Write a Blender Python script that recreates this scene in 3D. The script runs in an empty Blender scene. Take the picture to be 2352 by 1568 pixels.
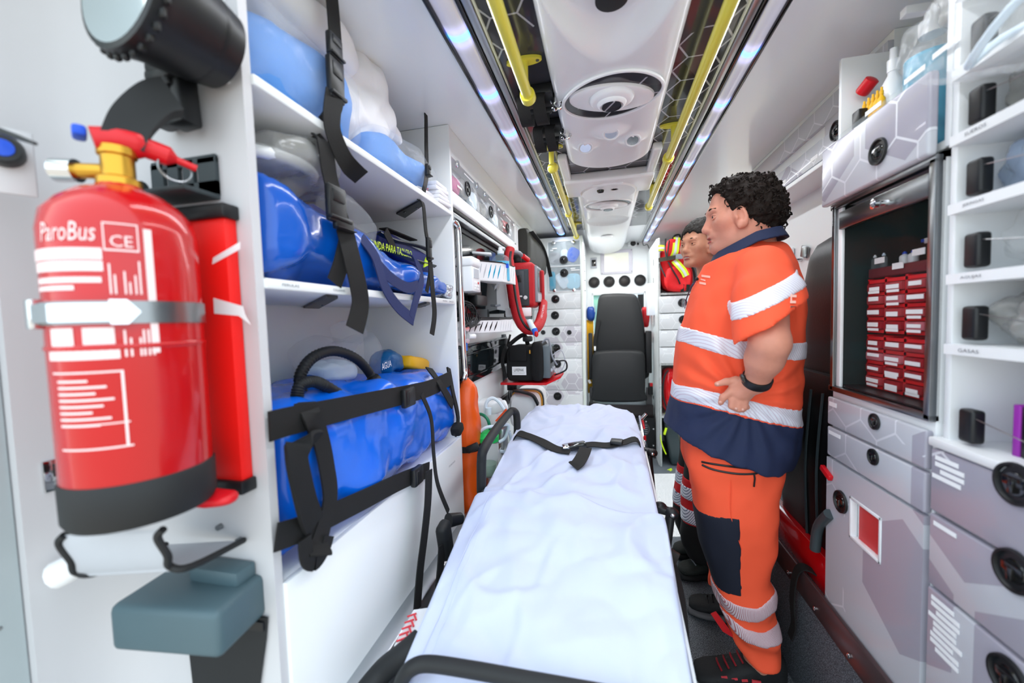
import bpy, bmesh, math, random
import numpy as np
from mathutils import Vector, Matrix, noise, Quaternion
R_ = math.radians
random.seed(7)
SC = bpy.context.scene
COL = SC.collection
# ---------------------------------------------------------------- camera
H = 1.25
CAMR = ((0.9738214, 0.2252965, -0.0302213), (0.0171847, 0.0596026, 0.9980743), (-0.2266639, 0.9724654, -0.0541707))
cd = bpy.data.cameras.new('camera'); cam = bpy.data.objects.new('camera', cd); COL.objects.link(cam)
cd.lens = 14.0; cd.sensor_width = 36.0; cd.sensor_fit = 'HORIZONTAL'; cd.clip_start = 0.02; cd.clip_end = 200
r0, u0, f0 = (Vector(v) for v in CAMR)
cam.matrix_world = Matrix(((r0.x, u0.x, -f0.x, 0), (r0.y, u0.y, -f0.y, 0), (r0.z, u0.z, -f0.z, H), (0, 0, 0, 1)))
cd.dof.use_dof = True; cd.dof.focus_distance = 1.55; cd.dof.aperture_fstop = 1.9
SC.camera = cam
# ---------------------------------------------------------------- world, sun, exposure
w = bpy.data.worlds.new('sky'); SC.world = w; w.use_nodes = True
bg = w.node_tree.nodes['Background']; bg.inputs[0].default_value = (0.80, 0.92, 1.0, 1); bg.inputs[1].default_value = 0.92
sd = bpy.data.lights.new('sun', 'SUN'); sun = bpy.data.objects.new('sun', sd); COL.objects.link(sun)
sd.energy = 6.5; sd.angle = R_(0.6); sd.color = (1.0, 0.93, 0.84)
sun.rotation_euler = Vector((-0.55, -0.10, -0.80)).to_track_quat('-Z', 'Y').to_euler()
VS = SC.view_settings; VS.view_transform = 'Standard'; VS.look = 'None'; VS.exposure = 1.5; VS.gamma = 1.0; VS.use_curve_mapping = False
def area(name, loc, size, energy, direction, color=(1, 1, 1)):
    d = bpy.data.lights.new(name, 'AREA'); d.shape = 'RECTANGLE'; d.size, d.size_y = size; d.energy = energy; d.color = color; d.specular_factor = 0.12; d.spread = R_(178)
    o = bpy.data.objects.new(name, d); COL.objects.link(o); o.location = loc
    z = -Vector(direction).normalized(); x = Vector((0, 1, 0)).cross(z).normalized(); y = z.cross(x); o.matrix_world = Matrix((x, y, z)).transposed().to_4x4(); o.location = loc; return o   # long side runs along the vehicle
LED_L = area('led_strip_light', (-0.335, 1.85, 1.940), (0.05, 3.0), 3.6, (0.15, 0, -1), (0.93, 0.96, 1.0))
LED_R = area('led_strip_light', (0.40, 2.15, 1.940), (0.05, 3.6), 4.6, (-0.15, 0, -1), (0.93, 0.96, 1.0))
BULKHEAD_FILL = area('bulkhead_fill', (0.033, 3.45, 1.895), (0.09, 0.09), 2.0, (0, 0.15, -1), (1.0, 0.97, 0.92))  # added fill that brightens the bulkhead; the dome lamp here looks unlit
# ---------------------------------------------------------------- pixel (2352x1568 photo) + one known plane -> place in the vehicle
def ray(x, y):
    a, b = (x - 1176) / 914.667, -(y - 784) / 914.667
    return a * r0 + b * u0 + f0
def aX(x, y, X): d = ray(x, y); return d * (X / d.x) + Vector((0, 0, H))
def aY(x, y, Y): d = ray(x, y); return d * (Y / d.y) + Vector((0, 0, H))
def aZ(x, y, Z): d = ray(x, y); return d * ((Z - H) / d.z) + Vector((0, 0, H))
# ---------------------------------------------------------------- objects
W = {}
def _props(o, label=None, cat=None, group=None, kind=None):
    if label: o['label'] = label
    if cat: o['category'] = cat
    if group: o['group'] = group
    if kind: o['kind'] = kind
    return o
def link(name, mesh, mat=None, parent=None, M=None, **kw):
    o = bpy.data.objects.new(name, mesh); COL.objects.link(o)
    if mesh is not None and mat is not None and not mesh.materials: mesh.materials.append(mat)
    M = M or Matrix(); W[o] = M
    if parent: o.parent = parent; o.matrix_parent_inverse = W[parent].inverted()
    o.matrix_basis = M
    return _props(o, **kw)
def thing(name, loc, label, cat, group=None, **kw):
    o = link(name, None, M=Matrix.Translation(Vector(loc)), label=label, cat=cat, group=group, **kw)
    o.empty_display_size = 0.05; return o
def copy_tree(o, offset, label=None, group=None):
    T = Matrix.Translation(Vector(offset)); r = o.copy(); COL.objects.link(r); W[r] = T @ W[o]; r.matrix_basis = W[r]
    if label: r['label'] = label
    if group: r['group'] = group
    def kids(src, dst):
        for ch in [c for c in COL.objects if c.parent == src]:
            c = ch.copy(); COL.objects.link(c); c.parent = dst; W[c] = T @ W[ch]; kids(ch, c)
    kids(o, r); return r
def frame(d, up=Vector((0, 0, 1))):
    d = Vector(d).normalized(); up = Vector(up)
    if abs(d.dot(up)) > 0.98: up = Vector((0, 1, 0)) if abs(d.y) < 0.9 else Vector((1, 0, 0))
    x = up.cross(d).normalized(); y = d.cross(x); return Matrix((x, y, d)).transposed()      # columns x, y, d
class B:
    """collects shapes into one mesh"""
    def __init__(s): s.v = []; s.f = []
    def add(s, vs, fs):
        n = len(s.v); s.v += [Vector(v) for v in vs]; s.f += [tuple(i + n for i in f) for f in fs]; return s
    def box(s, c, d, rot=None, bev=0.0, seg=2):
        c = Vector(c); d = Vector(d) / 2
        if bev > 0:
            bev = min(bev, min(d) * 0.98)
            bm = bmesh.new(); bmesh.ops.create_cube(bm, size=2.0)
            for v in bm.verts: v.co = Vector((v.co.x * d.x, v.co.y * d.y, v.co.z * d.z))
            bmesh.ops.bevel(bm, geom=bm.edges[:], offset=bev, segments=seg, profile=0.5, affect='EDGES', clamp_overlap=True)
            bm.verts.index_update(); vs = [v.co.copy() for v in bm.verts]; fs = [[v.index for v in f.verts] for f in bm.faces]; bm.free()
        else:
            vs = [Vector((sx * d.x, sy * d.y, sz * d.z)) for sx in (-1, 1) for sy in (-1, 1) for sz in (-1, 1)]
            fs = [(0, 1, 3, 2), (4, 6, 7, 5), (0, 4, 5, 1), (2, 3, 7, 6), (0, 2, 6, 4), (1, 5, 7, 3)]
        if rot is not None: vs = [rot @ v for v in vs]
        return s.add([v + c for v in vs], fs)
    def span(s, a, b, bev=0.0, seg=2):
        a = Vector(a); b = Vector(b); return s.box((a + b) / 2, [abs(b[i] - a[i]) for i in range(3)], None, bev, seg)
    def rings(s, rings, cap=True, closed=False):
        n = len(rings[0]); fs = []
        m = len(rings)
        for i in range(m if closed else m - 1):
            a, b = i * n, ((i + 1) % m) * n
            for j in range(n): k = (j + 1) % n; fs.append((a + j, a + k, b + k, b + j))
        if cap and not closed: fs.append(tuple(range(n))[::-1]); fs.append(tuple((m - 1) * n + j for j in range(n)))
        return s.add([p for r in rings for p in r], fs)
    def cyl(s, a, b, r, r2=None, seg=16):
        a = Vector(a); b = Vector(b); r2 = r if r2 is None else r2; Fm = frame(b - a)
        rg = lambda c, q: [c + Fm @ Vector((math.cos(t) * q, math.sin(t) * q, 0)) for t in [2 * math.pi * i / seg for i in range(seg)]]
        return s.rings([rg(a, r), rg(b, r2)])
    def lathe(s, prof, o, axis=(0, 0, 1), seg=24, up=(0, 0, 1), cap=True, sx=1.0):
        Fm = frame(axis, up); o = Vector(o)
        return s.rings([[o + Fm @ Vector((math.cos(t) * r * sx, math.sin(t) * r, h)) for t in [2 * math.pi * i / seg for i in range(seg)]] for r, h in prof], cap)
    def tube(s, path, r, seg=8, closed=False, smooth=0):
        P = [Vector(p) for p in path]
        if smooth: P = spline(P, smooth, closed)
        n = len(P); rr = r if hasattr(r, '__len__') else [r] * n
        if len(rr) != n: rr = [rr[min(len(rr) - 1, int(i * len(rr) / n))] for i in range(n)]
        T = [(P[(i + 1) % n] - P[i - 1] if closed else P[min(i + 1, n - 1)] - P[max(i - 1, 0)]).normalized() for i in range(n)]
        Fm = frame(T[0]); x = Fm.col[0].copy(); rg = []
        for i in range(n):
            x = x - T[i] * x.dot(T[i]); x.normalize(); y = T[i].cross(x)
            rg.append([P[i] + (x * math.cos(t) + y * math.sin(t)) * rr[i] for t in [2 * math.pi * k / seg for k in range(seg)]])
        return s.rings(rg, True, closed)
    def ribbon(s, path, width, th, wdir=None, smooth=0):
        """flat webbing: width along wdir (one vector or one per point)"""
        P = [Vector(p) for p in path]; n0 = len(P)
        wd = [Vector(wdir)] * n0 if not isinstance(wdir, list) else [Vector(v) for v in wdir]
        if smooth: wd = spline(wd, smooth); P = spline(P, smooth)
        n = len(P); rg = []
        for i in range(n):
            t = (P[min(i + 1, n - 1)] - P[max(i - 1, 0)]).normalized(); wv = wd[i] - t * wd[i].dot(t); wv.normalize(); nn = t.cross(wv)
            a, b = wv * width / 2, nn * th / 2; rg.append([P[i] - a - b, P[i] + a - b, P[i] + a + b, P[i] - a + b])
        return s.rings(rg)
    def prism(s, poly, ext):
        poly = [Vector(p) for p in poly]; e = Vector(ext); n = len(poly)
        return s.add(poly + [p + e for p in poly], [tuple(range(n))[::-1], tuple(range(n, 2 * n))] + [(i, (i + 1) % n, n + (i + 1) % n, n + i) for i in range(n)])
    def ell(s, c, r, rot=None, u=16, v=10):
        c = Vector(c); r = Vector(r) if hasattr(r, '__len__') else Vector((r, r, r)); rot = rot or Matrix.Identity(3)
        vs = [c + rot @ Vector((0, 0, -r.z))]
        for j in range(1, v):
            a = -math.pi / 2 + math.pi * j / v
            for i in range(u): t = 2 * math.pi * i / u; vs.append(c + rot @ Vector((math.cos(t) * math.cos(a) * r.x, math.sin(t) * math.cos(a) * r.y, math.sin(a) * r.z)))
        vs.append(c + rot @ Vector((0, 0, r.z))); L = len(vs) - 1; fs = []
        for i in range(u): k = (i + 1) % u; fs.append((0, 1 + k, 1 + i)); fs.append((L, L - u + i, L - u + k))
        for j in range(v - 2):
            for i in range(u): k = (i + 1) % u; a = 1 + j * u; fs.append((a + i, a + k, a + u + k, a + u + i))
        return s.add(vs, fs)
    def grid(s, fn, nu, nv):
        vs = [fn(i / nu, j / nv) for j in range(nv + 1) for i in range(nu + 1)]
        return s.add(vs, [(j * (nu + 1) + i, j * (nu + 1) + i + 1, (j + 1) * (nu + 1) + i + 1, (j + 1) * (nu + 1) + i) for j in range(nv) for i in range(nu)])
    def xf(s, M):
        s.v = [M @ v for v in s.v]; return s
    def mesh(s, name, smooth=True, angle=38):
        m = bpy.data.meshes.new(name); m.from_pydata([tuple(v) for v in s.v], [], s.f); m.validate()
        bm = bmesh.new(); bm.from_mesh(m); bmesh.ops.recalc_face_normals(bm, faces=bm.faces[:]); bm.to_mesh(m); bm.free()
        if smooth: m.shade_smooth(); m.set_sharp_from_angle(angle=R_(angle))
        return m
    def ob(s, name, mat, parent=None, smooth=True, angle=38, **kw):
        return link(name, s.mesh(name, smooth, angle), mat, parent, **kw)
def spline(P, k, closed=False):
    n = len(P); out = []
    for i in range(n if closed else n - 1):
        p0, p1, p2, p3 = (P[(i - 1) % n], P[i], P[(i + 1) % n], P[(i + 2) % n]) if closed else (P[max(i - 1, 0)], P[i], P[i + 1], P[min(i + 2, n - 1)])
        for j in range(k):
            t = j / k; out.append(0.5 * ((2 * p1) + (p2 - p0) * t + (2 * p0 - 5 * p1 + 4 * p2 - p3) * t * t + (3 * p1 - p0 - 3 * p2 + p3) * t ** 3))
    if not closed: out.append(P[-1].copy())
    return out
def rotm(x=0, y=0, z=0): return (Matrix.Rotation(R_(z), 3, 'Z') @ Matrix.Rotation(R_(y), 3, 'Y') @ Matrix.Rotation(R_(x), 3, 'X'))
def text(s, mat, parent, center, right, up, height, width=None, name='lettering', ext=0.0006, shear=0.0, **kw):
    """printed lettering as thin raised mesh; centred, lying in the plane right x up"""
    cu = bpy.data.curves.new(name, 'FONT'); cu.body = s; cu.align_x = 'CENTER'; cu.align_y = 'CENTER'; cu.size = 1.0; cu.shear = shear; cu.extrude = 0.0; cu.resolution_u = 2
    t = bpy.data.objects.new(name, cu); COL.objects.link(t); dg = bpy.context.evaluated_depsgraph_get(); dg.update()
    m = bpy.data.meshes.new_from_object(t.evaluated_get(dg)); bpy.data.objects.remove(t); bpy.data.curves.remove(cu)
    xs = [v.co.x for v in m.vertices] or [0]; ys = [v.co.y for v in m.vertices] or [0]
    wx, hy = max(max(xs) - min(xs), 1e-6), max(max(ys) - min(ys), 1e-6); mx, my = (max(xs) + min(xs)) / 2, (max(ys) + min(ys)) / 2
    right = Vector(right).normalized(); up = Vector(up).normalized(); n = right.cross(up); sy = height / hy; sx = (width / wx) if width else sy
    for v in m.vertices: v.co = Vector(center) + right * (v.co.x - mx) * sx + up * (v.co.y - my) * sy + n * ext
    m.materials.clear(); return link(name, m, mat, parent, **kw)
# ---------------------------------------------------------------- materials
def lin(h):
    if isinstance(h, str):
        c = [int(h[i:i + 2], 16) / 255 for i in (0, 2, 4)]; return tuple(x / 12.92 if x <= 0.04045 else ((x + 0.055) / 1.055) ** 2.4 for x in c)
    return h
def mat(name, color, rough=0.5, metal=0.0, var=0.05, vscale=12.0, bump=0.0, bscale=60.0, trans=0.0, alpha=1.0, ior=1.45, emit=None, estr=0.0, coat=0.0, spec=0.5, sheen=0.0, sss=0.0, bdetail=3.0):
    m = bpy.data.materials.new(name); m.use_nodes = True; N = m.node_tree.nodes; L = m.node_tree.links; b = N['Principled BSDF']; c = lin(color)
    g = N.new('ShaderNodeNewGeometry')
    if var > 0:
        t = N.new('ShaderNodeTexNoise'); t.inputs['Scale'].default_value = vscale; t.inputs['Detail'].default_value = 3; L.new(g.outputs['Position'], t.inputs['Vector'])
        mx = N.new('ShaderNodeMix'); mx.data_type = 'RGBA'; L.new(t.outputs['Fac'], mx.inputs[0])
        mx.inputs[6].default_value = (*[x * (1 - var) for x in c], 1); mx.inputs[7].default_value = (*[min(1, x * (1 + var)) for x in c], 1); L.new(mx.outputs[2], b.inputs['Base Color'])
    else: b.inputs['Base Color'].default_value = (*c, 1)
    b.inputs['Roughness'].default_value = rough; b.inputs['Metallic'].default_value = metal; b.inputs['IOR'].default_value = ior
    b.inputs['Transmission Weight'].default_value = trans; b.inputs['Alpha'].default_value = alpha; b.inputs['Coat Weight'].default_value = coat
    b.inputs['Specular IOR Level'].default_value = spec; b.inputs['Sheen Weight'].default_value = sheen
    if sss: b.inputs['Subsurface Weight'].default_value = sss; b.inputs['Subsurface Radius'].default_value = (0.012, 0.005, 0.003); b.inputs['Subsurface Scale'].default_value = 1.0
    if emit: b.inputs['Emission Color'].default_value = (*lin(emit), 1); b.inputs['Emission Strength'].default_value = estr
    if bump:
        t2 = N.new('ShaderNodeTexNoise'); t2.inputs['Scale'].default_value = bscale; t2.inputs['Detail'].default_value = bdetail; L.new(g.outputs['Position'], t2.inputs['Vector'])
        bp = N.new('ShaderNodeBump'); bp.inputs['Strength'].default_value = bump; bp.inputs['Distance'].default_value = 0.01; L.new(t2.outputs['Fac'], bp.inputs['Height']); L.new(bp.outputs['Normal'], b.inputs['Normal'])
    return m
class NT:
    """tiny node-math helper"""
    def __init__(s, m): s.N = m.node_tree.nodes; s.L = m.node_tree.links
    def val(s, sock, x):
        if isinstance(x, (int, float)): sock.default_value = x
        elif isinstance(x, (tuple, list)): sock.default_value = x
        else: s.L.new(x, sock)
    def m(s, op, a, b=None, c=None):
        n = s.N.new('ShaderNodeMath'); n.operation = op
        for i, x in enumerate((a, b, c)):
            if x is not None: s.val(n.inputs[i], x)
        return n.outputs[0]
    def mix(s, f, a, b):
        n = s.N.new('ShaderNodeMix'); n.data_type = 'RGBA'; s.val(n.inputs[0], f); s.val(n.inputs[6], a); s.val(n.inputs[7], b); return n.outputs[2]
    def noise(s, vec, scale, detail=2.0):
        n = s.N.new('ShaderNodeTexNoise'); n.inputs['Scale'].default_value = scale; n.inputs['Detail'].default_value = detail; s.L.new(vec, n.inputs['Vector']); return n.outputs['Fac']
    def pos(s):
        g = s.N.new('ShaderNodeNewGeometry'); x = s.N.new('ShaderNodeSeparateXYZ'); s.L.new(g.outputs['Position'], x.inputs[0]); return g.outputs['Position'], x.outputs[0], x.outputs[1], x.outputs[2]
    def hexa(s, u, v, size, ox=0.0, oy=0.0):
        """distance to the nearest edge of a hexagon tiling (0 at the edge), random value per cell"""
        p = s.m('ADD', s.m('DIVIDE', u, size), ox + 100); q = s.m('ADD', s.m('DIVIDE', v, size), oy + 100 * 1.7320508)
        def cell(p, q): return s.m('SUBTRACT', s.m('FLOORED_MODULO', p, 1.0), 0.5), s.m('SUBTRACT', s.m('FLOORED_MODULO', q, 1.7320508), 0.8660254)
        ax, ay = cell(p, q); bx, by = cell(s.m('ADD', p, 0.5), s.m('ADD', q, 0.8660254))
        da = s.m('ADD', s.m('MULTIPLY', ax, ax), s.m('MULTIPLY', ay, ay)); db = s.m('ADD', s.m('MULTIPLY', bx, bx), s.m('MULTIPLY', by, by))
        k = s.m('LESS_THAN', da, db); lerp = lambda a, b: s.m('ADD', s.m('MULTIPLY', a, k), s.m('MULTIPLY', b, s.m('SUBTRACT', 1.0, k)))
        gx, gy = lerp(ax, bx), lerp(ay, by); x, y = s.m('ABSOLUTE', gx), s.m('ABSOLUTE', gy)
        e = s.m('SUBTRACT', 0.5, s.m('MAXIMUM', x, s.m('ADD', s.m('MULTIPLY', x, 0.5), s.m('MULTIPLY', y, 0.8660254))))
        ix, iy = s.m('SUBTRACT', p, gx), s.m('SUBTRACT', q, gy); wn = s.N.new('ShaderNodeTexWhiteNoise'); wn.noise_dimensions = '2D'; cb = s.N.new('ShaderNodeCombineXYZ')
        s.L.new(s.m('ROUND', s.m('MULTIPLY', ix, 2.0)), cb.inputs[0]); s.L.new(s.m('ROUND', s.m('MULTIPLY', iy, 1.1547005)), cb.inputs[1]); s.L.new(cb.outputs[0], wn.inputs['Vector']); return e, wn.outputs['Value']
def hexmat(name, axis, base, fill, line, big, small, rough=0.25, thr=0.6, lw=0.02, swap=False):
    m = mat(name, base, rough, var=0.0, coat=0.2); t = NT(m); P, x, y, z = t.pos(); u = {'x': y, 'y': x, 'z': x}[axis]; v = z if axis != 'z' else y
    if swap: u, v = v, u
    e, r = t.hexa(u, v, big, 0.23, 0.41); inside = t.m('MULTIPLY', t.m('GREATER_THAN', e, 0.07), t.m('GREATER_THAN', r, thr))
    e2, r2 = t.hexa(u, v, small, 0.1, 0.2); ln = t.m('MULTIPLY', t.m('LESS_THAN', e2, lw), t.m('GREATER_THAN', t.noise(P, 2.2, 1.0), 0.42))
    c1 = t.mix(inside, (*lin(base), 1), (*lin(fill), 1)); c2 = t.mix(ln, c1, (*lin(line), 1)); t.L.new(c2, t.N['Principled BSDF'].inputs['Base Color']); return m
def speckle(name, base, dots, light, scale=260.0, rough=0.6, thr=0.56):
    m = mat(name, base, rough, var=0.0); t = NT(m); P, x, y, z = t.pos(); n1 = t.noise(P, scale, 1.0); n2 = t.noise(P, scale * 1.7, 1.0)
    c = t.mix(t.m('GREATER_THAN', n1, thr), (*lin(base), 1), (*lin(dots), 1)); c = t.mix(t.m('GREATER_THAN', n2, thr + 0.03), c, (*lin(light), 1)); t.L.new(c, t.N['Principled BSDF'].inputs['Base Color'])
    bp = t.N.new('ShaderNodeBump'); bp.inputs['Strength'].default_value = 0.15; t.L.new(n1, bp.inputs['Height']); t.L.new(bp.outputs[0], t.N['Principled BSDF'].inputs['Normal']); return m
def stripes(name, base, dark, freq, rough=0.4, metal=0.0, axis=(1, 0, 1), width=0.3):
    """fine diagonal print of reflective tape"""
    m = mat(name, base, rough, metal, var=0.0); t = NT(m); P, x, y, z = t.pos(); s = t.m('ADD', t.m('ADD', t.m('MULTIPLY', x, axis[0]), t.m('MULTIPLY', y, axis[1])), t.m('MULTIPLY', z, axis[2]))
    k = t.m('LESS_THAN', t.m('FLOORED_MODULO', t.m('MULTIPLY', s, freq), 1.0), width); c = t.mix(k, (*lin(base), 1), (*lin(dark), 1)); t.L.new(c, t.N['Principled BSDF'].inputs['Base Color']); return m
MT = {}
def mm(k, *a, **kw): MT[k] = mat(k, *a, **kw); return MT[k]
mm('white', 'ECEFF1', 0.35, var=0.015, vscale=3); mm('wall', 'EAEFF0', 0.4, var=0.02, vscale=2); mm('ceil', 'EDF1F4', 0.22, var=0.015, vscale=2, coat=0.3)
mm('whiteplastic', 'EEF1F4', 0.3, var=0.01, coat=0.2); mm('pillar', 'CBCBCE', 0.45, var=0.02, vscale=3); mm('doorgrey', 'B4BFC2', 0.5, var=0.03, vscale=3)
mm('greyplastic', '4A6068', 0.45); mm('lightgrey', 'B9BEC6', 0.4); mm('midgrey', '8A9098', 0.4)
mm('black', '15171A', 0.4, var=0.1); mm('blackgloss', '0C0D10', 0.12, var=0.0, coat=0.5); mm('blackrubber', '1B1D1F', 0.6, var=0.1); mm('seat', '1E2022', 0.62, var=0.12, bump=0.12, bscale=500); mm('seatleather', '0D0D0F', 0.4, bump=0.05, bscale=200)
mm('web', '111111', 0.75, var=0.1, bump=0.25, bscale=700); mm('navyweb', '1D2A5C', 0.75, var=0.1, bump=0.25, bscale=600); mm('blackfab', '0F1012', 0.85, var=0.15, bump=0.2, bscale=400)
mm('tarp', '0556BE', 0.22, var=0.15, vscale=6, bump=0.30, bscale=11, coat=0.3, bdetail=2); mm('tarpnear', '0668E4', 0.24, var=0.15, vscale=6, bump=0.32, bscale=9, coat=0.25, bdetail=2); mm('navytarp', '16206A', 0.5, bump=0.1, bscale=30)
mm('bluefab', '5A95E0', 0.7, var=0.2, vscale=8, bump=0.3, bscale=16); mm('whitecloth', 'EDEDF2', 0.8, var=0.02, bump=0.25, bscale=12); mm('sheet', 'C9D2EA', 0.75, var=0.01, bump=0.25, bscale=7, sheen=0.1)
mm('plastic_film', 'F2F6F8', 0.12, var=0.0, alpha=0.13, bump=0.8, bscale=20, bdetail=4, spec=0.8); mm('film_grey', 'B9B9B6', 0.16, var=0.4, vscale=14, alpha=0.5, bump=0.9, bscale=16, bdetail=4, spec=0.8)
mm('clear', 'DCE6EA', 0.05, var=0.0, alpha=0.13, spec=0.7); mm('glass', '405050', 0.02, var=0.0, alpha=0.05, spec=0.6); mm('darkglass', '11191C', 0.06, var=0.05, spec=0.7)
mm('chrome', 'D8DADC', 0.10, 1.0, var=0.0); mm('alu', 'B8BCC0', 0.32, 1.0, var=0.04); mm('steel', '8F9294', 0.28, 1.0, var=0.05); mm('brass', 'C99A3A', 0.3, 0.9)
mm('redpaint', 'BE0C12', 0.22, var=0.05, coat=0.35); mm('redplate', 'F0150F', 0.5, var=0.02); mm('redfab', 'B8141E', 0.6, var=0.1, bump=0.2, bscale=120); mm('redbag', 'E0141C', 0.65, var=0.12, vscale=20, bump=0.3, bscale=40); mm('redgloss', 'C80A14', 0.15, coat=0.6); mm('redplastic', 'D21420', 0.35)
mm('yellowrail', 'E6DC4E', 0.3, var=0.03, coat=0.3); mm('yellow', 'F2B70A', 0.5); mm('hivis', 'DDF22A', 0.5, var=0.03); mm('neon', 'C8E814', 0.5)
mm('silver', 'D5D9DC', 0.35, var=0.03); mm('orangedry', 'E85A12', 0.35, var=0.1, bump=0.15, bscale=20, coat=0.2); mm('orangeprint', 'FF5A28', 0.5)
mm('orange', 'FF5C38', 0.8, var=0.06, vscale=6, bump=0.06, bscale=25); mm('redtrouser', 'C01018', 0.8, var=0.08); mm('navy', '1B2748', 0.75, var=0.1, bump=0.08, bscale=40); mm('navydark', '14192A', 0.8, var=0.1); mm('blacktrouser', '090A0C', 0.85)
mm('skin', 'D4917A', 0.5, var=0.12, vscale=40, sss=0.12, bump=0.06, bscale=180); mm('skin2', 'C88F72', 0.52, var=0.1, vscale=40, sss=0.1); mm('hair', '1E1612', 0.75, spec=0.25, var=0.5, vscale=60, bump=0.4, bscale=120); mm('hair2', '2A2724', 0.7, spec=0.25, var=0.5, vscale=50, bump=0.5, bscale=160); mm('lip', 'A8524A', 0.45); mm('lip2', '9A4A44', 0.45); mm('eyewhite', 'E8E6E2', 0.2); mm('iris', '20130C', 0.15); mm('stubble', '8A6A5E', 0.6); mm('teeth', 'EEE9DC', 0.3)
mm('teal', '0A9CC0', 0.25); mm('blueliquid', '1FB6E0', 0.15); mm('bluecap', '1450D2', 0.4); mm('green', '1FC05A', 0.35); mm('greentube', '0E7A5A', 0.35); mm('paper', 'F4F6F8', 0.6, var=0.0); mm('inkgrey', '6A6E76', 0.6, var=0.0); mm('ink', '17181A', 0.6, var=0.0); mm('inkred', 'D8404A', 0.6, var=0.0); mm('pictoblue', '2A66D8', 0.5); mm('pictogreen', '58B81E', 0.5); mm('bluebag', '14459A', 0.4, bump=0.4, bscale=30)
mm('screen', 'B9BCB2', 0.25, var=0.12, vscale=5, emit='CFCFC0', estr=0.25); mm('purple', '9A2CA8', 0.5); mm('amber', '5A2A12', 0.2); mm('pink', 'D86AA0', 0.5, alpha=0.8); mm('facebag', 'D6E6F2', 0.5); mm('mask', 'AEDCF0', 0.7); mm('maroon', '641420', 0.5); mm('gold', 'D89A2E', 0.4); mm('lens', 'E4EAEC', 0.05, 0.9, var=0.0)
MT['hexx'] = hexmat('hex_print_side', 'x', 'C1C4CC', 'A3A1AE', 'DADCE3', 0.30, 0.12); MT['hexy'] = hexmat('hex_print_front', 'y', 'D9DCDE', 'C3C0C8', 'EDEFF0', 0.21, 0.10, thr=0.5, swap=True)
MT['hexdark'] = hexmat('hex_print_dark', 'z', '3A3B42', '2A2B31', 'B4B6C0', 0.33, 0.115, rough=0.12, thr=0.5, lw=0.022, swap=True)
MT['floor'] = speckle('floor_speckle', '565C62', '343A40', '9AA2AA', 240); MT['laminate'] = speckle('speckled_laminate', 'B9BDBC', '6E7372', 'E4E6E4', 420, 0.5); MT['plinth'] = speckle('plinth_speckle', '4E545B', '2C3238', '8C949C', 240)
MT['reflect'] = stripes('reflective_tape', 'E6E8F2', 'D2C8D6', 190, 0.35, axis=(0.5, 0.3, 0.45), width=0.28); MT['reflectv'] = stripes('reflective_tape_calf', 'D8DCE8', '55607C', 170, 0.35, axis=(1, 0.4, -0.5), width=0.3); MT['reflectp'] = stripes('reflective_tape_cuff', 'D9CAD2', 'B06A70', 260, 0.35, axis=(1, 0.6, 0.1), width=0.35)
# ================================================================ SETTING
def struct(name, b, m, **kw): return b.ob(name, MT[m] if isinstance(m, str) else m, kind='structure', smooth=kw.pop('smooth', True), **kw)
struct('floor', B().span((-0.97, 0.12, -0.06), (1.0, 4.9, 0)), 'floor')
struct('ground', B().span((-30, -30, -0.72), (30, 40, -0.70)), mat('asphalt', '706E6A', 0.9, var=0.15, vscale=4))
struct('ceiling', B().span((-1.0, 0.28, 1.982), (1.0, 4.3, 2.03)), 'ceil')
wl = B().span((-1.0, 1.447, 0), (-0.60, 3.42, 1.982)); wl.span((-1.0, 3.42, 0), (-0.60, 4.3, 1.982))
struct('wall_left', wl, 'wall'); struct('wall_left_rear', B().span((-1.0, 0.56, 0), (-0.95, 1.447, 1.982)), 'wall'); struct('trim_3', B().span((-0.552, 0.30, 0.25), (-0.500, 3.3, 0.49), 0.006), 'alu')
wr = B().span((0.86, 0.3, 0.0), (0.92, 2.42, 1.982)); wr.span((0.86, 2.42, 1.90), (0.92, 3.36, 1.982)); wr.span((0.86, 3.36, 0), (0.92, 4.3, 1.982))
struct('wall_right', wr, 'wall')
wf = B().span((-0.60, 4.2, 1.495), (0.86, 4.26, 1.982)); wf.span((-0.60, 4.2, 0), (-0.115, 4.26, 1.495)); wf.span((0.40, 4.2, 0), (0.86, 4.26, 1.495)); wf.span((-0.115, 4.2, 0), (0.40, 4.26, 0.5))
struct('wall_front', wf, 'wall')
# rear corner post, curved, and the open rear door at the far left
pts = [(-0.555, 0.545), (-0.80, 0.545), (-0.835, 0.54), (-0.865, 0.52), (-0.885, 0.49), (-0.895, 0.455), (-0.90, 0.42), (-0.99, 0.42), (-0.99, 0.562), (-0.555, 0.562)]
struct('wall_rear_left', B().prism([(x, y, 0) for x, y in pts], (0, 0, 1.982)), 'pillar', angle=30)
dr = thing('door_1', (-0.95, 0.3, 0), 'open grey rear door edge at the far left', None, kind='structure'); del dr['label']
b = B().box((-0.962, 0.27, 0.95), (0.07, 0.31, 1.98), rotm(z=-6), 0.01); b.ob('door_panel', MT['doorgrey'], dr)
for z in (0.68, 0.80, 0.93, 0.30): B().ell((-0.915, 0.392, z), 0.0035, u=8, v=6).ob('screw', MT['steel'], dr)
lt = thing('door_latch', aY(15, 345, 0.375), 'black door latch with a pivoting lever and blue inset on the grey door', 'latch')
p = aY(8, 345, 0.385); b = B().lathe([(0.001, 0.012), (0.017, 0.012), (0.02, 0.006), (0.02, -0.012)], p, (0.85, -0.5, 0), 20); b.ob('latch_body', MT['black'], lt)
b = B().lathe([(0.001, 0.014), (0.011, 0.0135), (0.012, 0.01)], p, (0.85, -0.5, 0), 16); b.ob('inset', MT['bluecap'], lt)
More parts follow.
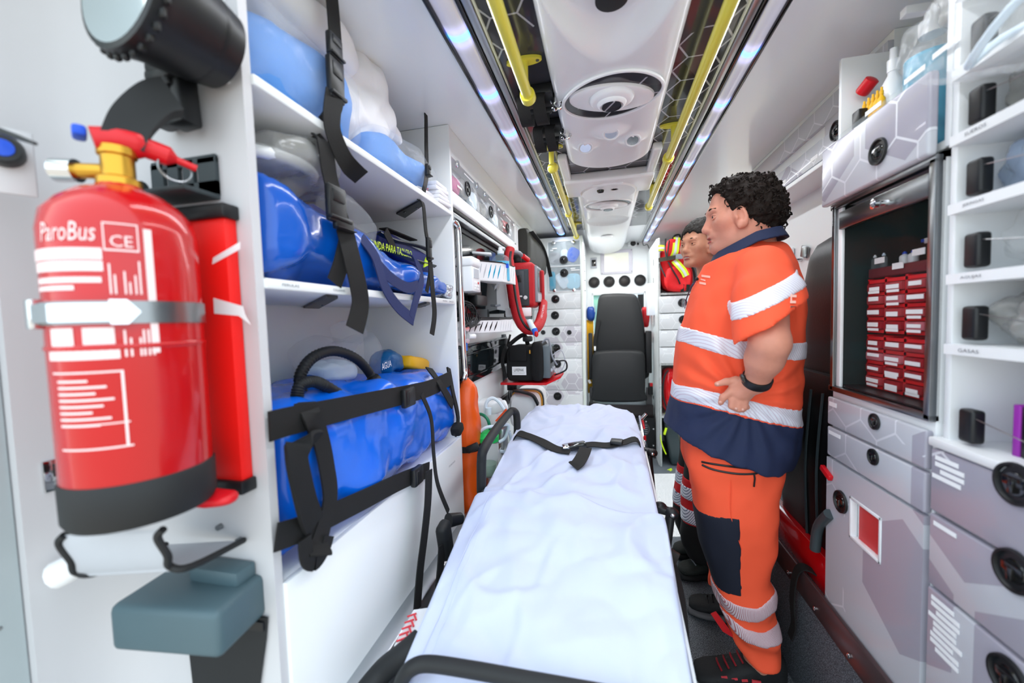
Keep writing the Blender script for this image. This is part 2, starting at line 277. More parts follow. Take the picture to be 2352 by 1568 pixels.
a, c = aY(0, 300, 0.37), aY(82, 330, 0.36); b = B().tube([a, (a + c) / 2, c], [0.004, 0.0035, 0.002], 8); b.ob('lever', MT['black'], lt)
b = B().box(p + Vector((-0.012, 0.006, -0.01)), (0.004, 0.055, 0.09), rotm(z=-30), 0.002); b.ob('latch_plate', MT['pillar'], lt)
# right plinth over the wheel arch
struct('trim_1', B().span((0.60, 0.25, 0.0), (0.86, 2.30, 0.405), 0.004), 'plinth')
fa, fb = aZ(1779, 1378, 0.002), aZ(1895, 1580, 0.002); struct('trim_4', B().ribbon([fb - (fa - fb) * 0.3, fa, fa + (fa - fb) * 1.2], 0.007, 0.003, (1, 0, 0)), 'laminate')
# ---- dark printed ceiling panel
struct('trim_2', B().span((-0.279, 0.28, 1.975), (0.348, 3.385, 1.981)), 'hexdark', smooth=False)
# ---- ceiling console: moulded surface as a height field
def console(nm, label, x0, x1, ya, yb, z0, dep, feats, bulge, nu=64, nv=170, wide=None):
    cx, hw = (x0 + x1) / 2, (x1 - x0) / 2
    t = thing(nm, (cx, (ya + yb) / 2, 1.975), label, 'console')
    def P(u, v):
        q = 2 * u - 1; y = ya + (yb + bulge * (1 - q * q) - ya) * v
        h = hw if not wide else hw + (wide[1] - hw) * (1 if y < wide[0] else 0)
        x = cx + q * h; e = (1 - abs(q) ** 7) ** 0.5; ve = min(1, (1 - v) * (yb - ya) / 0.045); va = min(1, v * (yb - ya) / 0.03)
        e *= max(0.0, 1 - (1 - ve) ** 2) ** 0.5 * max(0.0, 1 - (1 - va) ** 2) ** 0.5; d = dep * e
        for fn in feats: d += fn(x, y) * min(1, e * 1.2)
        return Vector((x, y, z0 - d))
    B().grid(P, nu, nv).ob('moulded_shell', MT['whiteplastic'], t, angle=60); return t
def smooth(a, b, x): t = max(0, min(1, (x - a) / (b - a))); return t * t * (3 - 2 * t)
CX = 0.033
def scallop(x, y):
    dx = x - CX; yo = 1.14 - 10.5 * dx * dx; yi = 1.01 - 5.6 * dx * dx
    return -0.042 * smooth(yo, yi, y) if yo > yi else 0.0
def bump(cx, cy, rx, ry, h):
    return lambda x, y: h * math.exp(-(((x - cx) / rx) ** 2 + ((y - cy) / ry) ** 2) ** 2)
c1 = console('ceiling_console', 'long white moulded ceiling console with round vent and three spotlights, nearest the rear', -0.146, 0.208, 0.30, 1.835, 1.975, 0.050,
    [scallop, bump(-0.060, 1.632, 0.045, 0.042, 0.014), bump(0.116, 1.618, 0.045, 0.042, 0.014), bump(0.033, 1.535, 0.052, 0.045, 0.016)], 0.10)
b = B().lathe([(0.001, -0.004), (0.030, -0.004), (0.033, 0.0), (0.036, 0.004), (0.036, 0.012), (0.02, 0.014)], (0.028, 0.945, 1.957), (0, 0, -1), 28); b.ob('speaker', MT['black'], c1)
def eye(parent, cy, rx, ry, zs, inner=True, k=1.0):
    n = 48; lens = lambda t, s=1.0: Vector((CX + rx * s * math.cos(t), cy + ry * s * math.sin(t) * (0.80 + 0.20 * abs(math.sin(t))) + 0.10 * ry * math.cos(t) * -1, 0))
    ts = [2 * math.pi * i / n for i in range(n)]
    B().prism([lens(t) + Vector((0, 0, zs)) for t in ts], (0, 0, -0.002)).ob('vent_opening', MT['hexdark'], parent)
    B().tube([lens(t, 1.01) + Vector((0, 0, zs - 0.002)) for t in ts], 0.0055, 8, True).ob('vent_rim', MT['whiteplastic'], parent)
    if inner:
        a = 0.34; dom = []
        for r, h in ((1.0, 0.0), (0.985, 0.006), (0.92, 0.009), (0.5, 0.010)): dom.append([Vector((CX + rx * 0.90 * r * math.cos(t) * math.cos(a) - ry * 0.60 * r * math.sin(t) * math.sin(a), cy + rx * 0.90 * r * math.cos(t) * math.sin(a) * 0.8 + ry * 0.60 * r * math.sin(t) * math.cos(a), zs - 0.002 - h)) for t in ts])
        B().rings(dom).ob('vent_vane', MT['whiteplastic'], parent, angle=50)
        B().lathe([(0.062 * k, 0), (0.058 * k, 0.008), (0.05 * k, 0.014), (0.04 * k, 0.016), (0.036 * k, 0.024), (0.031 * k, 0.026), (0.028 * k, 0.022)], (CX, cy - 0.01, zs - 0.010), (0, 0, -1), 32, sx=1.1, cap=True).ob('vent_boss', MT['whiteplastic'], parent, angle=50)
        B().lathe([(0.001, 0), (0.029 * k, 0.0), (0.029 * k, 0.003)], (CX, cy - 0.01, zs - 0.0345), (0, 0, -1), 24).ob('vent_bore', MT['hexdark'], parent)
eye(c1, 1.298, 0.147, 0.125, 1.9232)
for (x, y, rot) in ((-0.060, 1.626, 20), (0.116, 1.611, -20), (0.035, 1.53, 0)):
    nrm = Vector((0, -0.45, -1)).normalized(); o = Vector((x, y - 0.008, 1.9105))
    s = B().lathe([(0.030, -0.006), (0.031, 0.001), (0.026, 0.004), (0.023, 0.001)], o, nrm, 24).ob('spotlight', MT['whiteplastic'], c1)
    B().lathe([(0.001, -0.001), (0.012, 0.001), (0.021, 0.0025)], o, nrm, 20, cap=True).ob('reflector', MT['chrome'] if x != 0.035 else MT['alu'], s)
# second console: wide head with sockets, then two vents and a dome lamp
c2 = console('ceiling_console', 'white ceiling console with two power sockets, farther toward the front bulkhead', -0.143, 0.208, 2.22, 4.08, 1.975, 0.05,
    [lambda x, y: 0.05 * smooth(3.45, 4.1, y) * (1 - min(1, abs(x - CX) / 0.19) ** 2), lambda x, y: -0.03 * max(0, 1 - ((x - CX) / 0.145) ** 2 - ((y - 2.93) / 0.15) ** 2) ** 0.5 if ((x - CX) / 0.145) ** 2 + ((y - 2.93) / 0.15) ** 2 < 1 else 0.0], 0.06)
hd = B().span((-0.190, 2.065, 1.925), (0.250, 2.31, 1.976), 0.012, 3); hd.span((-0.190, 1.80, 1.940), (-0.150, 2.08, 1.976), 0.010, 3); hd.span((0.210, 1.80, 1.940), (0.250, 2.08, 1.976), 0.010, 3); hd.ob('console_head', MT['whiteplastic'], c2)
B().lathe([(0.15, -0.01), (0.15, 0.0), (0.14, 0.008)], (CX, 2.26, 1.926), (0, 0, -1), 32, sx=1.0).ob('console_lip', MT['whiteplastic'], c2)
pl = B().span((-0.048, 2.120, 1.919), (0.105, 2.265, 1.926), 0.003).ob('socket_plate', MT['whiteplastic'], c2)
B().lathe([(0.001, 0.006), (0.014, 0.006), (0.017, 0.01), (0.020, 0.0)], (-0.008, 2.200, 1.919), (0, 0, -1), 20).ob('charging_port', MT['blackgloss'], pl)
B().lathe([(0.001, 0.001), (0.018, 0.001), (0.020, 0.004), (0.022, 0.0)], (0.064, 2.200, 1.919), (0, 0, -1), 20).ob('socket', MT['whiteplastic'], pl)
b = B()
for dx, dy in ((-0.006, -0.008), (0.006, 0.008), (-0.010, 0.010), (0.009, -0.010)): b.cyl((0.064 + dx, 2.200 + dy, 1.919), (0.064 + dx, 2.200 + dy, 1.9165), 0.0022, seg=8)
b.ob('socket_hole', MT['black'], pl)
text('12V DC', MT['inkgrey'], pl, (-0.008, 2.150, 1.9186), (1, 0, 0), (0, -1, 0), 0.008, 0.03); text('220 V 50Hz', MT['inkgrey'], pl, (0.064, 2.150, 1.9186), (1, 0, 0), (0, -1, 0), 0.008, 0.03)
eye(c2, 2.50, 0.135, 0.11, 1.9235, True, 0.9)
B().lathe([(0.05, 0), (0.048, 0.008), (0.03, 0.012), (0.004, 0.014)], (CX, 3.45, 1.918), (0, 0, -1), 24, cap=True).ob('dome_lamp', MT['paper'], c2)
# ---- light strips with blue diodes behind the diffuser
dm = bpy.data.materials.new('led_diffuser'); dm.use_nodes = True; t = NT(dm); P, x, y, z = t.pos(); pr = t.N['Principled BSDF']; pr.inputs['Base Color'].default_value = (0.50, 0.50, 0.60, 1); pr.inputs['Roughness'].default_value = 0.15
ph = t.m('SUBTRACT', t.m('FLOORED_MODULO', t.m('ADD', t.m('DIVIDE', t.m('SUBTRACT', y, 0.973), 0.268), 0.5), 1.0), 0.5); ph2 = t.m('MULTIPLY', ph, ph)
g1 = t.m('POWER', 2.718, t.m('MULTIPLY', ph2, -90.0)); g2 = t.m('POWER', 2.718, t.m('MULTIPLY', ph2, -700.0)); ec = t.mix(g1, (0.62, 0.62, 0.75, 1), (0.10, 0.10, 1.0, 1)); ec = t.mix(g2, ec, (0.10, 0.55, 1.0, 1)); t.L.new(ec, pr.inputs['Emission Color'])
t.L.new(t.m('ADD', 0.10, t.m('MULTIPLY', g1, 0.85)), pr.inputs['Emission Strength'])
def strip(xo, xi, s, ya, yb, label):
    """xo outer edge, xi inner edge, s = +1 when inner lies at larger x"""
    T = thing('led_light_strip', ((xo + xi) / 2, (ya + yb) / 2, 1.96), label, 'ceiling light'); m = (xo + xi) / 2; hw = abs(xi - xo) / 2
    B().span((xo - s * 0.016, ya, 1.966), (xi + s * 0.030, yb, 1.981), 0.002).ob('housing', MT['whiteplastic'], T)
    n = 10; rg = [[Vector((m + hw * 0.86 * math.cos(math.pi * i / n), yy, 1.966 - 0.020 * math.sin(math.pi * i / n))) for i in range(n + 1)] for yy in (ya, yb)]
    B().rings(rg).ob('diffuser', dm, T, angle=60)
    for xx in (xo, xi): B().span((xx - 0.005, ya, 1.952), (xx + 0.005, yb, 1.967), 0.002).ob('seal', MT['blackgloss'], T)
    B().span((xi + s * 0.007, ya, 1.955), (xi + s * 0.028, yb, 1.966), 0.004).ob('rail', MT['alu'], T)
    if label.startswith('left'): B().tube([(m - hw, yb, 1.955), (m - hw * 0.7, yb + 0.03, 1.94), (m + hw * 0.7, yb + 0.03, 1.94), (m + hw, yb, 1.955)], 0.003, 6, smooth=4).ob('cable', MT['black'], T)
    else: B().tube([(m - hw, yb, 1.955), (m - hw * 0.5, yb + 0.04, 1.93), (m + hw * 0.7, yb + 0.03, 1.935), (m + hw + 0.01, yb + 0.05, 1.90)], 0.003, 6, smooth=4).ob('cable', MT['black'], T)
strip(-0.372, -0.304, 1, 0.28, 3.40, 'left light strip along the ceiling with blue diodes'); strip(0.424, 0.370, -1, 0.28, 4.05, 'right light strip along the ceiling with blue diodes')
# ---- yellow handrails under the ceiling
def rail(x, ya, yb, label, rings, flanges, ball=None):
    Z = 1.90; T = thing('handrail', (x, ya, Z), label, 'handrail'); B().cyl((x, ya, Z), (x, yb, Z), 0.0155, seg=20).ob('tube', MT['yellowrail'], T)
    for y in rings: B().lathe([(0.0155, 0), (0.021, 0.0), (0.022, 0.003), (0.022, 0.027), (0.0195, 0.03), (0.0155, 0.03)], (x, y - 0.015, Z), (0, 1, 0), 24).ob('collar', MT['yellowrail'], T)
    for y in flanges:
        f = B().cyl((x, y, Z), (x, y, 1.974), 0.011, seg=14)
        n = 24; ov = [Vector((x + 0.05 * math.cos(2 * math.pi * i / n), y + 0.018 * math.sin(2 * math.pi * i / n), 1.974)) for i in range(n)]; f.prism(ov, (0, 0, -0.008)); fo = f.ob('bracket', MT['yellowrail'], T)
        B().cyl((x + 0.038, y, 1.967), (x + 0.038, y, 1.964), 0.005, seg=10).ob('screw', MT['steel'], fo)
    if ball: B().ell((x, ball, Z + 0.002), 0.024).ob('end_knob', MT['yellowrail'], T)
rail(-0.206, 0.28, 1.19, 'yellow ceiling handrail nearest the rear, on the left', [1.185], [1.135]); rail(-0.206, 1.77, 3.27, 'yellow ceiling handrail on the left, farther toward the bulkhead', [2.55, 3.265], [1.72, 2.42, 3.13], 1.765); rail(0.270, 0.28, 2.56, 'long yellow ceiling handrail on the right', [1.80, 2.545], [1.66, 2.38])
# ---- two infusion holders hanging from the ceiling
def holder(px, label, sc):
    o = aZ(px[0], px[1], 1.90); T = thing('infusion_holder', (o.x, o.y, 1.95), label, 'strap holder'); h = 0.085 * sc
    B().box((o.x + 0.005, o.y + 0.035, 1.958), (0.10 * sc, 0.11 * sc, 0.03), None, 0.004).ob('backplate', MT['black'], T)
    for dx in (-0.026, 0.020): B().ribbon([(o.x + dx * sc, o.y - 0.01, 1.955), (o.x + dx * sc - 0.004, o.y - 0.035, 1.925), (o.x + dx * sc, o.y - 0.01, 1.90 - 0.02 * sc), (o.x + dx * sc + 0.003, o.y + 0.03, 1.895 - 0.02 * sc), (o.x + dx * sc, o.y + 0.05, 1.93)], 0.036 * sc, 0.003, (1, 0.1, 0), 5).ob('strap', MT['web'], T)
    B().box((o.x, o.y + 0.05, 1.925), (0.09 * sc, 0.012, 0.02), None, 0.003).ob('clamp_bar', MT['black'], T)
    hk = B().tube([(o.x + 0.045, o.y + 0.03, 1.955), (o.x + 0.06, o.y + 0.03, 1.925), (o.x + 0.075, o.y + 0.03, 1.915), (o.x + 0.085, o.y + 0.03, 1.93), (o.x + 0.078, o.y + 0.03, 1.945)], 0.005, 8, smooth=4); hk.ell((o.x + 0.058, o.y + 0.04, 1.925), 0.011, u=10, v=8); hk.cyl((o.x + 0.062, o.y + 0.02, 1.96), (o.x + 0.062, o.y + 0.02, 1.93), 0.006, seg=10); hk.ob('hook', MT['chrome'], T)
holder((1228, 258), 'black strap infusion holder with chrome hook, the nearer and larger one', 1.05); holder((1256, 325), 'black strap infusion holder with chrome hook, next to the yellow end knob', 0.95)
# ================================================================ soft things
def nz(p, f, seed=0.0): return noise.noise(Vector((p.x * f + seed, p.y * f + seed * 1.7, p.z * f - seed)))
def soft(c, d, p=0.5, amp=0.012, freq=7.0, seed=0.0, rot=None, u=44, v=26, fold=0.0, flat=None):
    """pillow-like body: superellipsoid with folds; flat = z below which it is pressed flat"""
    c = Vector(c); d = Vector(d) / 2; rot = rot or Matrix.Identity(3); sg = lambda x, e: math.copysign(abs(x) ** e, x); b = B(); b.ell((0, 0, 0), 1.0, None, u, v); out = []
    for q in b.v:
        n = q.normalized(); r = math.hypot(q.x, q.y) or 1e-6; ca, sa = r, q.z; s = Vector((sg(ca, p) * sg(q.x / r, p) * d.x, sg(ca, p) * sg(q.y / r, p) * d.y, sg(sa, p) * d.z))
        w = rot @ s + c; k = amp * nz(w, freq, seed) + 0.45 * amp * nz(w, freq * 2.6, seed + 9) + fold * abs(nz(w, freq * 0.8, seed + 4)); w = w + (rot @ n) * k
        if flat is not None and w.z < flat: w.z = flat
        out.append(w)
    b.v = out; return b
def loft(secs, n=40, p=0.55, amp=0.008, freq=9.0, seed=0.0, axis='y', fold=0.0, steps=6, flat=None):
    """bag along an axis: secs = (pos, (c1, c2), (h1, h2)) with rounded-rectangle sections"""
    pos = [s[0] for s in secs]; f = lambda k, j, t: float(np.interp(t, pos, [s[k][j] for s in secs])); m = (len(secs) - 1) * steps; rg = []; sg = lambda x, e: math.copysign(abs(x) ** e, x)
    for i in range(m + 1):
        t = pos[0] + (pos[-1] - pos[0]) * i / m; r = []
        for j in range(n):
            a = 2 * math.pi * j / n; ca, sa = sg(math.cos(a), p), sg(math.sin(a), p); A = f(1, 0, t) + f(2, 0, t) * ca; Z = f(1, 1, t) + f(2, 1, t) * sa
            w = Vector((A, t, Z)) if axis == 'y' else (Vector((t, A, Z)) if axis == 'x' else Vector((A, Z, t)))
            k = amp * nz(w, freq, seed) + 0.4 * amp * nz(w, freq * 2.7, seed + 5) - fold * abs(nz(w, freq * 0.7, seed + 3)); dr = Vector((ca, 0, sa)) if axis == 'y' else (Vector((0, ca, sa)) if axis == 'x' else Vector((ca, sa, 0)))
            w = w + dr * k
            if flat is not None and w.z < flat: w.z = flat
            r.append(w)
        rg.append(r)
    return B().rings(rg)
def one(name, b, m, label, cat, group=None, angle=60, **kw): return b.ob(name, MT[m] if isinstance(m, str) else m, label=label, cat=cat, group=group, angle=angle, **kw)
# ================================================================ REAR LEFT POST: extinguisher and fittings
EX = Vector((-0.640, 0.420, 0)); ER = 0.080; EZ0, EZ1 = 1.013, 1.425; EV = math.atan2(-EX.y, -EX.x)
ext = thing('fire_extinguisher', (EX.x, EX.y, EZ0), 'big red fire extinguisher strapped to the rear post', 'extinguisher')
B().lathe([(0.02, EZ0 + 0.012), (ER - 0.006, EZ0 + 0.004), (ER, EZ0 + 0.02), (ER, EZ1 - 0.045), (ER - 0.004, EZ1 - 0.022), (ER - 0.018, EZ1 - 0.004), (0.045, EZ1 + 0.010), (0.028, EZ1 + 0.016), (0.022, EZ1 + 0.024)], EX, seg=64).ob('cylinder', MT['redpaint'], ext, angle=50)
B().lathe([(ER + 0.0005, EZ0 + 0.215), (ER + 0.0018, EZ0 + 0.217), (ER + 0.0018, EZ0 + 0.220), (ER + 0.0005, EZ0 + 0.222)], EX, seg=64, cap=False).ob('weld_seam', MT['redpaint'], ext)
B().lathe([(0.06, EZ0 - 0.012), (ER - 0.002, EZ0 - 0.012), (ER + 0.002, EZ0 - 0.004), (ER + 0.0025, EZ0 + 0.044), (ER + 0.0005, EZ0 + 0.047)], EX, seg=64).ob('base_ring', MT['blackrubber'], ext, angle=50)
vt = EZ1 + 0.02
v = B().lathe([(0.024, vt), (0.024, vt + 0.010), (0.018, vt + 0.014), (0.018, vt + 0.040), (0.021, vt + 0.042), (0.021, vt + 0.052), (0.006, vt + 0.054)], EX, seg=16); v.cyl(EX + Vector((0, 0, vt + 0.022)), EX + Vector((-0.048, -0.02, vt + 0.022)), 0.010, seg=12); v.ob('valve', MT['brass'], ext)
B().cyl(EX + Vector((-0.045, -0.018, vt + 0.022)), EX + Vector((-0.068, -0.028, vt + 0.022)), 0.015, seg=16).ob('pressure_gauge', MT['chrome'], ext)
rt = Vector((0.553 * 0.9, 0.833 * 0.9, 0)).normalized(); h0 = EX + Vector((0, 0, vt + 0.058)); nr = Vector((0.833, -0.553, 0))
lv = B().tube([h0 - rt * 0.022, h0 + rt * 0.01 + Vector((0, 0, 0.006)), h0 + rt * 0.045 + Vector((0, 0, 0.0)), h0 + rt * 0.085 - Vector((0, 0, 0.012))], [0.017, 0.019, 0.014, 0.005], 12, smooth=5); lv.ob('squeeze_lever', MT['redplastic'], ext)
ul = B().ribbon([h0 + rt * 0.006 + Vector((0, 0, 0.0)), h0 + rt * 0.018 + Vector((0, 0, 0.035)), h0 + rt * 0.042 + Vector((0, 0, 0.070)), h0 + rt * 0.062 + Vector((0, 0, 0.084))], 0.044, 0.030, rt * 0.75 - Vector((0, 0, 0.66)), 6); ul.ob('carry_handle', MT['blackrubber'], ext)
B().box(h0 - rt * 0.034 + Vector((0, 0, 0.006)), (0.03, 0.014, 0.014), rotm(z=-30), 0.004).ob('safety_tab', MT['bluecap'], ext)
B().tube([h0 + rt * 0.06 + Vector((0.01 * math.cos(a) * 0.5, 0.02 * math.cos(a), -0.018 + 0.018 * math.sin(a))) for a in [2 * math.pi * i / 20 for i in range(20)]], 0.0014, 6, True).ob('pin_ring', MT['steel'], ext)
B().tube([EX + Vector((-0.03, 0.03, vt + 0.02)), EX + Vector((-0.075, 0.05, vt - 0.02)), EX + Vector((-0.092, 0.045, vt - 0.12)), EX + Vector((-0.092, 0.03, EZ0 + 0.1))], 0.011, 10, smooth=6).ob('hose', MT['blackrubber'], ext)
def wrap(u, z, dr=0.0): a = EV + u; return EX + Vector((math.cos(a) * (ER + dr), math.sin(a) * (ER + dr), z))
def decal(px0, px1, z0, z1, m, dr=0.0007, nm='label_print'):
    a0, a1 = (math.asin(max(-0.99, min(0.99, (q - 297) / 186))) for q in (px0, px1)); B().grid(lambda s, t: wrap(a0 + (a1 - a0) * s, z0 + (z1 - z0) * t, dr), 10, 1).ob(nm, MT[m], ext)
pz = lambda y: 0.999 + (1205 - y) * 0.00055
mm('labelink', 'F6DCDC', 0.4, var=0.0)
def wtext(s, px, y, hgt, w, **kw):
    o = text(s, MT['labelink'], ext, (0, 0, 0), (1, 0, 0), (0, 1, 0), hgt, w, ext=0, **kw); a = math.asin((px - 297) / 186)
    for q in o.data.vertices: q.co = wrap(a + q.co.x / ER, pz(y) + q.co.y, 0.0008)
wtext('ParoBus', 178, 530, 0.022, 0.062, shear=0.2)
for (x0, x1, y0, y1) in ((113, 250, 565, 590), (116, 250, 593, 615), (118, 245, 628, 640), (118, 190, 646, 656)): decal(x0, x1, pz(y1), pz(y0), 'labelink')
wtext('EXTINTOR', 180, 578, 0.010, 0.05)
for x0, x1, y0, y1 in ((254, 327, 508, 511), (254, 327, 566, 570), (254, 257, 508, 570), (324, 327, 508, 570)): decal(x0, x1, pz(y1), pz(y0), 'labelink')
wtext('CE', 291, 548, 0.014, 0.020)
for x in (260, 270, 290, 300, 312, 322): decal(x, x + 4, pz(665), pz(590 + (x % 7) * 8), 'labelink')
decal(338, 356, pz(800), pz(515), 'labelink')
for (x0, x1, y0, y1) in ((135, 180, 738, 778), (198, 262, 738, 775), (128, 270, 782, 808)): decal(x0, x1, pz(y1), pz(y0), 'labelink')
for x in (280, 292, 312, 320, 330, 340): decal(x, x + 5, pz(805), pz(745 + (x % 5) * 9), 'labelink')
for i in range(8): decal(140, 200 + (i * 37) % 60, pz(852 + i * 14 + 5), pz(852 + i * 14), 'labelink')
for x0, x1, y0, y1 in ((132, 272, 834, 838), (138, 283, 1004, 1008), (268, 274, 834, 1008), (140, 280, 950, 953)): decal(x0, x1, pz(y1), pz(y0), 'labelink')
# steel strap with its buckle
sz = pz(705); B().lathe([(ER + 0.0015, sz - 0.014), (ER + 0.0025, sz - 0.014), (ER + 0.0025, sz + 0.014), (ER + 0.0015, sz + 0.014)], EX, seg=64, cap=False).ob('strap', MT['steel'], ext)
a0 = [wrap(u, sz, 0.007) for u in (-1.25, -0.9, -0.55, -0.2)]; bk = B()
for i in range(3): bk.rings([[a0[i + k] + Vector((0, 0, s * 0.011)) + (a0[i + k] - EX - Vector((0, 0, sz))).normalized() * e for s, e in ((-1, 0), (1, 0), (1, 0.003), (-1, 0.003))] for k in (0, 1)])
e = wrap(0.05, sz, 0.006); q = wrap(-0.2, sz, 0.009); bk.prism([q + Vector((0, 0, 0.015)), wrap(-0.02, sz + 0.015, 0.008), wrap(0.12, sz, 0.006), wrap(-0.02, sz - 0.015, 0.008), q - Vector((0, 0, 0.015))], nr * 0.004); bk.box(wrap(-1.35, sz, 0.006), (0.012, 0.012, 0.036), None, 0.002); bk.ob('strap_buckle', MT['chrome'], ext)
# red mounting plate on the post with black end caps and white stripes
rp = thing('mounting_plate', (-0.64, 0.535, 0.98), 'red mounting plate with white stripes behind the extinguisher', 'plate')
B().span((-0.72, 0.522, 0.995), (-0.583, 0.5445, 1.430), 0.004).ob('plate', MT['redplate'], rp)
B().span((-0.724, 0.515, 1.425), (-0.577, 0.5447, 1.448), 0.003).ob('end_cap', MT['black'], rp); B().span((-0.724, 0.515, 0.978), (-0.577, 0.5447, 1.000), 0.003).ob('end_cap', MT['black'], rp)
A = lambda x, y: aY(x, y, 0.5213)
B().prism([A(489, 592), A(551, 555), A(551, 572), A(487, 607)], (0, 0.0006, 0)).ob('stripe', MT['paper'], rp); B().prism([A(490, 684), A(557, 703), A(562, 722), A(575, 745), A(548, 725), A(492, 720)], (0, 0.0006, 0)).ob('stripe', MT['paper'], rp)
# slotted black bracket above
br = thing('bracket', (-0.66, 0.53, 1.46), 'black slotted steel bracket above the red plate', 'bracket'); A = lambda x, y: aY(x, y, 0.54)
bb = B(); o1, o2 = A(378, 398), A(505, 470); hh = o1.z - 1.485
xs = [-0.748, -0.722, -0.712, -0.690, -0.680, -0.658, -0.648, -0.612]
for i in range(0, 8, 2): bb.span((xs[i], 0.538, 1.470), (xs[i + 1], 0.5445, 1.530), 0.0)
bb.span((-0.748, 0.538, 1.520), (-0.612, 0.5445, 1.535), 0.002); bb.span((-0.748, 0.538, 1.468), (-0.612, 0.5445, 1.492)); bb.span((-0.770, 0.485, 1.462), (-0.612, 0.5445, 1.470), 0.002); bb.cyl((-0.76, 0.49, 1.474), (-0.70, 0.49, 1.474), 0.010, seg=12); bb.ob('plate', mat('bracketgrey', '353E42', 0.5), br)
# tray bracket under the extinguisher: bent white plate with black rubber edge
tr = thing('tray_bracket', (-0.68, 0.45, 0.92), 'bent white tray bracket edged in black below the extinguisher', 'bracket')
A = lambda x, y, Y: aY(x, y, Y)
nearp = [(232, 1218, .36), (250, 1240, .36), (262, 1262, .36), (268, 1285, .36), (300, 1298, .365)]; lip = [(375, 1215, .40), (362, 1235, .40), (385, 1275, .41), (390, 1300, .42), (440, 1300, .44), (560, 1240, .54)]
lw = [A(*q) for q in lip]; rw = [q + Vector((-0.13, -0.03, -0.004)) for q in lw]; s1, s2 = spline(lw, 5), spline(rw, 5)
b = B(); n = len(s1); b.add(s1 + s2 + [q + Vector((0, 0, -0.003)) for q in s1 + s2], [(i, i + 1, n + i + 1, n + i) for i in range(n - 1)] + [(2 * n + i, 3 * n + i, 3 * n + i + 1, 2 * n + i + 1) for i in range(n - 1)] + [(i, 2 * n + i, 2 * n + i + 1, i + 1) for i in range(n - 1)]); b.ob('plate', MT['lightgrey'], tr)
B().tube(s1, 0.005, 8).ob('edge_trim', MT['blackrubber'], tr); B().tube(s2, 0.005, 8).ob('edge_trim', MT['blackrubber'], tr)
for q in ((-0.66, 0.537, 0.905), (-0.62, 0.537, 0.885)): B().cyl(q, (q[0], 0.545, q[2]), 0.005, seg=8).ob('screw', MT['steel'], tr)
one('red_tag', soft(EX + Vector((0.05, 0.06, EZ0 - 0.022)), (0.07, 0.04, 0.02), 0.8, 0.006, 20, 3, u=20, v=12), 'redplastic', 'small red tag showing under the extinguisher base', 'tag')
# slate coloured box bracket and black rubber flap
bx = thing('equipment_holder', (-0.66, 0.5, 0.75), 'slate grey plastic equipment holder on the post below the extinguisher', 'holder')
B().box((-0.668, 0.492, 0.790), (0.19, 0.10, 0.075), rotm(z=6), 0.012, 3).ob('body', MT['greyplastic'], bx); B().box((-0.640, 0.525, 0.838), (0.10, 0.038, 0.026), None, 0.005).ob('upper_clip', MT['greyplastic'], bx); B().box((-0.577, 0.492, 0.790), (0.006, 0.066, 0.05), rotm(z=6), 0.002).ob('side_window', MT['darkglass'], bx)
fl = thing('rubber_flap', (-0.67, 0.54, 0.60), 'black rubber flap hanging under the slate holder', 'flap')
B().prism([aY(425, 1400, .538), aY(612, 1420, .538), aY(608, 1470, .538), aY(585, 1640, .538), aY(450, 1640, .538), aY(432, 1480, .538)], (0, 0.004, 0)).ob('flap', MT['blackrubber'], fl)
B().span(aY(413, 1398, .534), aY(613, 1445, .542), 0.002).ob('clamp_strip', MT['black'], fl)
for q in ((448, 1416), (565, 1432)): B().ell(aY(*q, .533), (0.005, 0.002, 0.005), None, 8, 6).ob('screw', MT['steel'], fl)
# searchlight
sl = thing('searchlight', (-0.66, 0.5, 1.62), 'large black handheld searchlight with pistol grip, hung at the top of the post', 'searchlight')
lc = aY(318, -8, 0.43); ax = Vector((-0.12, -1.0, 0.06)).normalized()
B().lathe([(0.030, -0.115), (0.058, -0.105), (0.068, -0.06), (0.074, -0.02), (0.080, 0.0), (0.084, 0.012), (0.082, 0.022), (0.075, 0.024)], lc, ax, 40, cap=False).ob('housing', MT['black'], sl)
b = B()
for i in range(30): a = 2 * math.pi * i / 30; Fm = frame(ax); b.box(lc + Fm @ Vector((0.083 * math.cos(a), 0.083 * math.sin(a), 0.010)), (0.008, 0.008, 0.014), None, 0.002, 1)
b.ob('bezel_rib', MT['black'], sl, kind='stuff')
B().lathe([(0.001, 0.022), (0.05, 0.020), (0.072, 0.014), (0.075, 0.024)], lc, ax, 40, cap=True).ob('lens', MT['lens'], sl)
g0 = aY(388, 120, 0.50); g1 = aY(385, 275, 0.52); g = B(); dirg = (g1 - g0)
for i in range(9): g.box(g0 + dirg * (i / 8.0), (0.052 - 0.006 * (i == 8), 0.040, 0.022), rotm(y=-4), 0.008, 2)
g.box((g0 + g1) / 2 + Vector((0.018, 0.004, -0.005)), (0.038, 0.034, (g0 - g1).length + 0.02), rotm(y=-4), 0.006); g.ob('grip', MT['black'], sl)
B().box(aY(496, 60, 0.53), (0.010, 0.030, 0.16), None, 0.002).ob('wall_cradle', MT['whiteplastic'], sl); B().lathe([(0.001, 0), (0.062, 0.0), (0.066, -0.012), (0.06, -0.03)], lc - ax * 0.085, -ax, 32).ob('rear_cap', MT['black'], sl)
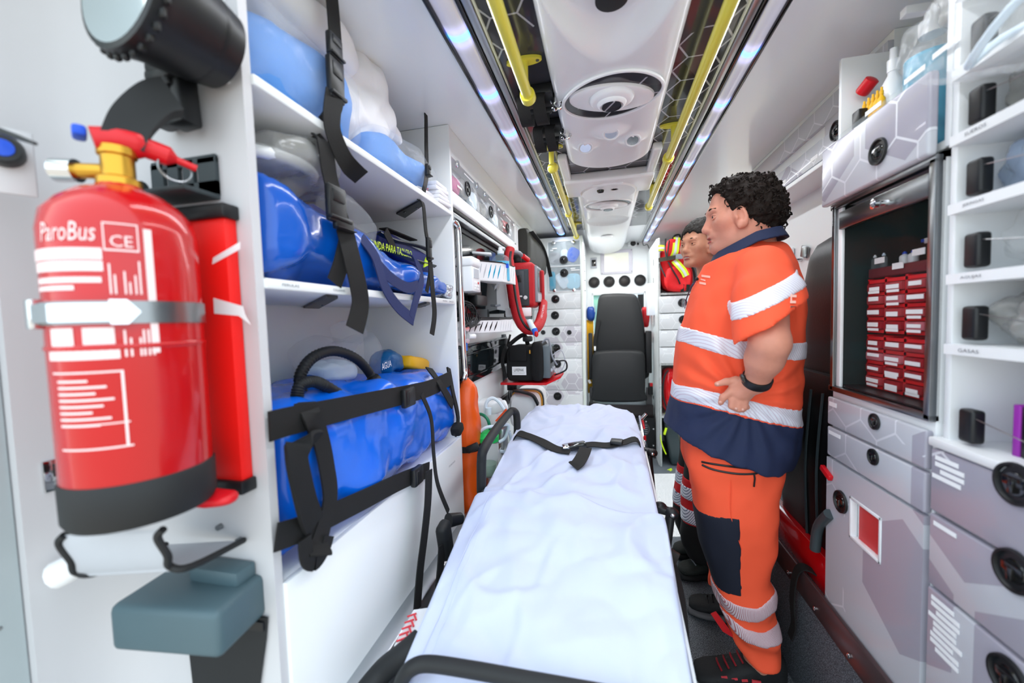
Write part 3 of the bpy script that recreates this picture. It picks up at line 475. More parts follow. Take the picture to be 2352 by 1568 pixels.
# small fittings on the curved post
pf = thing('striker_plate', aX(140, 1085, -0.893), 'small metal striker plate with a picture-like reflection on the curved post', 'latch plate'); q = aX(140, 1085, -0.893)
B().box(q, (0.006, 0.045, 0.052), None, 0.002).ob('plate', MT['chrome'], pf); B().box(q + Vector((0.003, 0.004, 0.008)), (0.003, 0.03, 0.022), None, 0.001).ob('recess', MT['black'], pf)
gh = thing('grab_bar', (-0.84, 0.5, 0.80), 'white moulded grab handle low on the curved post', 'handle'); B().tube([aY(130, 1320, .44), aY(190, 1290, .46), aY(290, 1240, .52)], [0.022, 0.020, 0.016], 12, smooth=4).ob('grip', MT['paper'], gh); B().ell(aY(288, 1243, .53), (0.018, 0.02, 0.018), None, 12, 8).ob('mount', MT['paper'], gh)
# ================================================================ STORAGE RACK ON THE LEFT
rk = thing('storage_rack', (-0.75, 1.0, 0), 'white open storage rack with three bays along the left side', 'rack')
B().span((-0.95, 1.430, 0.0), (-0.550, 1.447, 1.981), 0.003).ob('side_panel', MT['white'], rk)
for zt in (1.665, 1.333):
    s = B().span((-0.95, 0.562, zt - 0.018), (-0.550, 1.430, zt), 0.003).ob('shelf', MT['white'], rk)
    if zt < 1.4:
        for s_, y in (('FERULAS', 0.615), ('COLLARINES', 0.75), ('INMOVILIZ', 0.96), ('PEDIATRICO', 1.33), ('SACO', 1.39)): text(s_, MT['inkgrey'], s, (-0.5499, y, zt - 0.009), (0, 1, 0), (0, 0, 1), 0.005, 0.040)
B().span((-0.95, 0.562, 0.785), (-0.560, 1.430, 0.803), 0.003).ob('ledge', MT['white'], rk); B().span((-0.560, 0.562, 0.25), (-0.548, 1.430, 0.803), 0.002).ob('lower_panel', MT['white'], rk); pass
text('COLCHON DE VACIO', MT['inkgrey'], rk, (-0.5478, 1.33, 0.735), (0, 1, 0), (0, 0, 1), 0.006, 0.06)
X0 = -0.545
def anchor(pts, label):
    t = thing('strap_anchor', pts[0], label, 'bracket'); P4 = [aZ(x, y, z) for x, y, z in pts]; B().prism(P4, (0, 0, -0.006)).ob('plate', MT['black'], t); c = sum(P4, Vector()) / 4
    for d in (0.5, -0.5): B().ell(c + (P4[0] - P4[2]) * 0.45 * d + Vector((0, 0, -0.007)), (0.004, 0.004, 0.002), None, 8, 6).ob('screw', MT['steel'], t)
anchor([(703, 318, 1.646), (735, 306, 1.646), (770, 345, 1.646), (742, 360, 1.646)], 'black strap anchor under the top shelf, nearer the extinguisher'); anchor([(910, 488, 1.646), (965, 457, 1.646), (972, 468, 1.646), (930, 497, 1.646)], 'black strap anchor under the top shelf, near the far end'); anchor([(675, 715, 1.314), (750, 676, 1.314), (776, 679, 1.314), (712, 717, 1.314)], 'black strap anchor under the middle shelf, nearer the extinguisher'); anchor([(945, 703, 1.314), (980, 693, 1.314), (988, 695, 1.314), (958, 706, 1.314)], 'small black strap anchor under the middle shelf at the far end')
def strap(label, path, width=0.038, tail=None, buckle=None, x=X0, m='web', name='tie_down_strap'):
    P0 = [aX(p[0], p[1], p[2] if len(p) > 2 else x) for p in path]; t = thing(name, P0[-1], label, 'strap'); B().ribbon(P0, width, 0.003, (0, 1, 0.0), 6).ob('webbing', MT[m], t)
    if tail: B().ribbon([aX(p[0], p[1], p[2] if len(p) > 2 else x + 0.012) for p in tail], width, 0.0025, (0.25, 1, 0), 6).ob('loose_end', MT[m], t)
    if buckle:
        for (px, py, hh, ww) in buckle:
            c = aX(px, py, x + 0.008); q = B().box(c, (0.014, ww, hh), None, 0.005, 2); q.box(c + Vector((0.004, 0, hh * 0.22)), (0.012, ww * 0.72, hh * 0.35), None, 0.004); q.box(c - Vector((-0.005, 0, hh * 0.38)), (0.014, ww * 1.06, hh * 0.10), None, 0.003); q.ob('buckle', MT['black'], t)
    return t
# --- top bay
one('pillow_pack', soft((-0.745, 0.765, 1.76), (0.34, 0.36, 0.185), 0.55, 0.018, 8, 1.0, flat=1.667), 'bluefab', 'pale blue pillow packed in clear film, near end of the top shelf', 'pillow')
one('plastic_wrap', soft((-0.745, 0.765, 1.775), (0.37, 0.40, 0.215), 0.6, 0.022, 9, 2.2, flat=1.666, u=56, v=34), 'plastic_film', 'clear film wrapping around the near pale blue pillow', 'plastic bag')
one('sheet_pack', soft((-0.70, 0.80, 1.915), (0.24, 0.34, 0.11), 0.7, 0.020, 9, 4.5), 'whitecloth', 'white bedding in a clear bag lying on the near blue pillow', 'bedding')
one('blanket_pack', soft((-0.715, 1.145, 1.728), (0.29, 0.36, 0.115), 0.5, 0.014, 9, 6.1, flat=1.667, fold=0.012), 'bluefab', 'folded pale blue blanket in film, far end of the top shelf', 'blanket')
one('plastic_wrap', soft((-0.70, 1.165, 1.735), (0.31, 0.42, 0.135), 0.5, 0.016, 10, 7.3, flat=1.666, u=56, v=34), 'plastic_film', 'clear film around the folded blanket at the far end', 'plastic bag')
tw = soft((-0.70, 1.02, 1.86), (0.20, 0.24, 0.20), 0.6, 0.03, 9, 8.8, rotm(x=24), u=80, v=56, fold=0.05); one('white_towel', tw, 'whitecloth', 'crumpled white towel stuffed on top of the folded blue blanket', 'towel')
one('towel_end', loft([(1.05, (-0.68, 1.895), (0.05, 0.03)), (1.15, (-0.67, 1.87), (0.045, 0.028)), (1.22, (-0.66, 1.845), (0.03, 0.02))], 20, 0.8, 0.008, 20, 3), 'whitecloth', 'rolled white cloth end poking out beside the towel', 'towel')
rb = one('dressing_pack', soft((-0.62, 1.28, 1.683), (0.10, 0.16, 0.028), 0.5, 0.004, 20, 2), 'whitecloth', 'flat white dressing pack with red print below the blanket', 'packet')
for i in range(4): B().box((-0.575 - i * 0.008, 1.27 + i * 0.014, 1.7), (0.012, 0.003, 0.002), rotm(z=30)).ob('print', MT['inkred'], rb)
strap('black buckled strap across the top shelf, nearer one', [(757, -60), (768, 60), (776, 200), (764, 255), (745, 285, -0.56)], 0.040, [(768, 215), (762, 280), (775, 330), (800, 378), (830, 407)], [(770, 185, 0.085, 0.046), (768, 110, 0.05, 0.042)]); strap('thin black strap with hook at the far end of the top shelf', [(972, 215, -0.60), (978, 260, -0.60), (979, 330, -0.59), (980, 400, -0.56), (973, 440, -0.56)], 0.022, None, [(983, 392, 0.04, 0.024)]); B().ell(aX(966, 220, -0.61), 0.014, None, 12, 8).ob('hook', MT['black'], [o for o in COL.objects if o.get('label') == 'thin black strap with hook at the far end of the top shelf'][0])
for k in range(5):
    q = aX(1013, 460, -0.56); B().box((-0.60, 1.365, 1.674 + k * 0.0155), (0.11 - 0.006 * k, 0.10 - 0.006 * (k % 3), 0.015), rotm(z=4 * (k % 3) - 5), 0.006).ob('gauze_pad', MT['whitecloth'], label=('white gauze pad in a stack beside the far rack panel, number %s from the top' % ('five', 'four', 'three', 'two', 'one')[k]) if 0 else ['bottom white gauze pad of the stack by the far rack panel', 'second white gauze pad from the bottom of the stack by the far panel', 'middle white gauze pad of the stack by the far panel', 'second white gauze pad from the top of the stack by the far panel', 'top white gauze pad of the stack by the far rack panel'][k], cat='gauze pad', group='gauze pads stacked on the top shelf')
# --- middle bay
bg1 = thing('splint_bag', (-0.72, 1.0, 1.335), 'long glossy blue tarpaulin bag with navy carrying loops on the middle shelf', 'bag')
loft([(0.572, (-0.725, 1.400), (0.10, 0.060)), (0.60, (-0.725, 1.440), (0.165, 0.104)), (0.70, (-0.725, 1.442), (0.172, 0.106)), (0.85, (-0.72, 1.412), (0.165, 0.076)), (1.0, (-0.70, 1.391), (0.15, 0.055)), (1.15, (-0.69, 1.384), (0.14, 0.048)), (1.32, (-0.68, 1.382), (0.125, 0.046)), (1.405, (-0.67, 1.376), (0.105, 0.034))], 56, 0.55, 0.016, 11, 2.0, fold=0.022, steps=9, flat=1.336).ob('bag_body', MT['tarp'], bg1, angle=60)
xx = -0.552
B().ribbon([aX(*q, -0.60) for q in ((600, 470), (680, 482), (745, 500), (830, 545), (930, 590), (1000, 612))], 0.012, 0.004, (1, 0, 0.6), 6).ob('zipper', MT['black'], bg1); B().prism([aX(*q, -0.60) for q in ((665, 472), (720, 468), (790, 512), (770, 520), (700, 495))], (-0.02, 0, 0)).ob('top_flap', MT['navytarp'], bg1)
B().ribbon([aX(q[0], q[1], q[2]) for q in ((830, 545, -0.56), (862, 590, -0.545), (885, 660, -0.538), (915, 705, -0.536), (950, 735, -0.534))], 0.034, 0.003, (0, 1, 0.3), 6).ob('carry_loop', MT['navyweb'], bg1); B().ribbon([aX(q[0], q[1], q[2]) for q in ((945, 730, -0.534), (955, 690, -0.536), (968, 640, -0.545), (955, 600, -0.552), (930, 580, -0.56))], 0.030, 0.003, (0, 1, -0.2), 6).ob('carry_loop', MT['navyweb'], bg1); B().ribbon([aX(q[0], q[1], q[2]) for q in ((870, 610, -0.545), (900, 640, -0.536), (935, 660, -0.536), (960, 655, -0.540))], 0.030, 0.003, (0, 0.3, 1), 6).ob('carry_loop', MT['navyweb'], bg1)
bg2 = thing('board_bag', (-0.80, 1.2, 1.336), 'navy board bag with lime lettering behind the glossy blue bag', 'bag')
loft([(0.86, (-0.845, 1.43), (0.06, 0.09)), (0.95, (-0.84, 1.46), (0.075, 0.115)), (1.2, (-0.825, 1.455), (0.08, 0.11)), (1.40, (-0.81, 1.43), (0.07, 0.085)), (1.425, (-0.81, 1.42), (0.05, 0.06))], 36, 0.5, 0.008, 9, 5, flat=1.336).ob('bag_body', MT['navytarp'], bg2, angle=60)
tq = aX(936, 578, -0.66); tl = soft(tq + Vector((-0.035, 0.02, -0.01)), (0.10, 0.36, 0.075), 0.5, 0.006, 9, 2, rotm(x=-9)); tl.ob('front_pocket', MT['navytarp'], bg2, angle=60)
text('FUNDA PARA TABLERO', MT['neon'], bg2, aX(906, 572, -0.585) + Vector((-0.006, 0, 0)), aX(965, 587, -0.585) - aX(868, 560, -0.585), (0, 0.15, 1), 0.022, 0.235)
B().ribbon([aX(q[0], q[1], -0.64) for q in ((870, 535), (905, 552), (940, 560), (970, 568), (985, 576))], 0.016, 0.004, (1, 0, 0.3), 5).ob('zipper', MT['black'], bg2); B().ribbon([aX(q[0], q[1], -0.62) for q in ((885, 530), (900, 560), (905, 575))], 0.03, 0.003, (0, 1, 0), 4).ob('strap', MT['web'], bg2); B().prism([aX(*q, -0.60) for q in ((978, 590), (990, 598), (984, 608), (972, 614), (974, 600))], (0.004, 0, 0)).ob('zip_tag', MT['neon'], bg2)
B().ribbon([aX(q[0], q[1], -0.68) for q in ((880, 524), (900, 532), (920, 540), (950, 552))], 0.03, 0.004, (1, 0, 0), 5).ob('handle', MT['web'], bg2)
fg = one('film_bag', soft((-0.725, 0.735, 1.595), (0.30, 0.28, 0.11), 0.75, 0.03, 9, 3.3, u=80, v=50, fold=0.03), 'film_grey', 'crumpled clear bag of masks on top of the long blue bag', 'plastic bag')
b = B().tube([(-0.66 + 0.07 * math.cos(a), 0.70 + 0.09 * math.sin(a), 1.575) for a in [2 * math.pi * i / 28 for i in range(28)]], 0.012, 8, True); one('mask_ring', b, 'paper', 'white inflatable ring inside the crumpled clear bag', 'mask')
one('mask_cone', soft((-0.66, 0.69, 1.585), (0.12, 0.14, 0.04), 0.9, 0.006, 12, 1, u=20, v=12), 'paper', 'white mask dome inside the crumpled clear bag', 'mask'); one('film_pouch', soft((-0.62, 0.90, 1.505), (0.07, 0.20, 0.09), 0.6, 0.012, 14, 5, rotm(x=-28), u=30, v=18), 'plastic_film', 'small clear pouch wedged behind the wide buckle strap', 'plastic bag')
strap('wide black strap with a big buckle over the middle shelf', [(722, 312, -0.56), (745, 330), (757, 400), (775, 470), (795, 540), (785, 600), (768, 650, -0.55)], 0.046, [(793, 530, -0.54), (808, 590, -0.53), (822, 650, -0.525), (828, 700, -0.525), (815, 757, -0.525)], [(772, 470, 0.075, 0.056), (789, 515, 0.030, 0.060)]); strap('narrow black strap over the far end of the middle shelf', [(962, 460, -0.56), (972, 470), (978, 530), (985, 570), (988, 620), (980, 670, -0.55)], 0.020, [(988, 600, -0.54), (993, 660, -0.53), (998, 720, -0.525), (992, 768, -0.525)], [(985, 572, 0.075, 0.024)])
fo = one('foil_pack', soft((-0.60, 1.415, 1.362), (0.07, 0.05, 0.05), 0.7, 0.02, 25, 3, u=26, v=16), mat('foil', 'B8BCC4', 0.15, 0.6, var=0.5, vscale=60, bump=0.6, bscale=50), 'crumpled foil packet at the far end of the middle shelf', 'packet')
# --- lower bay
bg3 = thing('vacuum_mattress_bag', (-0.70, 1.0, 0.803), 'large glossy blue tarpaulin bag bound with black straps on the lower ledge', 'bag')
loft([(0.572, (-0.745, 0.93), (0.12, 0.10)), (0.59, (-0.742, 0.955), (0.185, 0.150)), (0.72, (-0.738, 0.962), (0.195, 0.158)), (0.95, (-0.735, 0.955), (0.195, 0.150)), (1.20, (-0.73, 0.948), (0.190, 0.143)), (1.36, (-0.725, 0.945), (0.185, 0.140)), (1.418, (-0.72, 0.93), (0.14, 0.10))], 64, 0.5, 0.016, 9, 7.0, fold=0.030, steps=9, flat=0.804).ob('bag_body', MT['tarpnear'], bg3, angle=60)
XB = -0.532
for pth, wd in (([(618, 980), (660, 968), (760, 945), (860, 922), (935, 905), (990, 890), (1035, 868)], 0.050), ([(634, 1234), (690, 1215), (760, 1183), (850, 1140), (920, 1105), (985, 1078)], 0.046)):
    B().ribbon([aX(x, y, XB - 0.006) for x, y in pth], wd, 0.004, (0, -0.1, 1), 6).ob('compression_strap', MT['web'], bg3)
for x, y, ww in ((938, 912, 0.06), (958, 1092, 0.055)):
    c = aX(x, y, XB + 0.004); q = B().box(c, (0.018, ww, 0.052), None, 0.006); q.box(c + Vector((0.006, -0.012, 0)), (0.012, ww * 0.3, 0.036), None, 0.003); q.ob('buckle', MT['black'], bg3)
B().ribbon([aX(x, y, z) for x, y, z in ((700, 925, -0.58), (712, 950, XB), (735, 1000, XB - 0.004), (752, 1080, XB - 0.004), (758, 1150, XB - 0.004), (735, 1240, XB), (738, 1275, -0.515))], 0.040, 0.004, (0, 1, 0), 6).ob('vertical_strap', MT['web'], bg3)
B().ribbon([aX(x, y, z) for x, y, z in ((725, 1010, XB - 0.004), (690, 1018, XB + 0.01), (682, 1050, XB + 0.022), (693, 1110, XB + 0.026), (708, 1170, XB + 0.020), (720, 1205, XB))], 0.042, 0.008, (0, 1, 0.1), 6).ob('grab_handle', MT['blackfab'], bg3)
B().ribbon([aX(x, y, z) for x, y, z in ((1030, 845, -0.56), (1040, 900, XB), (1052, 960, XB), (1045, 1000, XB))], 0.022, 0.006, (0, 1, 0), 5).ob('end_strap', MT['web'], bg3); B().ribbon([aX(x, y, z) for x, y, z in ((985, 845, -0.58), (1010, 880, XB), (1040, 930, XB))], 0.03, 0.004, (0, 1, 0), 5).ob('end_strap', MT['web'], bg3)
B().box(aX(1050, 985, -0.53), (0.04, 0.05, 0.035), rotm(x=20), 0.01).ob('end_grip', MT['blackfab'], bg3)
B().ribbon([aX(x, y, XB + 0.003) for x, y in ((700, 1235), (705, 1280), (725, 1290), (745, 1262), (755, 1230))], 0.03, 0.004, (0, 1, -0.3), 5).ob('strap_loop', MT['web'], bg3)
def hose(path, r, seg=10, k=26):
    P = spline([Vector(p) for p in path], k); P2 = [P[i] for i in range(len(P))]; return B().tube(P2, [r * (1.0 if i % 2 else 0.86) for i in range(len(P2))], seg)
ho = thing('pump_hose', (-0.70, 0.85, 1.10), 'black corrugated hose looping out of the large blue bag', 'hose'); hose([aX(x, y, -0.66) for x, y in ((694, 905), (690, 862), (720, 820), (770, 806), (820, 825), (852, 862), (858, 890))], 0.0135, 10, 14).ob('hose', MT['blackrubber'], ho); hose([aX(x, y, -0.62) for x, y in ((682, 912), (690, 885), (718, 876), (745, 885), (790, 912))], 0.0135, 10, 12).ob('hose', MT['blackrubber'], ho); B().cyl(aX(862, 870, -0.655), aX(832, 905, -0.645), 0.019, 0.016, 18).ob('nozzle', MT['black'], ho)
one('film_bag', soft((-0.80, 1.09, 1.14), (0.22, 0.30, 0.14), 0.7, 0.03, 10, 9.1, u=50, v=30), 'plastic_film', 'crumpled clear bag of tubing behind the black hose', 'plastic bag'); one('film_twist', soft((-0.80, 1.12, 1.215), (0.10, 0.10, 0.09), 0.8, 0.02, 18, 2.1, u=30, v=20), 'plastic_film', 'twisted top of a clear bag above the hose loop', 'plastic bag'); one('tubing_pack', soft((-0.80, 1.02, 1.115), (0.12, 0.16, 0.06), 0.6, 0.015, 14, 3.7), 'facebag', 'pale blue and white tubing pack inside the clear bag', 'packet')
tb = one('teal_bag', soft((-0.72, 1.21, 1.115), (0.10, 0.12, 0.085), 0.7, 0.018, 14, 5.2, u=34, v=22), mat('tealbag', '0C5A92', 0.3, var=0.15, bump=0.4, bscale=30), 'small teal plastic bag with white print behind the blue bag', 'plastic bag'); text('AGUA', MT['paper'], tb, aX(888, 838, -0.64), (0, 1, 0.1), (0, -0.1, 1), 0.020, 0.055)
one('yellow_wedge', soft((-0.70, 1.335, 1.10), (0.10, 0.16, 0.05), 0.4, 0.004, 12, 1, rotm(x=-14), u=26, v=14), 'yellow', 'yellow foam wedge behind the far end of the blue bag', 'wedge'); one('black_sack', soft((-0.80, 0.68, 1.11), (0.16, 0.16, 0.10), 0.7, 0.02, 12, 8, u=32, v=20), mat('blacksack', '0B0B0C', 0.2, var=0.2, bump=0.4, bscale=30), 'glossy black bin bag at the near end of the lower bay', 'plastic bag')
strap('long black belt hanging from the lower buckle to the floor rail', [(985, 1080, -0.50), (983, 1150, -0.50), (975, 1230, -0.50), (965, 1310, -0.50), (958, 1400, -0.50)], 0.042, x=-0.5, name='seat_belt'); st = strap('black belt running from the bag down to the belt reel', [(968, 905, -0.515), (990, 960, -0.505), (996, 1040, -0.50), (1005, 1110, -0.49), (1030, 1175, -0.48)], 0.018, x=-0.5, name='seat_belt')
rl = thing('belt_reel', aX(1030, 1210, -0.47), 'dark belt reel housing with rounded cap beside the stretcher', 'belt reel'); B().box(aX(1022, 1240, -0.48), (0.035, 0.055, 0.12), rotm(x=12), 0.014, 3).ob('housing', MT['blackrubber'], rl); B().cyl(aX(1030, 1195, -0.485), aX(1058, 1190, -0.46), 0.022, 0.018, 18).ob('cap', MT['black'], rl); B().ribbon([aX(1015, 1250, -0.475), aX(1012, 1300, -0.475), aX(1005, 1370, -0.475)], 0.045, 0.004, (0, 1, 0), 4).ob('webbing', MT['web'], rl)
# ================================================================ shared fittings
def latch_mesh(r=0.035):
    a = B().lathe([(r * 0.55, 0.002), (r * 0.80, 0.001), (r * 0.86, 0.006), (r * 0.97, 0.006), (r, 0.0)], (0, 0, 0), (0, 0, 1), 28).mesh('latch_ring'); q = B().lathe([(0.001, 0.004), (r * 0.52, 0.004), (r * 0.56, 0.002)], (0, 0, 0), (0, 0, 1), 20); q.box((0, -r * 0.12, 0.006), (r * 0.26, r * 0.62, 0.008), None, 0.002); q.box((0, r * 0.1, 0.0045), (r * 1.0, r * 0.42, 0.004), None, 0.002); return a, q.mesh('latch_knob')
LRING, LKNOB = latch_mesh(); LRING.materials.append(MT['black']); LKNOB.materials.append(MT['blackgloss'])
def place(center, nrm, up=(0, 0, 1)): Fm = frame(nrm, up); return Matrix.Translation(Vector(center)) @ Fm.to_4x4()
def latch(parent, c, nrm, sc=1.0):
    M = place(c, nrm) @ Matrix.Scale(sc, 4); l = link('latch', LRING, None, parent, M); return l
def latch2(parent, c, nrm, sc=1.0):                                   # latch directly on a thing's part: ring joined with its knob
    M = place(c, nrm) @ Matrix.Scale(sc, 4); link('latch_knob', LKNOB, None, parent, M); return link('latch', LRING, None, parent, M)
KNOB = B().lathe([(0.013, 0.0), (0.014, 0.006), (0.012, 0.010), (0.004, 0.011)], (0, 0, 0), (0, 0, 1), 18).mesh('knob'); KNOB.materials.append(MT['chrome'])
STK = B().box((0, 0, 0), (1, 1, 0.0006)).mesh('sticker'); STK.materials.append(MT['paper'])
def sticker(parent, c, nrm, w, h): link('label_sticker', STK, None, parent, place(c, nrm) @ Matrix.Diagonal((w, h, 1, 1)))
# ================================================================ LEFT WALL
oc = thing('overhead_cabinet', (-0.58, 2.0, 1.74), 'overhead cabinet with three clear flap doors on the left wall', 'cabinet')
XO = -0.556
b = B().span((-0.600, 1.447, 1.878), (XO, 3.42, 1.981)); b.span((-0.600, 1.447, 1.735), (XO, 3.42, 1.748)); b.span((-0.600, 2.555, 1.74), (XO, 2.585, 1.88)); b.span((-0.600, 2.60, 1.735), (XO - 0.002, 3.42, 1.981)); b.ob('body', MT['wall'], oc)
ys = [1.462, 1.822, 2.186, 2.545]
for i in range(3):
    d = B().span((XO - 0.003, ys[i] + 0.004, 1.752), (XO, ys[i + 1] - 0.004, 1.874), 0.001).ob('clear_door', MT['clear'], oc); c = aX(*((1073, 434), (1127, 487), (1165, 525))[i], XO); latch(d, c + Vector((0.001, 0, 0)), (1, 0, 0), 0.88); link('latch_knob', LKNOB, None, d, place(c, (1, 0, 0)) @ Matrix.Scale(0.88, 4))
    for q in (((1048, 377), (1093, 426)), ((1111, 446), (1143, 480)), ((1155, 489), (1177, 515)))[i]: link('door_knob', KNOB, None, d, place(aX(*q, XO), (1, 0, 0)))
    B().span((-0.5995, ys[i] + 0.004, 1.75), (-0.597, ys[i + 1] - 0.004, 1.877)).ob('recess', mat('recessgrey', 'A9AAB6', 0.5), oc)
    sticker(d, (XO + 0.0008, ys[i] + 0.2, 1.862), (1, 0, 0), 0.12, 0.006); sticker(d, (XO + 0.0008, ys[i] + 0.22, 1.770), (1, 0, 0), 0.05, 0.008)
    if i != 1: sticker(d, (XO + 0.0008, ys[i] + 0.08, 1.785), (1, 0, 0), 0.05, 0.008)
    cols = ('pink', 'film_grey', 'facebag'), ('film_grey', 'lightgrey', 'facebag'), ('film_grey', 'redplastic', 'lightgrey')
    for k in range(3): one('packed_supply', soft((-0.578, ys[i] + 0.07 + k * 0.11, 1.79 + 0.02 * (k % 2)), (0.036, 0.10, 0.07), 0.7, 0.01, 20, i * 3 + k, u=18, v=12), cols[i][k], '%s supply packet, %s, behind the %s clear overhead door' % ({'pink': 'pink', 'film_grey': 'filmy grey', 'facebag': 'pale blue', 'lightgrey': 'grey', 'redplastic': 'red'}[cols[i][k]], ('nearest', 'middle', 'farthest')[k], ('first', 'second', 'third')[i]), 'packet')
lr = thing('cable_duct', (-0.58, 2.4, 1.66), 'white cable duct with a dark groove below the overhead cabinet', 'duct'); B().span((-0.600, 1.447, 1.690), (-0.548, 3.42, 1.735), 0.008, 3).ob('cover', MT['white'], lr); B().span((-0.600, 1.447, 1.676), (-0.556, 3.42, 1.689), 0.002).ob('groove', MT['black'], lr); B().span((-0.600, 1.447, 1.655), (-0.560, 3.42, 1.676), 0.006).ob('lower_rail', MT['alu'], lr)
po = thing('equipment_pouch', (-0.53, 2.9, 1.60), 'dark olive zipped pouch on the left wall past the overhead doors', 'pouch')
pc = aX(1187, 505, XO); y0 = 2.62
loft([(y0, (-0.520, 1.735), (0.034, 0.115)), (y0 + 0.02, (-0.515, 1.732), (0.042, 0.125)), (y0 + 0.35, (-0.505, 1.715), (0.055, 0.12)), (y0 + 0.62, (-0.50, 1.70), (0.052, 0.10)), (y0 + 0.64, (-0.50, 1.70), (0.03, 0.08))], 32, 0.45, 0.004, 9, 2).ob('pouch_body', mat('oliveblack', '23241F', 0.6, var=0.15, bump=0.15, bscale=200), po, angle=50)
B().span((-0.600, 2.592, 1.62), (-0.545, 2.606, 1.85), 0.003).ob('holder_frame', MT['whiteplastic'], po); B().ribbon([(-0.462, y0 + 0.02, 1.83), (-0.448, y0 + 0.35, 1.80), (-0.446, y0 + 0.6, 1.74), (-0.43, y0 + 0.72, 1.60)], 0.03, 0.004, (1, 0, 0.2), 5).ob('flap', MT['blackfab'], po)
# window with black frame and dark pane
wn = link('window_1', None, M=Matrix.Translation((-0.60, 2.3, 1.25)), kind='structure')
B().span((-0.6, 1.50, 1.262), (-0.594, 3.30, 1.650)).ob('pane', MT['darkglass'], wn)
for a, c in (((1.48, 1.25), (3.32, 1.268)), ((1.48, 1.632), (3.32, 1.652)), ((1.48, 1.25), (1.50, 1.652)), ((3.30, 1.25), (3.32, 1.652)), ((2.38, 1.26), (2.40, 1.64))): B().span((-0.6, a[0], a[1]), (-0.588, c[0], c[1]), 0.002).ob('window_frame', MT['black'], wn)
B().span((-0.594, 1.6, 1.52), (-0.591, 2.5, 1.53)).ob('pane_bead', MT['midgrey'], wn)
dp = thing('equipment_board', (-0.6, 1.9, 0.98), 'dark glossy grooved equipment panel low on the left wall', 'panel'); B().span((-0.6, 1.447, 0.975), (-0.578, 2.36, 1.150), 0.004).ob('panel', MT['darkglass'], dp)
for z in (1.138, 1.10, 1.00): B().span((-0.578, 1.45, z), (-0.572, 2.30, z + 0.010), 0.003).ob('groove_rail', MT['darkglass'], dp)
B().span((-0.59, 2.28, 0.99), (-0.567, 2.36, 1.14), 0.01).ob('end_block', MT['black'], dp)
wr2 = thing('wall_rail', (-0.6, 2.5, 0.74), 'black mounting rail near the bottom of the left wall', 'rail'); B().span((-0.6, 1.9, 0.735), (-0.578, 3.1, 0.800), 0.004).ob('rail', MT['black'], wr2)
# chrome grab bar
gb = thing('grab_bar', (-0.55, 1.5, 1.0), 'vertical chrome grab bar at the far end of the rack', 'grab bar'); A = lambda x, y: aX(x, y, -0.545)
B().tube([aX(1040, 520, -0.60), A(1044, 512), A(1050, 520), A(1053, 545), A(1058, 660), A(1064, 800), A(1067, 850), A(1066, 868), aX(1056, 880, -0.60)], 0.012, 14, smooth=5).ob('bar', MT['chrome'], gb)
mz = thing('monitor_module', aY(1070, 668, 1.5), 'white bedside module with keypad clamped to the chrome bar', 'monitor'); p, q = aY(1046, 612, 1.49), aY(1086, 668, 1.49); dpt = 0.105
B().span((p.x, 1.49, q.z), (q.x, 1.49 + dpt, p.z), 0.004).ob('case', MT['whiteplastic'], mz); B().span((p.x - 0.002, 1.486, p.z), (q.x + 0.004, 1.49 + dpt, p.z + 0.038), 0.010, 3).ob('lid', MT['whiteplastic'], mz)
B().span((p.x + 0.012, 1.4885, p.z - 0.028), (p.x + 0.026, 1.491, p.z - 0.015)).ob('port', MT['black'], mz); B().span((p.x + 0.014, 1.4885, p.z - 0.066), (p.x + 0.026, 1.491, p.z - 0.040)).ob('connector', MT['midgrey'], mz); B().span((q.x, 1.51, p.z - 0.045), (q.x + 0.002, 1.57, p.z - 0.008)).ob('display', MT['lightgrey'], mz)
for i in range(3):
    for j in range(3): B().span((q.x, 1.515 + i * 0.02, q.z + 0.008 + j * 0.012), (q.x + 0.002, 1.529 + i * 0.02, q.z + 0.016 + j * 0.012), 0.0008).ob('key', MT['paper'] if (i, j) != (2, 2) else MT['redplastic'], mz)
def basket(label, P1, P2, P3, zt, zb, inset):
    P1, P2, P3 = Vector(P1), Vector(P2), Vector(P3); P4 = P1 + P3 - P2; T = thing('wire_basket', ((P1 + P3) / 2).to_tuple()[:2] + (zb,), label, 'basket'); zv = lambda p, z: Vector((p.x, p.y, z)); th = 0.004
    for a, c, nmx in ((P1, P2, 'side'), (P2, P3, 'end'), (P3, P4, 'side'), (P4, P1, 'end')):
        n = (c - a).cross(Vector((0, 0, 1))).normalized() * th; L = (c - a).length; 
        B().prism([zv(a, zt), zv(c, zt), zv(c, zb), zv(a, zb)], -n).ob('basket_' + nmx, MT['whiteplastic'], T)
        k = 6 if nmx == 'side' else 5
        for i in range(k):
            t = (i + 0.7) / (k + 0.4); m = a.lerp(c, t); sl = (c - a).normalized() * 0.010; wv = (c - a).normalized() * (0.0038 if nmx == 'side' else 0.0008); hh = (zt - zb)
            pts = [zv(m, zb + hh * 0.15) - sl - wv * 0.3, zv(m, zb + hh * 0.45) - wv - sl * 0.2, zv(m, zb + hh * 0.86) + sl - wv * 0.3, zv(m, zb + hh * 0.86) + sl + wv * 0.3, zv(m, zb + hh * 0.5) + wv, zv(m, zb + hh * 0.15) - sl + wv * 0.3]
            B().prism([q + n * 0.06 for q in pts], n * 0.06).ob('slot', MT[inset[0] if i < 3 else inset[1]] if nmx == 'side' else MT['midgrey'], T)
    B().prism([zv(P1, zb), zv(P2, zb), zv(P3, zb), zv(P4, zb)], (0, 0, 0.004)).ob('floor_panel', MT['whiteplastic'], T); B().tube([zv(p, zt) for p in (P1, P2, P3, P4)], 0.0035, 6, True).ob('rim', MT['black'], T); return T
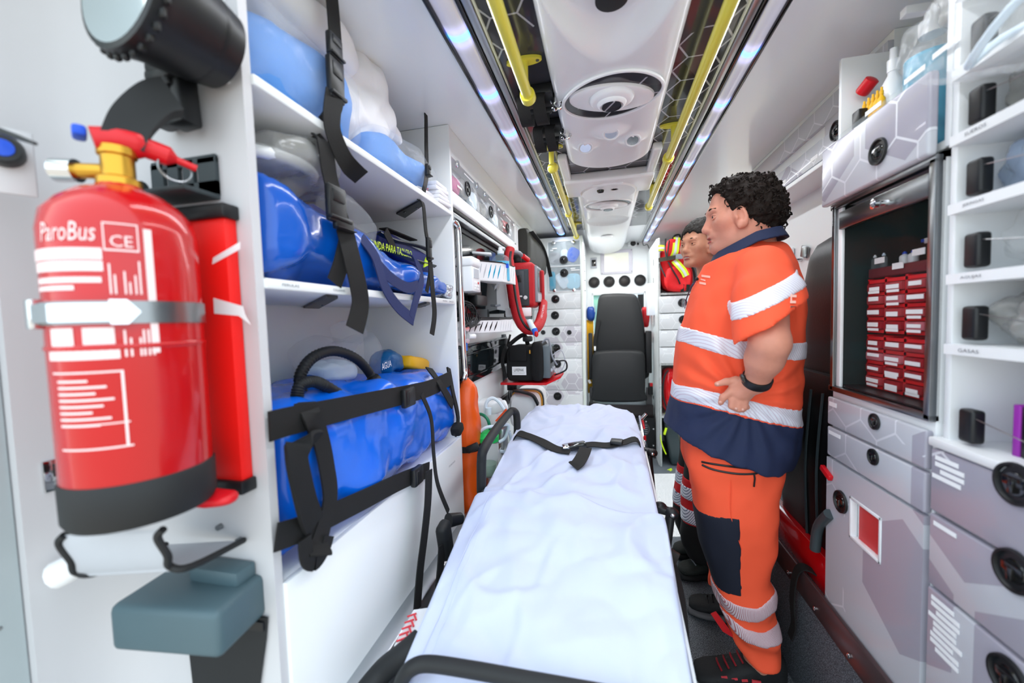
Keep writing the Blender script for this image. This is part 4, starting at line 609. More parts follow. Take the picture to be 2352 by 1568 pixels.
P1, P2, P3 = aY(1082, 595, 1.66), aY(1153, 605, 1.80), aY(1182, 615, 1.97); basket('upper white slotted basket holding hand gel, by the chrome bar', P1, P2, P3, P2.z + 0.004, P2.z - 0.085, ('lightgrey', 'teal'))
Q1, Q2, Q3 = aY(1072, 728, 1.66), aY(1146, 733, 1.80), aY(1176, 730, 1.97); basket('lower white slotted basket below the white bedside module', Q1, Q2, Q3, Q2.z, Q2.z - 0.062, ('black', 'black'))
def bottle(name, label, base, h, r, body, liquid, cap, nozzle=0.02, sq=1.0, fill=0.7, cath='bottle'):
    T = thing(name, base, label, cath); o = Vector(base); B().lathe([(r * 0.9, 0), (r, 0.004), (r, h * 0.62), (r * 0.85, h * 0.72), (r * 0.4, h * 0.80), (r * 0.38, h * 0.84)], o, seg=24, sx=sq).ob('bottle_body', MT[body], T)
    if liquid: B().lathe([(r * 0.8, 0.003), (r * 0.93, 0.006), (r * 0.93, h * fill * 0.7), (0.001, h * fill * 0.7)], o, seg=24, sx=sq).ob('liquid', MT[liquid], T)
    B().lathe([(r * 0.46, h * 0.82), (r * 0.48, h * 0.91), (r * 0.30, h * 0.92), (r * 0.28, h)], o, seg=18).ob('cap', MT[cap], T)
    if nozzle: B().box(o + Vector((nozzle * 0.4, 0, h * 0.99)), (nozzle * 1.6, r * 0.4, h * 0.05), None, 0.002).ob('nozzle', MT[cap], T)
    return T
c = aY(1150, 595, 1.88); hgb = bottle('hand_gel_bottle', 'squat bottle of blue hand gel standing in the upper white basket', (c.x, c.y, P2.z - 0.078), 0.165, 0.036, 'clear', 'blueliquid', 'whiteplastic', 0.018, 1.25, 0.85); B().box((c.x + 0.035, c.y - 0.028, P2.z - 0.005), (0.02, 0.003, 0.02)).ob('label', MT['bluecap'], hgb)
one('gel_lid', B().box(aY(1107, 583, 1.80), (0.09, 0.05, 0.012), rotm(y=6, z=12), 0.004), 'whiteplastic', 'flat white plastic lid resting in the upper basket', 'lid')
cb = thing('cable_bundle', (-0.58, 1.75, 1.1), 'tangle of black cables hanging behind the lower basket', 'cable')
for k in range(6):
    r_ = random.Random(k); B().tube([aX(1062 + k * 4, 690 + k * 5, -0.57), aX(1085 + 5 * k, 700 + 8 * k, -0.55), aX(1100 - 6 * k, 735 + 3 * k, -0.54), aX(1075 + 2 * k, 752 - 4 * k, -0.55), aX(1062 + 5 * k, 720, -0.57)], 0.0035, 6, smooth=6).ob('cable', MT['black'], cb)
bl = B(); bl.box(aX(1100, 690, -0.57), (0.04, 0.16, 0.05), None, 0.01); bl.box(aX(1085, 672, -0.575), (0.03, 0.2, 0.03), None, 0.008); bl.ob('connector_block', MT['black'], cb)
ox = thing('oxygen_outlet', aX(1072, 775, -0.58), 'chrome oxygen outlets with white knob and blue fitting below the basket', 'gas outlet')
for y_ in (755, 782): B().cyl(aX(1056, y_, -0.59), aX(1074, y_, -0.54), 0.010, seg=12).ob('outlet', MT['chrome'], ox)
B().cyl(aX(1074, 772, -0.56), aX(1089, 772, -0.545), 0.012, seg=14).ob('knob', MT['whiteplastic'], ox); B().cyl(aX(1070, 785, -0.55), aX(1070, 805, -0.55), 0.007, seg=10).ob('hose_tail', MT['pictoblue'], ox)
# white bracket and ventilator in a red bag
wb = thing('swivel_bracket', aY(1140, 700, 2.15), 'white swivel arm bracket behind the red ventilator bag', 'bracket'); p, q = aY(1116, 648, 2.2), aY(1160, 706, 2.2); B().prism([aY(1128, 640, 2.2), aY(1160, 645, 2.2), aY(1170, 715, 2.2), aY(1112, 706, 2.2), aY(1120, 665, 2.2)], (0, 0.012, 0)).ob('plate', MT['whiteplastic'], wb); B().span(aY(1160, 708, 2.18), aY(1222, 726, 2.22), 0.005).ob('arm', MT['whiteplastic'], wb); B().tube([aY(1146, 648, 2.17), aY(1130, 672, 2.16), aY(1122, 690, 2.16), aY(1130, 702, 2.17), aY(1150, 700, 2.17)], 0.006, 8, smooth=4).ob('tube', MT['lightgrey'], wb)
vb = thing('ventilator', aY(1195, 708, 2.25), 'portable ventilator in a red padded bag with dark side panel', 'ventilator'); V = 2.24; p, q = aY(1152, 604, V), aY(1228, 705, V)
B().span((p.x, V, q.z), (q.x, V + 0.21, p.z), 0.028, 4).ob('padded_cover', MT['redfab'], vb)
n0, n1 = aY(1163, 620, V - 0.004), aY(1216, 702, V - 0.004); sp = B().span((n0.x, V - 0.008, n1.z), (n1.x, V + 0.02, n0.z), 0.007, 3).ob('side_panel', mat('slate', '2B343A', 0.45), vb)
B().span(aY(1184, 622, V - 0.012), aY(1206, 678, V - 0.006), 0.004).ob('battery_door', mat('slate2', '3C454B', 0.5), sp); B().span(aY(1187, 632, V - 0.014), aY(1198, 648, V - 0.011), 0.002).ob('grille', MT['black'], sp); sticker(sp, aY(1194, 677, V - 0.0085), (0, -1, 0), 0.028, 0.024); B().lathe([(0.011, 0), (0.011, 0.006), (0.005, 0.008)], aY(1207, 683, V - 0.008), (0, -1, 0), 16).ob('socket', MT['silver'], sp)
B().span((q.x - 0.004, V + 0.03, q.z + 0.03), (q.x + 0.014, V + 0.19, p.z - 0.02), 0.006).ob('front_bezel', MT['midgrey'], vb); B().span((q.x + 0.013, V + 0.045, q.z + 0.09), (q.x + 0.016, V + 0.175, p.z - 0.035)).ob('display', MT['darkglass'], vb); B().span((q.x + 0.013, V + 0.045, q.z + 0.035), (q.x + 0.016, V + 0.175, q.z + 0.08)).ob('keypad', MT['lightgrey'], vb); B().span((q.x - 0.01, V + 0.18, q.z + 0.01), (q.x + 0.03, V + 0.215, p.z - 0.03), 0.012, 3).ob('front_flap', MT['redfab'], vb)
B().span(aY(1145, 706, V), aY(1218, 718, V + 0.14), 0.004).ob('mount_base', mat('slate3', '3A4146', 0.5), vb); B().tube([aY(1167, 579, V), aY(1190, 580, V), aY(1199, 588, V + 0.02)], 0.012, 10, smooth=4).ob('handle', MT['midgrey'], vb); B().cyl(aY(1201, 588, V + 0.01), aY(1213, 597, V + 0.06), 0.014, seg=14).ob('handle_grip', MT['redplastic'], vb); B().box(aY(1184, 594, V + 0.05), (0.07, 0.02, 0.05), None, 0.01).ob('handle_core', MT['black'], vb)
hs = thing('breathing_hose', aY(1200, 745, 2.15), 'red fabric hose sleeve with a black zip looping below the ventilator', 'hose'); Pz = [aY(x, y, z) for x, y, z in ((1172, 572, 2.2), (1168, 600, 2.16), (1176, 650, 2.12), (1182, 690, 2.12), (1192, 730, 2.12), (1210, 755, 2.14), (1232, 752, 2.2), (1244, 728, 2.3), (1248, 695, 2.42))]
B().tube(Pz, [0.026, 0.03, 0.032, 0.032, 0.032, 0.03, 0.03, 0.03, 0.026], 14, smooth=6).ob('sleeve', MT['redfab'], hs, angle=60); B().tube([q + Vector((0.015, -0.026, 0)) for q in spline(Pz, 5)[2:30]], 0.007, 8).ob('zip', MT['black'], hs)
text('BREATHING', MT['paper'], hs, aY(1246, 718, 2.24), aY(1242, 738, 2.24) - aY(1250, 695, 2.24), (1, 0, 0), 0.012, 0.09)
sc_ = thing('suction_nozzle', aY(1222, 755, 2.1), 'clear and blue tube connector with red cap under the red hose', 'connector'); B().cyl(aY(1215, 737, 2.12), aY(1227, 758, 2.08), 0.014, 0.016, 16).ob('clear_tube', MT['facebag'], sc_); B().cyl(aY(1227, 756, 2.08), aY(1231, 768, 2.07), 0.016, 0.014, 16).ob('collar', MT['pictoblue'], sc_); B().ell(aY(1232, 767, 2.05), (0.011, 0.006, 0.016), None, 12, 8).ob('cap', MT['redplastic'], sc_)
# black defibrillator bag on red tray
df = thing('defibrillator', aY(1200, 872, 2.2), 'black defibrillator monitor in its carry bag with white label on a red tray', 'defibrillator'); D0 = 2.14; p, q = aY(1160, 795, D0), aY(1229, 877, D0)
loft([(D0, ((p.x + q.x) / 2, (p.z + q.z) / 2), ((q.x - p.x) / 2 - 0.01, (p.z - q.z) / 2 - 0.01)), (D0 + 0.015, ((p.x + q.x) / 2, (p.z + q.z) / 2), ((q.x - p.x) / 2, (p.z - q.z) / 2)), (D0 + 0.19, ((p.x + q.x) / 2 + 0.005, (p.z + q.z) / 2), ((q.x - p.x) / 2, (p.z - q.z) / 2)), (D0 + 0.2, ((p.x + q.x) / 2 + 0.005, (p.z + q.z) / 2), ((q.x - p.x) / 2 - 0.01, (p.z - q.z) / 2 - 0.01))], 36, 0.35, 0.002, 20, 1).ob('carry_bag', MT['blackfab'], df, angle=50)
fp = B().span(aY(1168, 793, D0 - 0.012), aY(1212, 829, D0 + 0.01), 0.008, 3).ob('pocket_flap', MT['blackfab'], df)
loft([(D0 - 0.03, (q.x + 0.016, (p.z + q.z) / 2 + 0.014), (0.020, 0.085)), (D0 - 0.015, (q.x + 0.016, (p.z + q.z) / 2 + 0.014), (0.034, 0.108)), (D0 + 0.17, (q.x + 0.020, (p.z + q.z) / 2 + 0.01), (0.034, 0.108)), (D0 + 0.18, (q.x + 0.02, (p.z + q.z) / 2 + 0.01), (0.02, 0.08))], 28, 0.5, 0, 9, 1).ob('side_pouch', MT['blackfab'], df, angle=50)
sg = B().span(aY(1176, 842, D0 - 0.004), aY(1209, 861, D0 - 0.002)).ob('label', MT['paper'], df); text('LIFEPAK', MT['ink'], sg, aY(1192, 849.5, D0 - 0.0048), (1, 0, 0), (0, 0, 1), 0.016, 0.056); text('MONITOR DESFIBRILADOR', MT['ink'], sg, aY(1192, 856.5, D0 - 0.0048), (1, 0, 0), (0, 0, 1), 0.0035, 0.066)
B().box(aY(1217, 808, D0 - 0.01), (0.008, 0.006, 0.02), None, 0.002).ob('zip_pull', MT['gold'], df); mf = B().span((q.x + 0.04, D0 + 0.0, q.z + 0.02), (q.x + 0.085, D0 + 0.20, p.z - 0.0), 0.008).ob('monitor_unit', mat('monitorgrey', '5E6A70', 0.4), df); B().span((q.x + 0.084, D0 + 0.02, q.z + 0.10), (q.x + 0.088, D0 + 0.18, p.z - 0.012)).ob('display', MT['darkglass'], mf)
for i in range(4): B().lathe([(0.011, 0), (0.01, 0.008), (0.002, 0.009)], (q.x + 0.085, D0 + 0.035 + i * 0.04, q.z + 0.06), (1, 0, 0), 12).ob('button', MT['lightgrey'], mf)
B().tube([(q.x + 0.03, D0 + 0.02, p.z), (q.x + 0.075, D0 + 0.02, p.z + 0.035), (q.x + 0.095, D0 + 0.02, p.z - 0.06), (q.x + 0.12, D0 + 0.03, q.z + 0.09)], 0.005, 8, smooth=5).ob('side_arm', MT['midgrey'], df); B().tube([(q.x + 0.09, D0 + 0.06, p.z - 0.06), (q.x + 0.14, D0 + 0.06, p.z - 0.03), (q.x + 0.16, D0 + 0.06, p.z - 0.10), (q.x + 0.12, D0 + 0.06, p.z - 0.16), (q.x + 0.09, D0 + 0.06, p.z - 0.12)], 0.0035, 6, smooth=5).ob('lead', MT['lightgrey'], df); B().tube([(q.x + 0.10, D0 + 0.06, q.z + 0.10), (q.x + 0.16, D0 + 0.06, q.z + 0.11), (q.x + 0.165, D0 + 0.06, q.z + 0.06), (q.x + 0.10, D0 + 0.06, q.z + 0.03)], 0.005, 6, smooth=5).ob('lead', MT['black'], df)
B().tube([aY(1166, 795, D0), aY(1190, 775, D0 + 0.03), aY(1205, 770, D0 + 0.06), aY(1212, 790, D0 + 0.03)], 0.012, 8, smooth=5).ob('shoulder_strap', MT['blackfab'], df); B().box(aY(1212, 778, D0 + 0.02), (0.05, 0.05, 0.03), None, 0.008).ob('top_unit', MT['black'], df); B().ribbon([aY(1160, 800, D0), aY(1154, 830, D0 - 0.01), aY(1162, 868, D0 - 0.005)], 0.02, 0.004, (1, 0, 0), 5).ob('side_strap', MT['web'], df)
rt_ = thing('defibrillator_tray', aY(1200, 880, 2.2), 'red tray arm carrying the black defibrillator', 'tray'); z = q.z - 0.016; B().prism([(p.x - 0.03, D0 - 0.01, z), (q.x + 0.06, D0 - 0.01, z), (q.x + 0.135, D0 + 0.05, z + 0.03), (q.x + 0.135, D0 + 0.22, z + 0.03), (p.x - 0.03, D0 + 0.22, z)], (0, 0, 0.012)).ob('tray', MT['redplastic'], rt_); B().span(aY(1150, 768, 2.3), aY(1166, 872, 2.36), 0.004).ob('back_column', mat('columngrey', '454B50', 0.5), rt_); B().span(aY(1164, 878, 2.3), aY(1190, 894, 2.34), 0.004).ob('pivot', MT['black'], rt_)
B().tube([aY(1166, 792, 2.2), aY(1172, 768, 2.2)], 0.006, 8).ob('support_pin', MT['black'], rt_)
cc = thing('coiled_cable', aY(1175, 905, 2.3), 'coiled black cable hanging under the red tray', 'cable')
for k in range(5): B().tube([aY(1171 + k * 3, 888, 2.3), aY(1168 + k * 5, 905, 2.3), aY(1172 + k * 3, 920, 2.3), aY(1180, 905 + k, 2.3), aY(1177, 889, 2.3)], 0.003, 6, smooth=5).ob('cable', MT['black'], cc)
one('wall_socket_box', B().span(aY(1192, 896, 2.45), aY(1212, 917, 2.50), 0.006, 3), 'whiteplastic', 'small white socket box on the wall beside the coiled cable', 'socket'); 
cs = thing('hard_case', (-0.45, 2.3, 0.6), 'white rounded hard case with yellow seal and black latches behind the stretcher', 'case'); loft([(2.170, (-0.452, 0.73), (0.07, 0.085)), (2.190, (-0.452, 0.73), (0.085, 0.10)), (2.470, (-0.452, 0.735), (0.09, 0.10)), (2.490, (-0.452, 0.735), (0.07, 0.085))], 32, 0.5, 0, 9, 1).ob('shell', MT['whiteplastic'], cs, angle=50); loft([(2.270, (-0.452, 0.73), (0.094, 0.107)), (2.285, (-0.452, 0.73), (0.094, 0.107))], 32, 0.5, 0, 9, 1).ob('seal', MT['gold'], cs); loft([(2.288, (-0.452, 0.73), (0.097, 0.110)), (2.320, (-0.452, 0.73), (0.097, 0.110))], 32, 0.5, 0, 9, 1).ob('black_band', MT['black'], cs); B().ribbon([(-0.50, 2.180, 0.85), (-0.45, 2.150, 0.848), (-0.39, 2.140, 0.83), (-0.365, 2.150, 0.78)], 0.035, 0.012, (0, 1, 0), 5).ob('handle', MT['black'], cs)
# suction unit and dry bag
su = thing('suction_unit', (-0.50, 1.72, 0.55), 'white suction pump with clear canister and bright green lid beside the stretcher', 'suction pump'); c = aY(1118, 1000, 1.62)
B().lathe([(0.036, -0.150), (0.040, -0.145), (0.046, -0.01), (0.047, 0.0)], c - Vector((0, 0, 0.02)), seg=28).ob('canister', MT['clear'], su); B().lathe([(0.034, -0.148), (0.038, -0.143), (0.040, -0.10), (0.001, -0.10)], c - Vector((0, 0, 0.02)), seg=24).ob('fluid', mat('greenish', '9CC8B0', 0.2, alpha=0.5), su); B().lathe([(0.052, -0.022), (0.053, 0.0), (0.048, 0.006), (0.046, 0.02), (0.02, 0.026), (0.001, 0.026)], c, seg=28).ob('lid', MT['green'], su); B().box(c + Vector((-0.03, -0.02, 0.02)), (0.03, 0.025, 0.02), None, 0.006).ob('lid_port', MT['green'], su); B().lathe([(0.037, -0.30), (0.037, -0.172)], c + Vector((0.018, 0.0, 0)), seg=24).ob('steel_cylinder', MT['alu'], su)
B().span(aY(1091, 922, 1.78), aY(1160, 1005, 1.90), 0.02, 3).ob('pump_body', MT['whiteplastic'], su); B().prism([aY(1137, 966, 1.775), aY(1162, 938, 1.775), aY(1170, 950, 1.775), aY(1148, 972, 1.775)], (0, 0.002, 0)).ob('warning_label', MT['orangeprint'], su); B().box(aY(1145, 935, 1.79), (0.09, 0.03, 0.05), rotm(y=-20), 0.012).ob('pump_head', MT['whiteplastic'], su); B().span(aY(1143, 985, 1.72), aY(1168, 1032, 1.80), 0.006).ob('steel_plate', MT['alu'], su)
B().tube([aY(1115, 950, 1.72), aY(1117, 925, 1.72), aY(1130, 914, 1.73), aY(1145, 922, 1.74), aY(1158, 940, 1.74)], 0.008, 8, smooth=6).ob('clear_tube', MT['facebag'], su); B().tube([aY(1088, 955, 1.66), aY(1105, 951, 1.64), aY(1120, 963, 1.62), aY(1127, 990, 1.62)], 0.007, 8, smooth=5).ob('green_tube', MT['greentube'], su); B().tube([aY(1104, 990, 1.58), aY(1118, 981, 1.58), aY(1145, 978, 1.62), aY(1168, 976, 1.66), aY(1160, 1005, 1.66), aY(1145, 1015, 1.64)], 0.007, 8, smooth=5).ob('clear_tube', MT['facebag'], su); B().tube([aY(1170, 990, 1.68), aY(1175, 1020, 1.68), aY(1168, 1036, 1.66), aY(1148, 1036, 1.64)], 0.007, 8, smooth=5).ob('clear_tube', MT['facebag'], su); B().span(aY(1143, 1036, 1.66), aY(1162, 1045, 1.8), 0.004).ob('foot', MT['whiteplastic'], su); B().cyl(aY(1122, 952, 1.71), aY(1122, 936, 1.71), 0.014, seg=14).ob('valve', MT['facebag'], su)
db = thing('dry_bag', (-0.52, 1.53, 0.5), 'tall orange roll-top dry bag with black clip beside the rack end', 'bag')
lz = [0.42, 0.5, 0.75, 0.95, 1.02, 1.06]; c0 = aY(1072, 1000, 1.56)
loft([(0.42, (c0.x, 1.56), (0.045, 0.045)), (0.46, (c0.x, 1.56), (0.056, 0.056)), (0.75, (c0.x + 0.002, 1.56), (0.055, 0.055)), (0.93, (c0.x, 1.56), (0.056, 0.052)), (0.985, (c0.x - 0.004, 1.56), (0.052, 0.034)), (1.035, (c0.x - 0.022, 1.56), (0.022, 0.012))], 28, 0.9, 0.008, 12, 4, axis='z', fold=0.006, steps=6).ob('bag_body', MT['orangedry'], db, angle=60)
B().box((c0.x - 0.028, 1.56, 1.045), (0.05, 0.03, 0.035), rotm(y=20), 0.008).ob('roll_top', MT['blackfab'], db); B().lathe([(0.058, -0.012), (0.060, -0.012), (0.060, 0.012), (0.058, 0.012)], (c0.x, 1.56, aY(1080, 1035, 1.5).z), seg=28).ob('clip_strap', MT['web'], db); B().box(aY(1086, 1028, 1.495), (0.055, 0.014, 0.03), rotm(y=-25), 0.005).ob('clip', MT['black'], db)
# ================================================================ FRONT BULKHEAD, left cabinet
FC = 3.42
def cabinet(name, label, x0, x1, z0, z1, yf, yb, body='white'):
    T = thing(name, ((x0 + x1) / 2, yf, z0), label, 'cabinet'); B().span((x0, yf, z0), (x1, yb, z1), 0.002).ob('body', MT[body], T); return T
lc_ = cabinet('drawer_cabinet', 'tall white cabinet of printed drawers left of the folding seat', -0.598, -0.167, 0.0, 1.935, FC, 4.2, 'wall')
def drawer(T, x0, x1, z0, z1, y, m='hexy', nm='drawer', lx=None, lz=None, ls=1.0, stick=None):
    d = B().span((x0, y - 0.010, z0 + 0.003), (x1, y - 0.0005, z1 - 0.003), 0.0025).ob(nm, MT[m], T)
    if lx is not None: latch(d, (lx, y - 0.0105, lz), (0, -1, 0), ls); link('latch_knob', LKNOB, None, d, place((lx, y - 0.0105, lz), (0, -1, 0)) @ Matrix.Scale(ls, 4))
    for (sx, sz, sw) in (stick or []): sticker(d, (sx, y - 0.0108, sz), (0, -1, 0), sw, 0.010)
    return d
lat = lambda x, y: aY(x, y, FC)
zs = [1.457, 1.329, 1.186, 1.045, 0.908, 0.632, 0.30, 0.03]; lpx = [(1276, 687), (1275, 724), (1277, 761), (1278, 799), (1280, 835), (1281, 909), None]
for i in range(7):
    q = lat(*lpx[i]) if lpx[i] else Vector((-0.39, 0, 0.17)); st_ = [(-0.225, zs[i] - 0.018, 0.055)] + ([(-0.222, zs[i] - 0.032, 0.05)] if i in (2, 4) else [])
    d = drawer(lc_, -0.592, -0.188, zs[i + 1], zs[i], FC, lx=q.x, lz=q.z, stick=st_)
    if i == 2:
        for px in (1248, 1308): q2 = lat(px, 763); B().lathe([(0.019, 0.0), (0.020, 0.004), (0.014, 0.006), (0.004, 0.004)], (q2.x, FC - 0.011, q2.z), (0, -1, 0), 18).ob('keyhole', MT['black'], d)
for (za, zb_, lp, kn) in ((1.695, 1.897, (1295, 597), ((1272, 558), (1317, 556))), (1.482, 1.686, (1296, 627), ((1274, 667), (1319, 666)))):
    fr = B(); 
    for a, c in (((-0.463, za), (-0.456, zb_)), ((-0.19, za), (-0.183, zb_)), ((-0.463, za - 0.006), (-0.183, za)), ((-0.463, zb_), (-0.183, zb_ + 0.006))): fr.span((a[0], FC - 0.011, a[1]), (c[0], FC, c[1]), 0.001)
    d = B().span((-0.456, FC - 0.012, za), (-0.190, FC - 0.009, zb_), 0.001).ob('clear_door', MT['clear'], lc_); fr.ob('door_frame', MT['whiteplastic'], d, kind='stuff'); q = lat(*lp); latch(d, (q.x, FC - 0.013, q.z), (0, -1, 0)); link('latch_knob', LKNOB, None, d, place((q.x, FC - 0.013, q.z), (0, -1, 0)))
    for k in kn: q = lat(*k); link('door_knob', KNOB, None, d, place((q.x, FC - 0.012, q.z), (0, -1, 0)) @ Matrix.Scale(1.15, 4))
    B().span((-0.456, FC - 0.004, za), (-0.190, FC - 0.0008, zb_)).ob('cabinet_recess', mat('recess', '9AA6AC', 0.6, var=0.3, vscale=30), lc_); sticker(d, (-0.25 if za < 1.6 else -0.40, FC - 0.0125, zb_ - 0.02 if za < 1.6 else zb_ - 0.055), (0, -1, 0), 0.04, 0.008); sticker(d, (-0.23 if za < 1.6 else -0.425, FC - 0.0125, zb_ - 0.034 if za < 1.6 else zb_ - 0.07), (0, -1, 0), 0.07 if za < 1.6 else 0.025, 0.008)
def pack(nm, x, z, w, h, m, label, seed, rot=0): one(nm, soft((x, FC - 0.0065, z), (w, 0.005, h), 0.6, 0.0012, 20, seed, rotm(y=rot), u=22, v=12), m, label, 'packet')
pack('supply_packet', -0.25, 1.78, 0.10, 0.12, 'pictoblue', 'blue and white packet behind the upper clear door left of the seat', 1, 30); pack('supply_packet', -0.32, 1.79, 0.06, 0.08, 'facebag', 'white bulb pack behind the upper clear door left of the seat', 2); pack('supply_packet', -0.40, 1.76, 0.09, 0.10, 'midgrey', 'dark tubing packet behind the upper clear door left of the seat', 3); pack('supply_packet', -0.425, 1.57, 0.055, 0.16, 'teal', 'teal packet behind the lower clear door left of the seat', 4); pack('supply_packet', -0.34, 1.57, 0.09, 0.14, 'facebag', 'clear folded packet behind the lower clear door left of the seat', 5, -30); pack('supply_packet', -0.25, 1.56, 0.12, 0.13, 'mask', 'pale blue face masks behind the lower clear door left of the seat', 6)
B().span((-0.186, FC - 0.013, 0.0), (-0.166, FC, 1.935), 0.003).ob('edge_post', mat('edgepost', 'E4ECE2', 0.35, var=0.02), lc_)
for z in (1.80, 1.755, 1.66, 1.58, 1.49): B().ell((-0.164, 3.60, z), 0.008, None, 8, 6).ob('hinge_bolt', MT['steel'], lc_)
# bulkhead panel fittings
BY = 4.198; bp = lambda x, y: aY(x, y, BY)
cm = thing('dome_camera', bp(1452, 557), 'white dome camera with black lens at the top of the bulkhead', 'camera'); c = bp(1452, 548); B().lathe([(0.045, 0), (0.045, 0.03), (0.04, 0.036)], (c.x, c.y - 0.02, 1.981), (0, 0, -1), 24).ob('mount', MT['whiteplastic'], cm); B().ell(bp(1453, 556) - Vector((0, 0.03, 0)), 0.042, None, 20, 12).ob('dome', MT['whiteplastic'], cm); q = bp(1453, 560) - Vector((0, 0.068, 0.006)); B().lathe([(0.001, 0.004), (0.018, 0.003), (0.026, 0.0), (0.026, -0.008)], q, (0, -1, -0.25), 20).ob('lens', MT['black'], cm)
one('sensor_button', B().lathe([(0.011, 0), (0.011, 0.008), (0.006, 0.01)], bp(1465, 560), (0, -1, 0), 16), 'black', 'small round black sensor beside the dome camera', 'sensor')
ds = thing('control_display', bp(1416, 602), 'pale control display showing the time on the bulkhead', 'display'); a, c = bp(1379, 577), bp(1453, 627); B().span((a.x, BY - 0.010, c.z), (c.x, BY, a.z + 0.004), 0.004).ob('frame', mat('displayframe', 'D4D2DC', 0.3, var=0.08, vscale=20), ds); a, c = bp(1388, 583), bp(1444, 622); B().span((a.x, BY - 0.0115, c.z), (c.x, BY - 0.009, a.z)).ob('screen', MT['screen'], ds)
text('11:33:25', MT['paper'], ds, bp(1417, 613), (1, 0, 0), (0, 0, 1), 0.020, 0.135, ext=0.0145); text('9/10/2024', MT['paper'], ds, bp(1417, 618), (1, 0, 0), (0, 0, 1), 0.007, 0.07, ext=0.0145)
b = B()
for dx, dz in ((-0.012, -0.008), (0.012, -0.008), (0, 0.012)): o = bp(1423, 600) + Vector((dx, -0.0135, dz)); b.tube([o + Vector((0.012 * math.cos(t), 0, 0.012 * math.sin(t))) for t in [2 * math.pi * i / 16 for i in range(16)]], 0.0012, 4, True)
b.ob('screen_icon', MT['paper'], ds, kind='stuff')
for q in ((1382, 578), (1450, 574), (1383, 628), (1451, 623)): B().ell(bp(*q) + Vector((0, -0.011, 0)), (0.005, 0.002, 0.005), None, 8, 6).ob('screw', MT['steel'], ds)
sw = thing('rocker_switch', bp(1364, 604), 'black rocker switch in a light frame left of the display', 'switch'); a, c = bp(1356, 592), bp(1371, 616); B().span((a.x, BY - 0.008, c.z), (c.x, BY, a.z), 0.004).ob('switch_frame', MT['lightgrey'], sw); a, c = bp(1359, 597), bp(1369, 611); B().span((a.x, BY - 0.014, c.z), (c.x, BY - 0.006, a.z), 0.003).ob('rocker', MT['blackgloss'], sw)
for i, (x, y) in enumerate(((1364.6, 648.4), (1399, 646.7), (1434.5, 645), (1470.2, 643.3))):
    o = bp(x, y); T = thing('air_vent', o, ['leftmost', 'second from left', 'third from left', 'rightmost'][i] + ' of four round black air vents on the bulkhead', 'air vent', 'bulkhead air vents'); B().lathe([(0.042, 0.002), (0.047, 0.010), (0.055, 0.010), (0.057, 0.0)], o, (0, -1, 0), 32).ob('ring', MT['black'], T); B().lathe([(0.001, 0.008), (0.03, 0.007), (0.040, 0.002)], o, (0, -1, 0), 28).ob('louvre_disc', mat('ventgrey', '2A2726', 0.5), T); a0 = (0.3, 1.9, 0.5, 1.6)[i]; B().tube([o + Vector((0.03 * math.cos(a0 + t), -0.010, 0.03 * math.sin(a0 + t))) for t in (-1.2, -0.6, 0, 0.6, 1.2)], 0.0025, 6, smooth=3).ob('louvre_edge', MT['black'], T)
# folding attendant seat
st = thing('folding_seat', (0.125, 3.75, 0.45), 'black folding attendant seat facing rearward at the bulkhead', 'seat')
sx = lambda x, y, Y=3.75: aY(x, y, Y)
def seatback(pts, y0, y1, m, nm, puff=0.03):
    rg = []; n = len(pts); c = sum(pts, Vector()) / n
    for (k, yy) in ((0.90, y0), (0.97, y0 + puff * 0.3), (1.0, y0 + puff), (1.0, y1 - 0.02), (0.95, y1)): rg.append([Vector((c.x + (p.x - c.x) * k, yy, c.z + (p.z - c.z) * k)) for p in pts])
    return B().rings(rg).ob(nm, MT[m], st, angle=50)
bk_ = spline([sx(*q) for q in ((1377, 680), (1400, 674), (1440, 674), (1462, 680), (1474, 715), (1482, 770), (1484, 830), (1482, 870), (1364, 870), (1362, 830), (1365, 770), (1371, 715))], 5, True); seatback(bk_, 3.72, 3.84, 'seat', 'backrest')
cu = spline([aY(*q, 3.62) for q in ((1362, 815), (1380, 807), (1420, 805), (1465, 806), (1480, 814), (1482, 850), (1482, 900), (1478, 922), (1366, 922), (1361, 900), (1360, 850))], 5, True); seatback(cu, 3.60, 3.73, 'seat', 'folded_cushion', 0.04)
B().span(sx(1370, 716) - Vector((0.02, -0.02, 0)), sx(1366, 700) + Vector((0, 0.06, 0))).ob('frame_side', MT['midgrey'], st)
for x0, x1, y0, y1 in ((1351, 1363, 765, 870), (1483, 1496, 760, 855)): B().span(aY(x0, y0, 3.70), aY(x1, y1, 3.76), 0.008).ob('armrest', MT['black'], st)
B().span(aY(1352, 928, 3.66), aY(1497, 952, 3.80), 0.006).ob('base_frame', mat('basebrown', '2A2426', 0.4, var=0.05), st); B().span(aY(1484, 890, 3.68), aY(1497, 950, 3.74), 0.004).ob('side_plate', mat('plategrey', '4A4A4C', 0.4), st); B().span(aY(1354, 890, 3.68), aY(1363, 950, 3.74), 0.004).ob('side_plate', mat('plategrey2', '4A4A4C', 0.4), st)
B().ribbon([aY(1376, 735, 3.71), aY(1368, 770, 3.70), aY(1366, 790, 3.70), aY(1367, 800, 3.69)], 0.03, 0.003, (1, 0, 0), 4).ob('belt', MT['web'], st); B().box(aY(1366.5, 800, 3.685), (0.016, 0.006, 0.04), None, 0.003).ob('belt_tongue', MT['paper'], st); B().span(aY(1489, 880, 3.66), aY(1499, 905, 3.70), 0.006).ob('belt_buckle', MT['black'], st); B().span(aY(1493, 879, 3.655), aY(1499, 887, 3.66), 0.001).ob('release_button', MT['redplastic'], st); B().box(aY(1354, 876, 3.68), (0.022, 0.004, 0.035), rotm(y=-25)).ob('care_tag', MT['paper'], st)
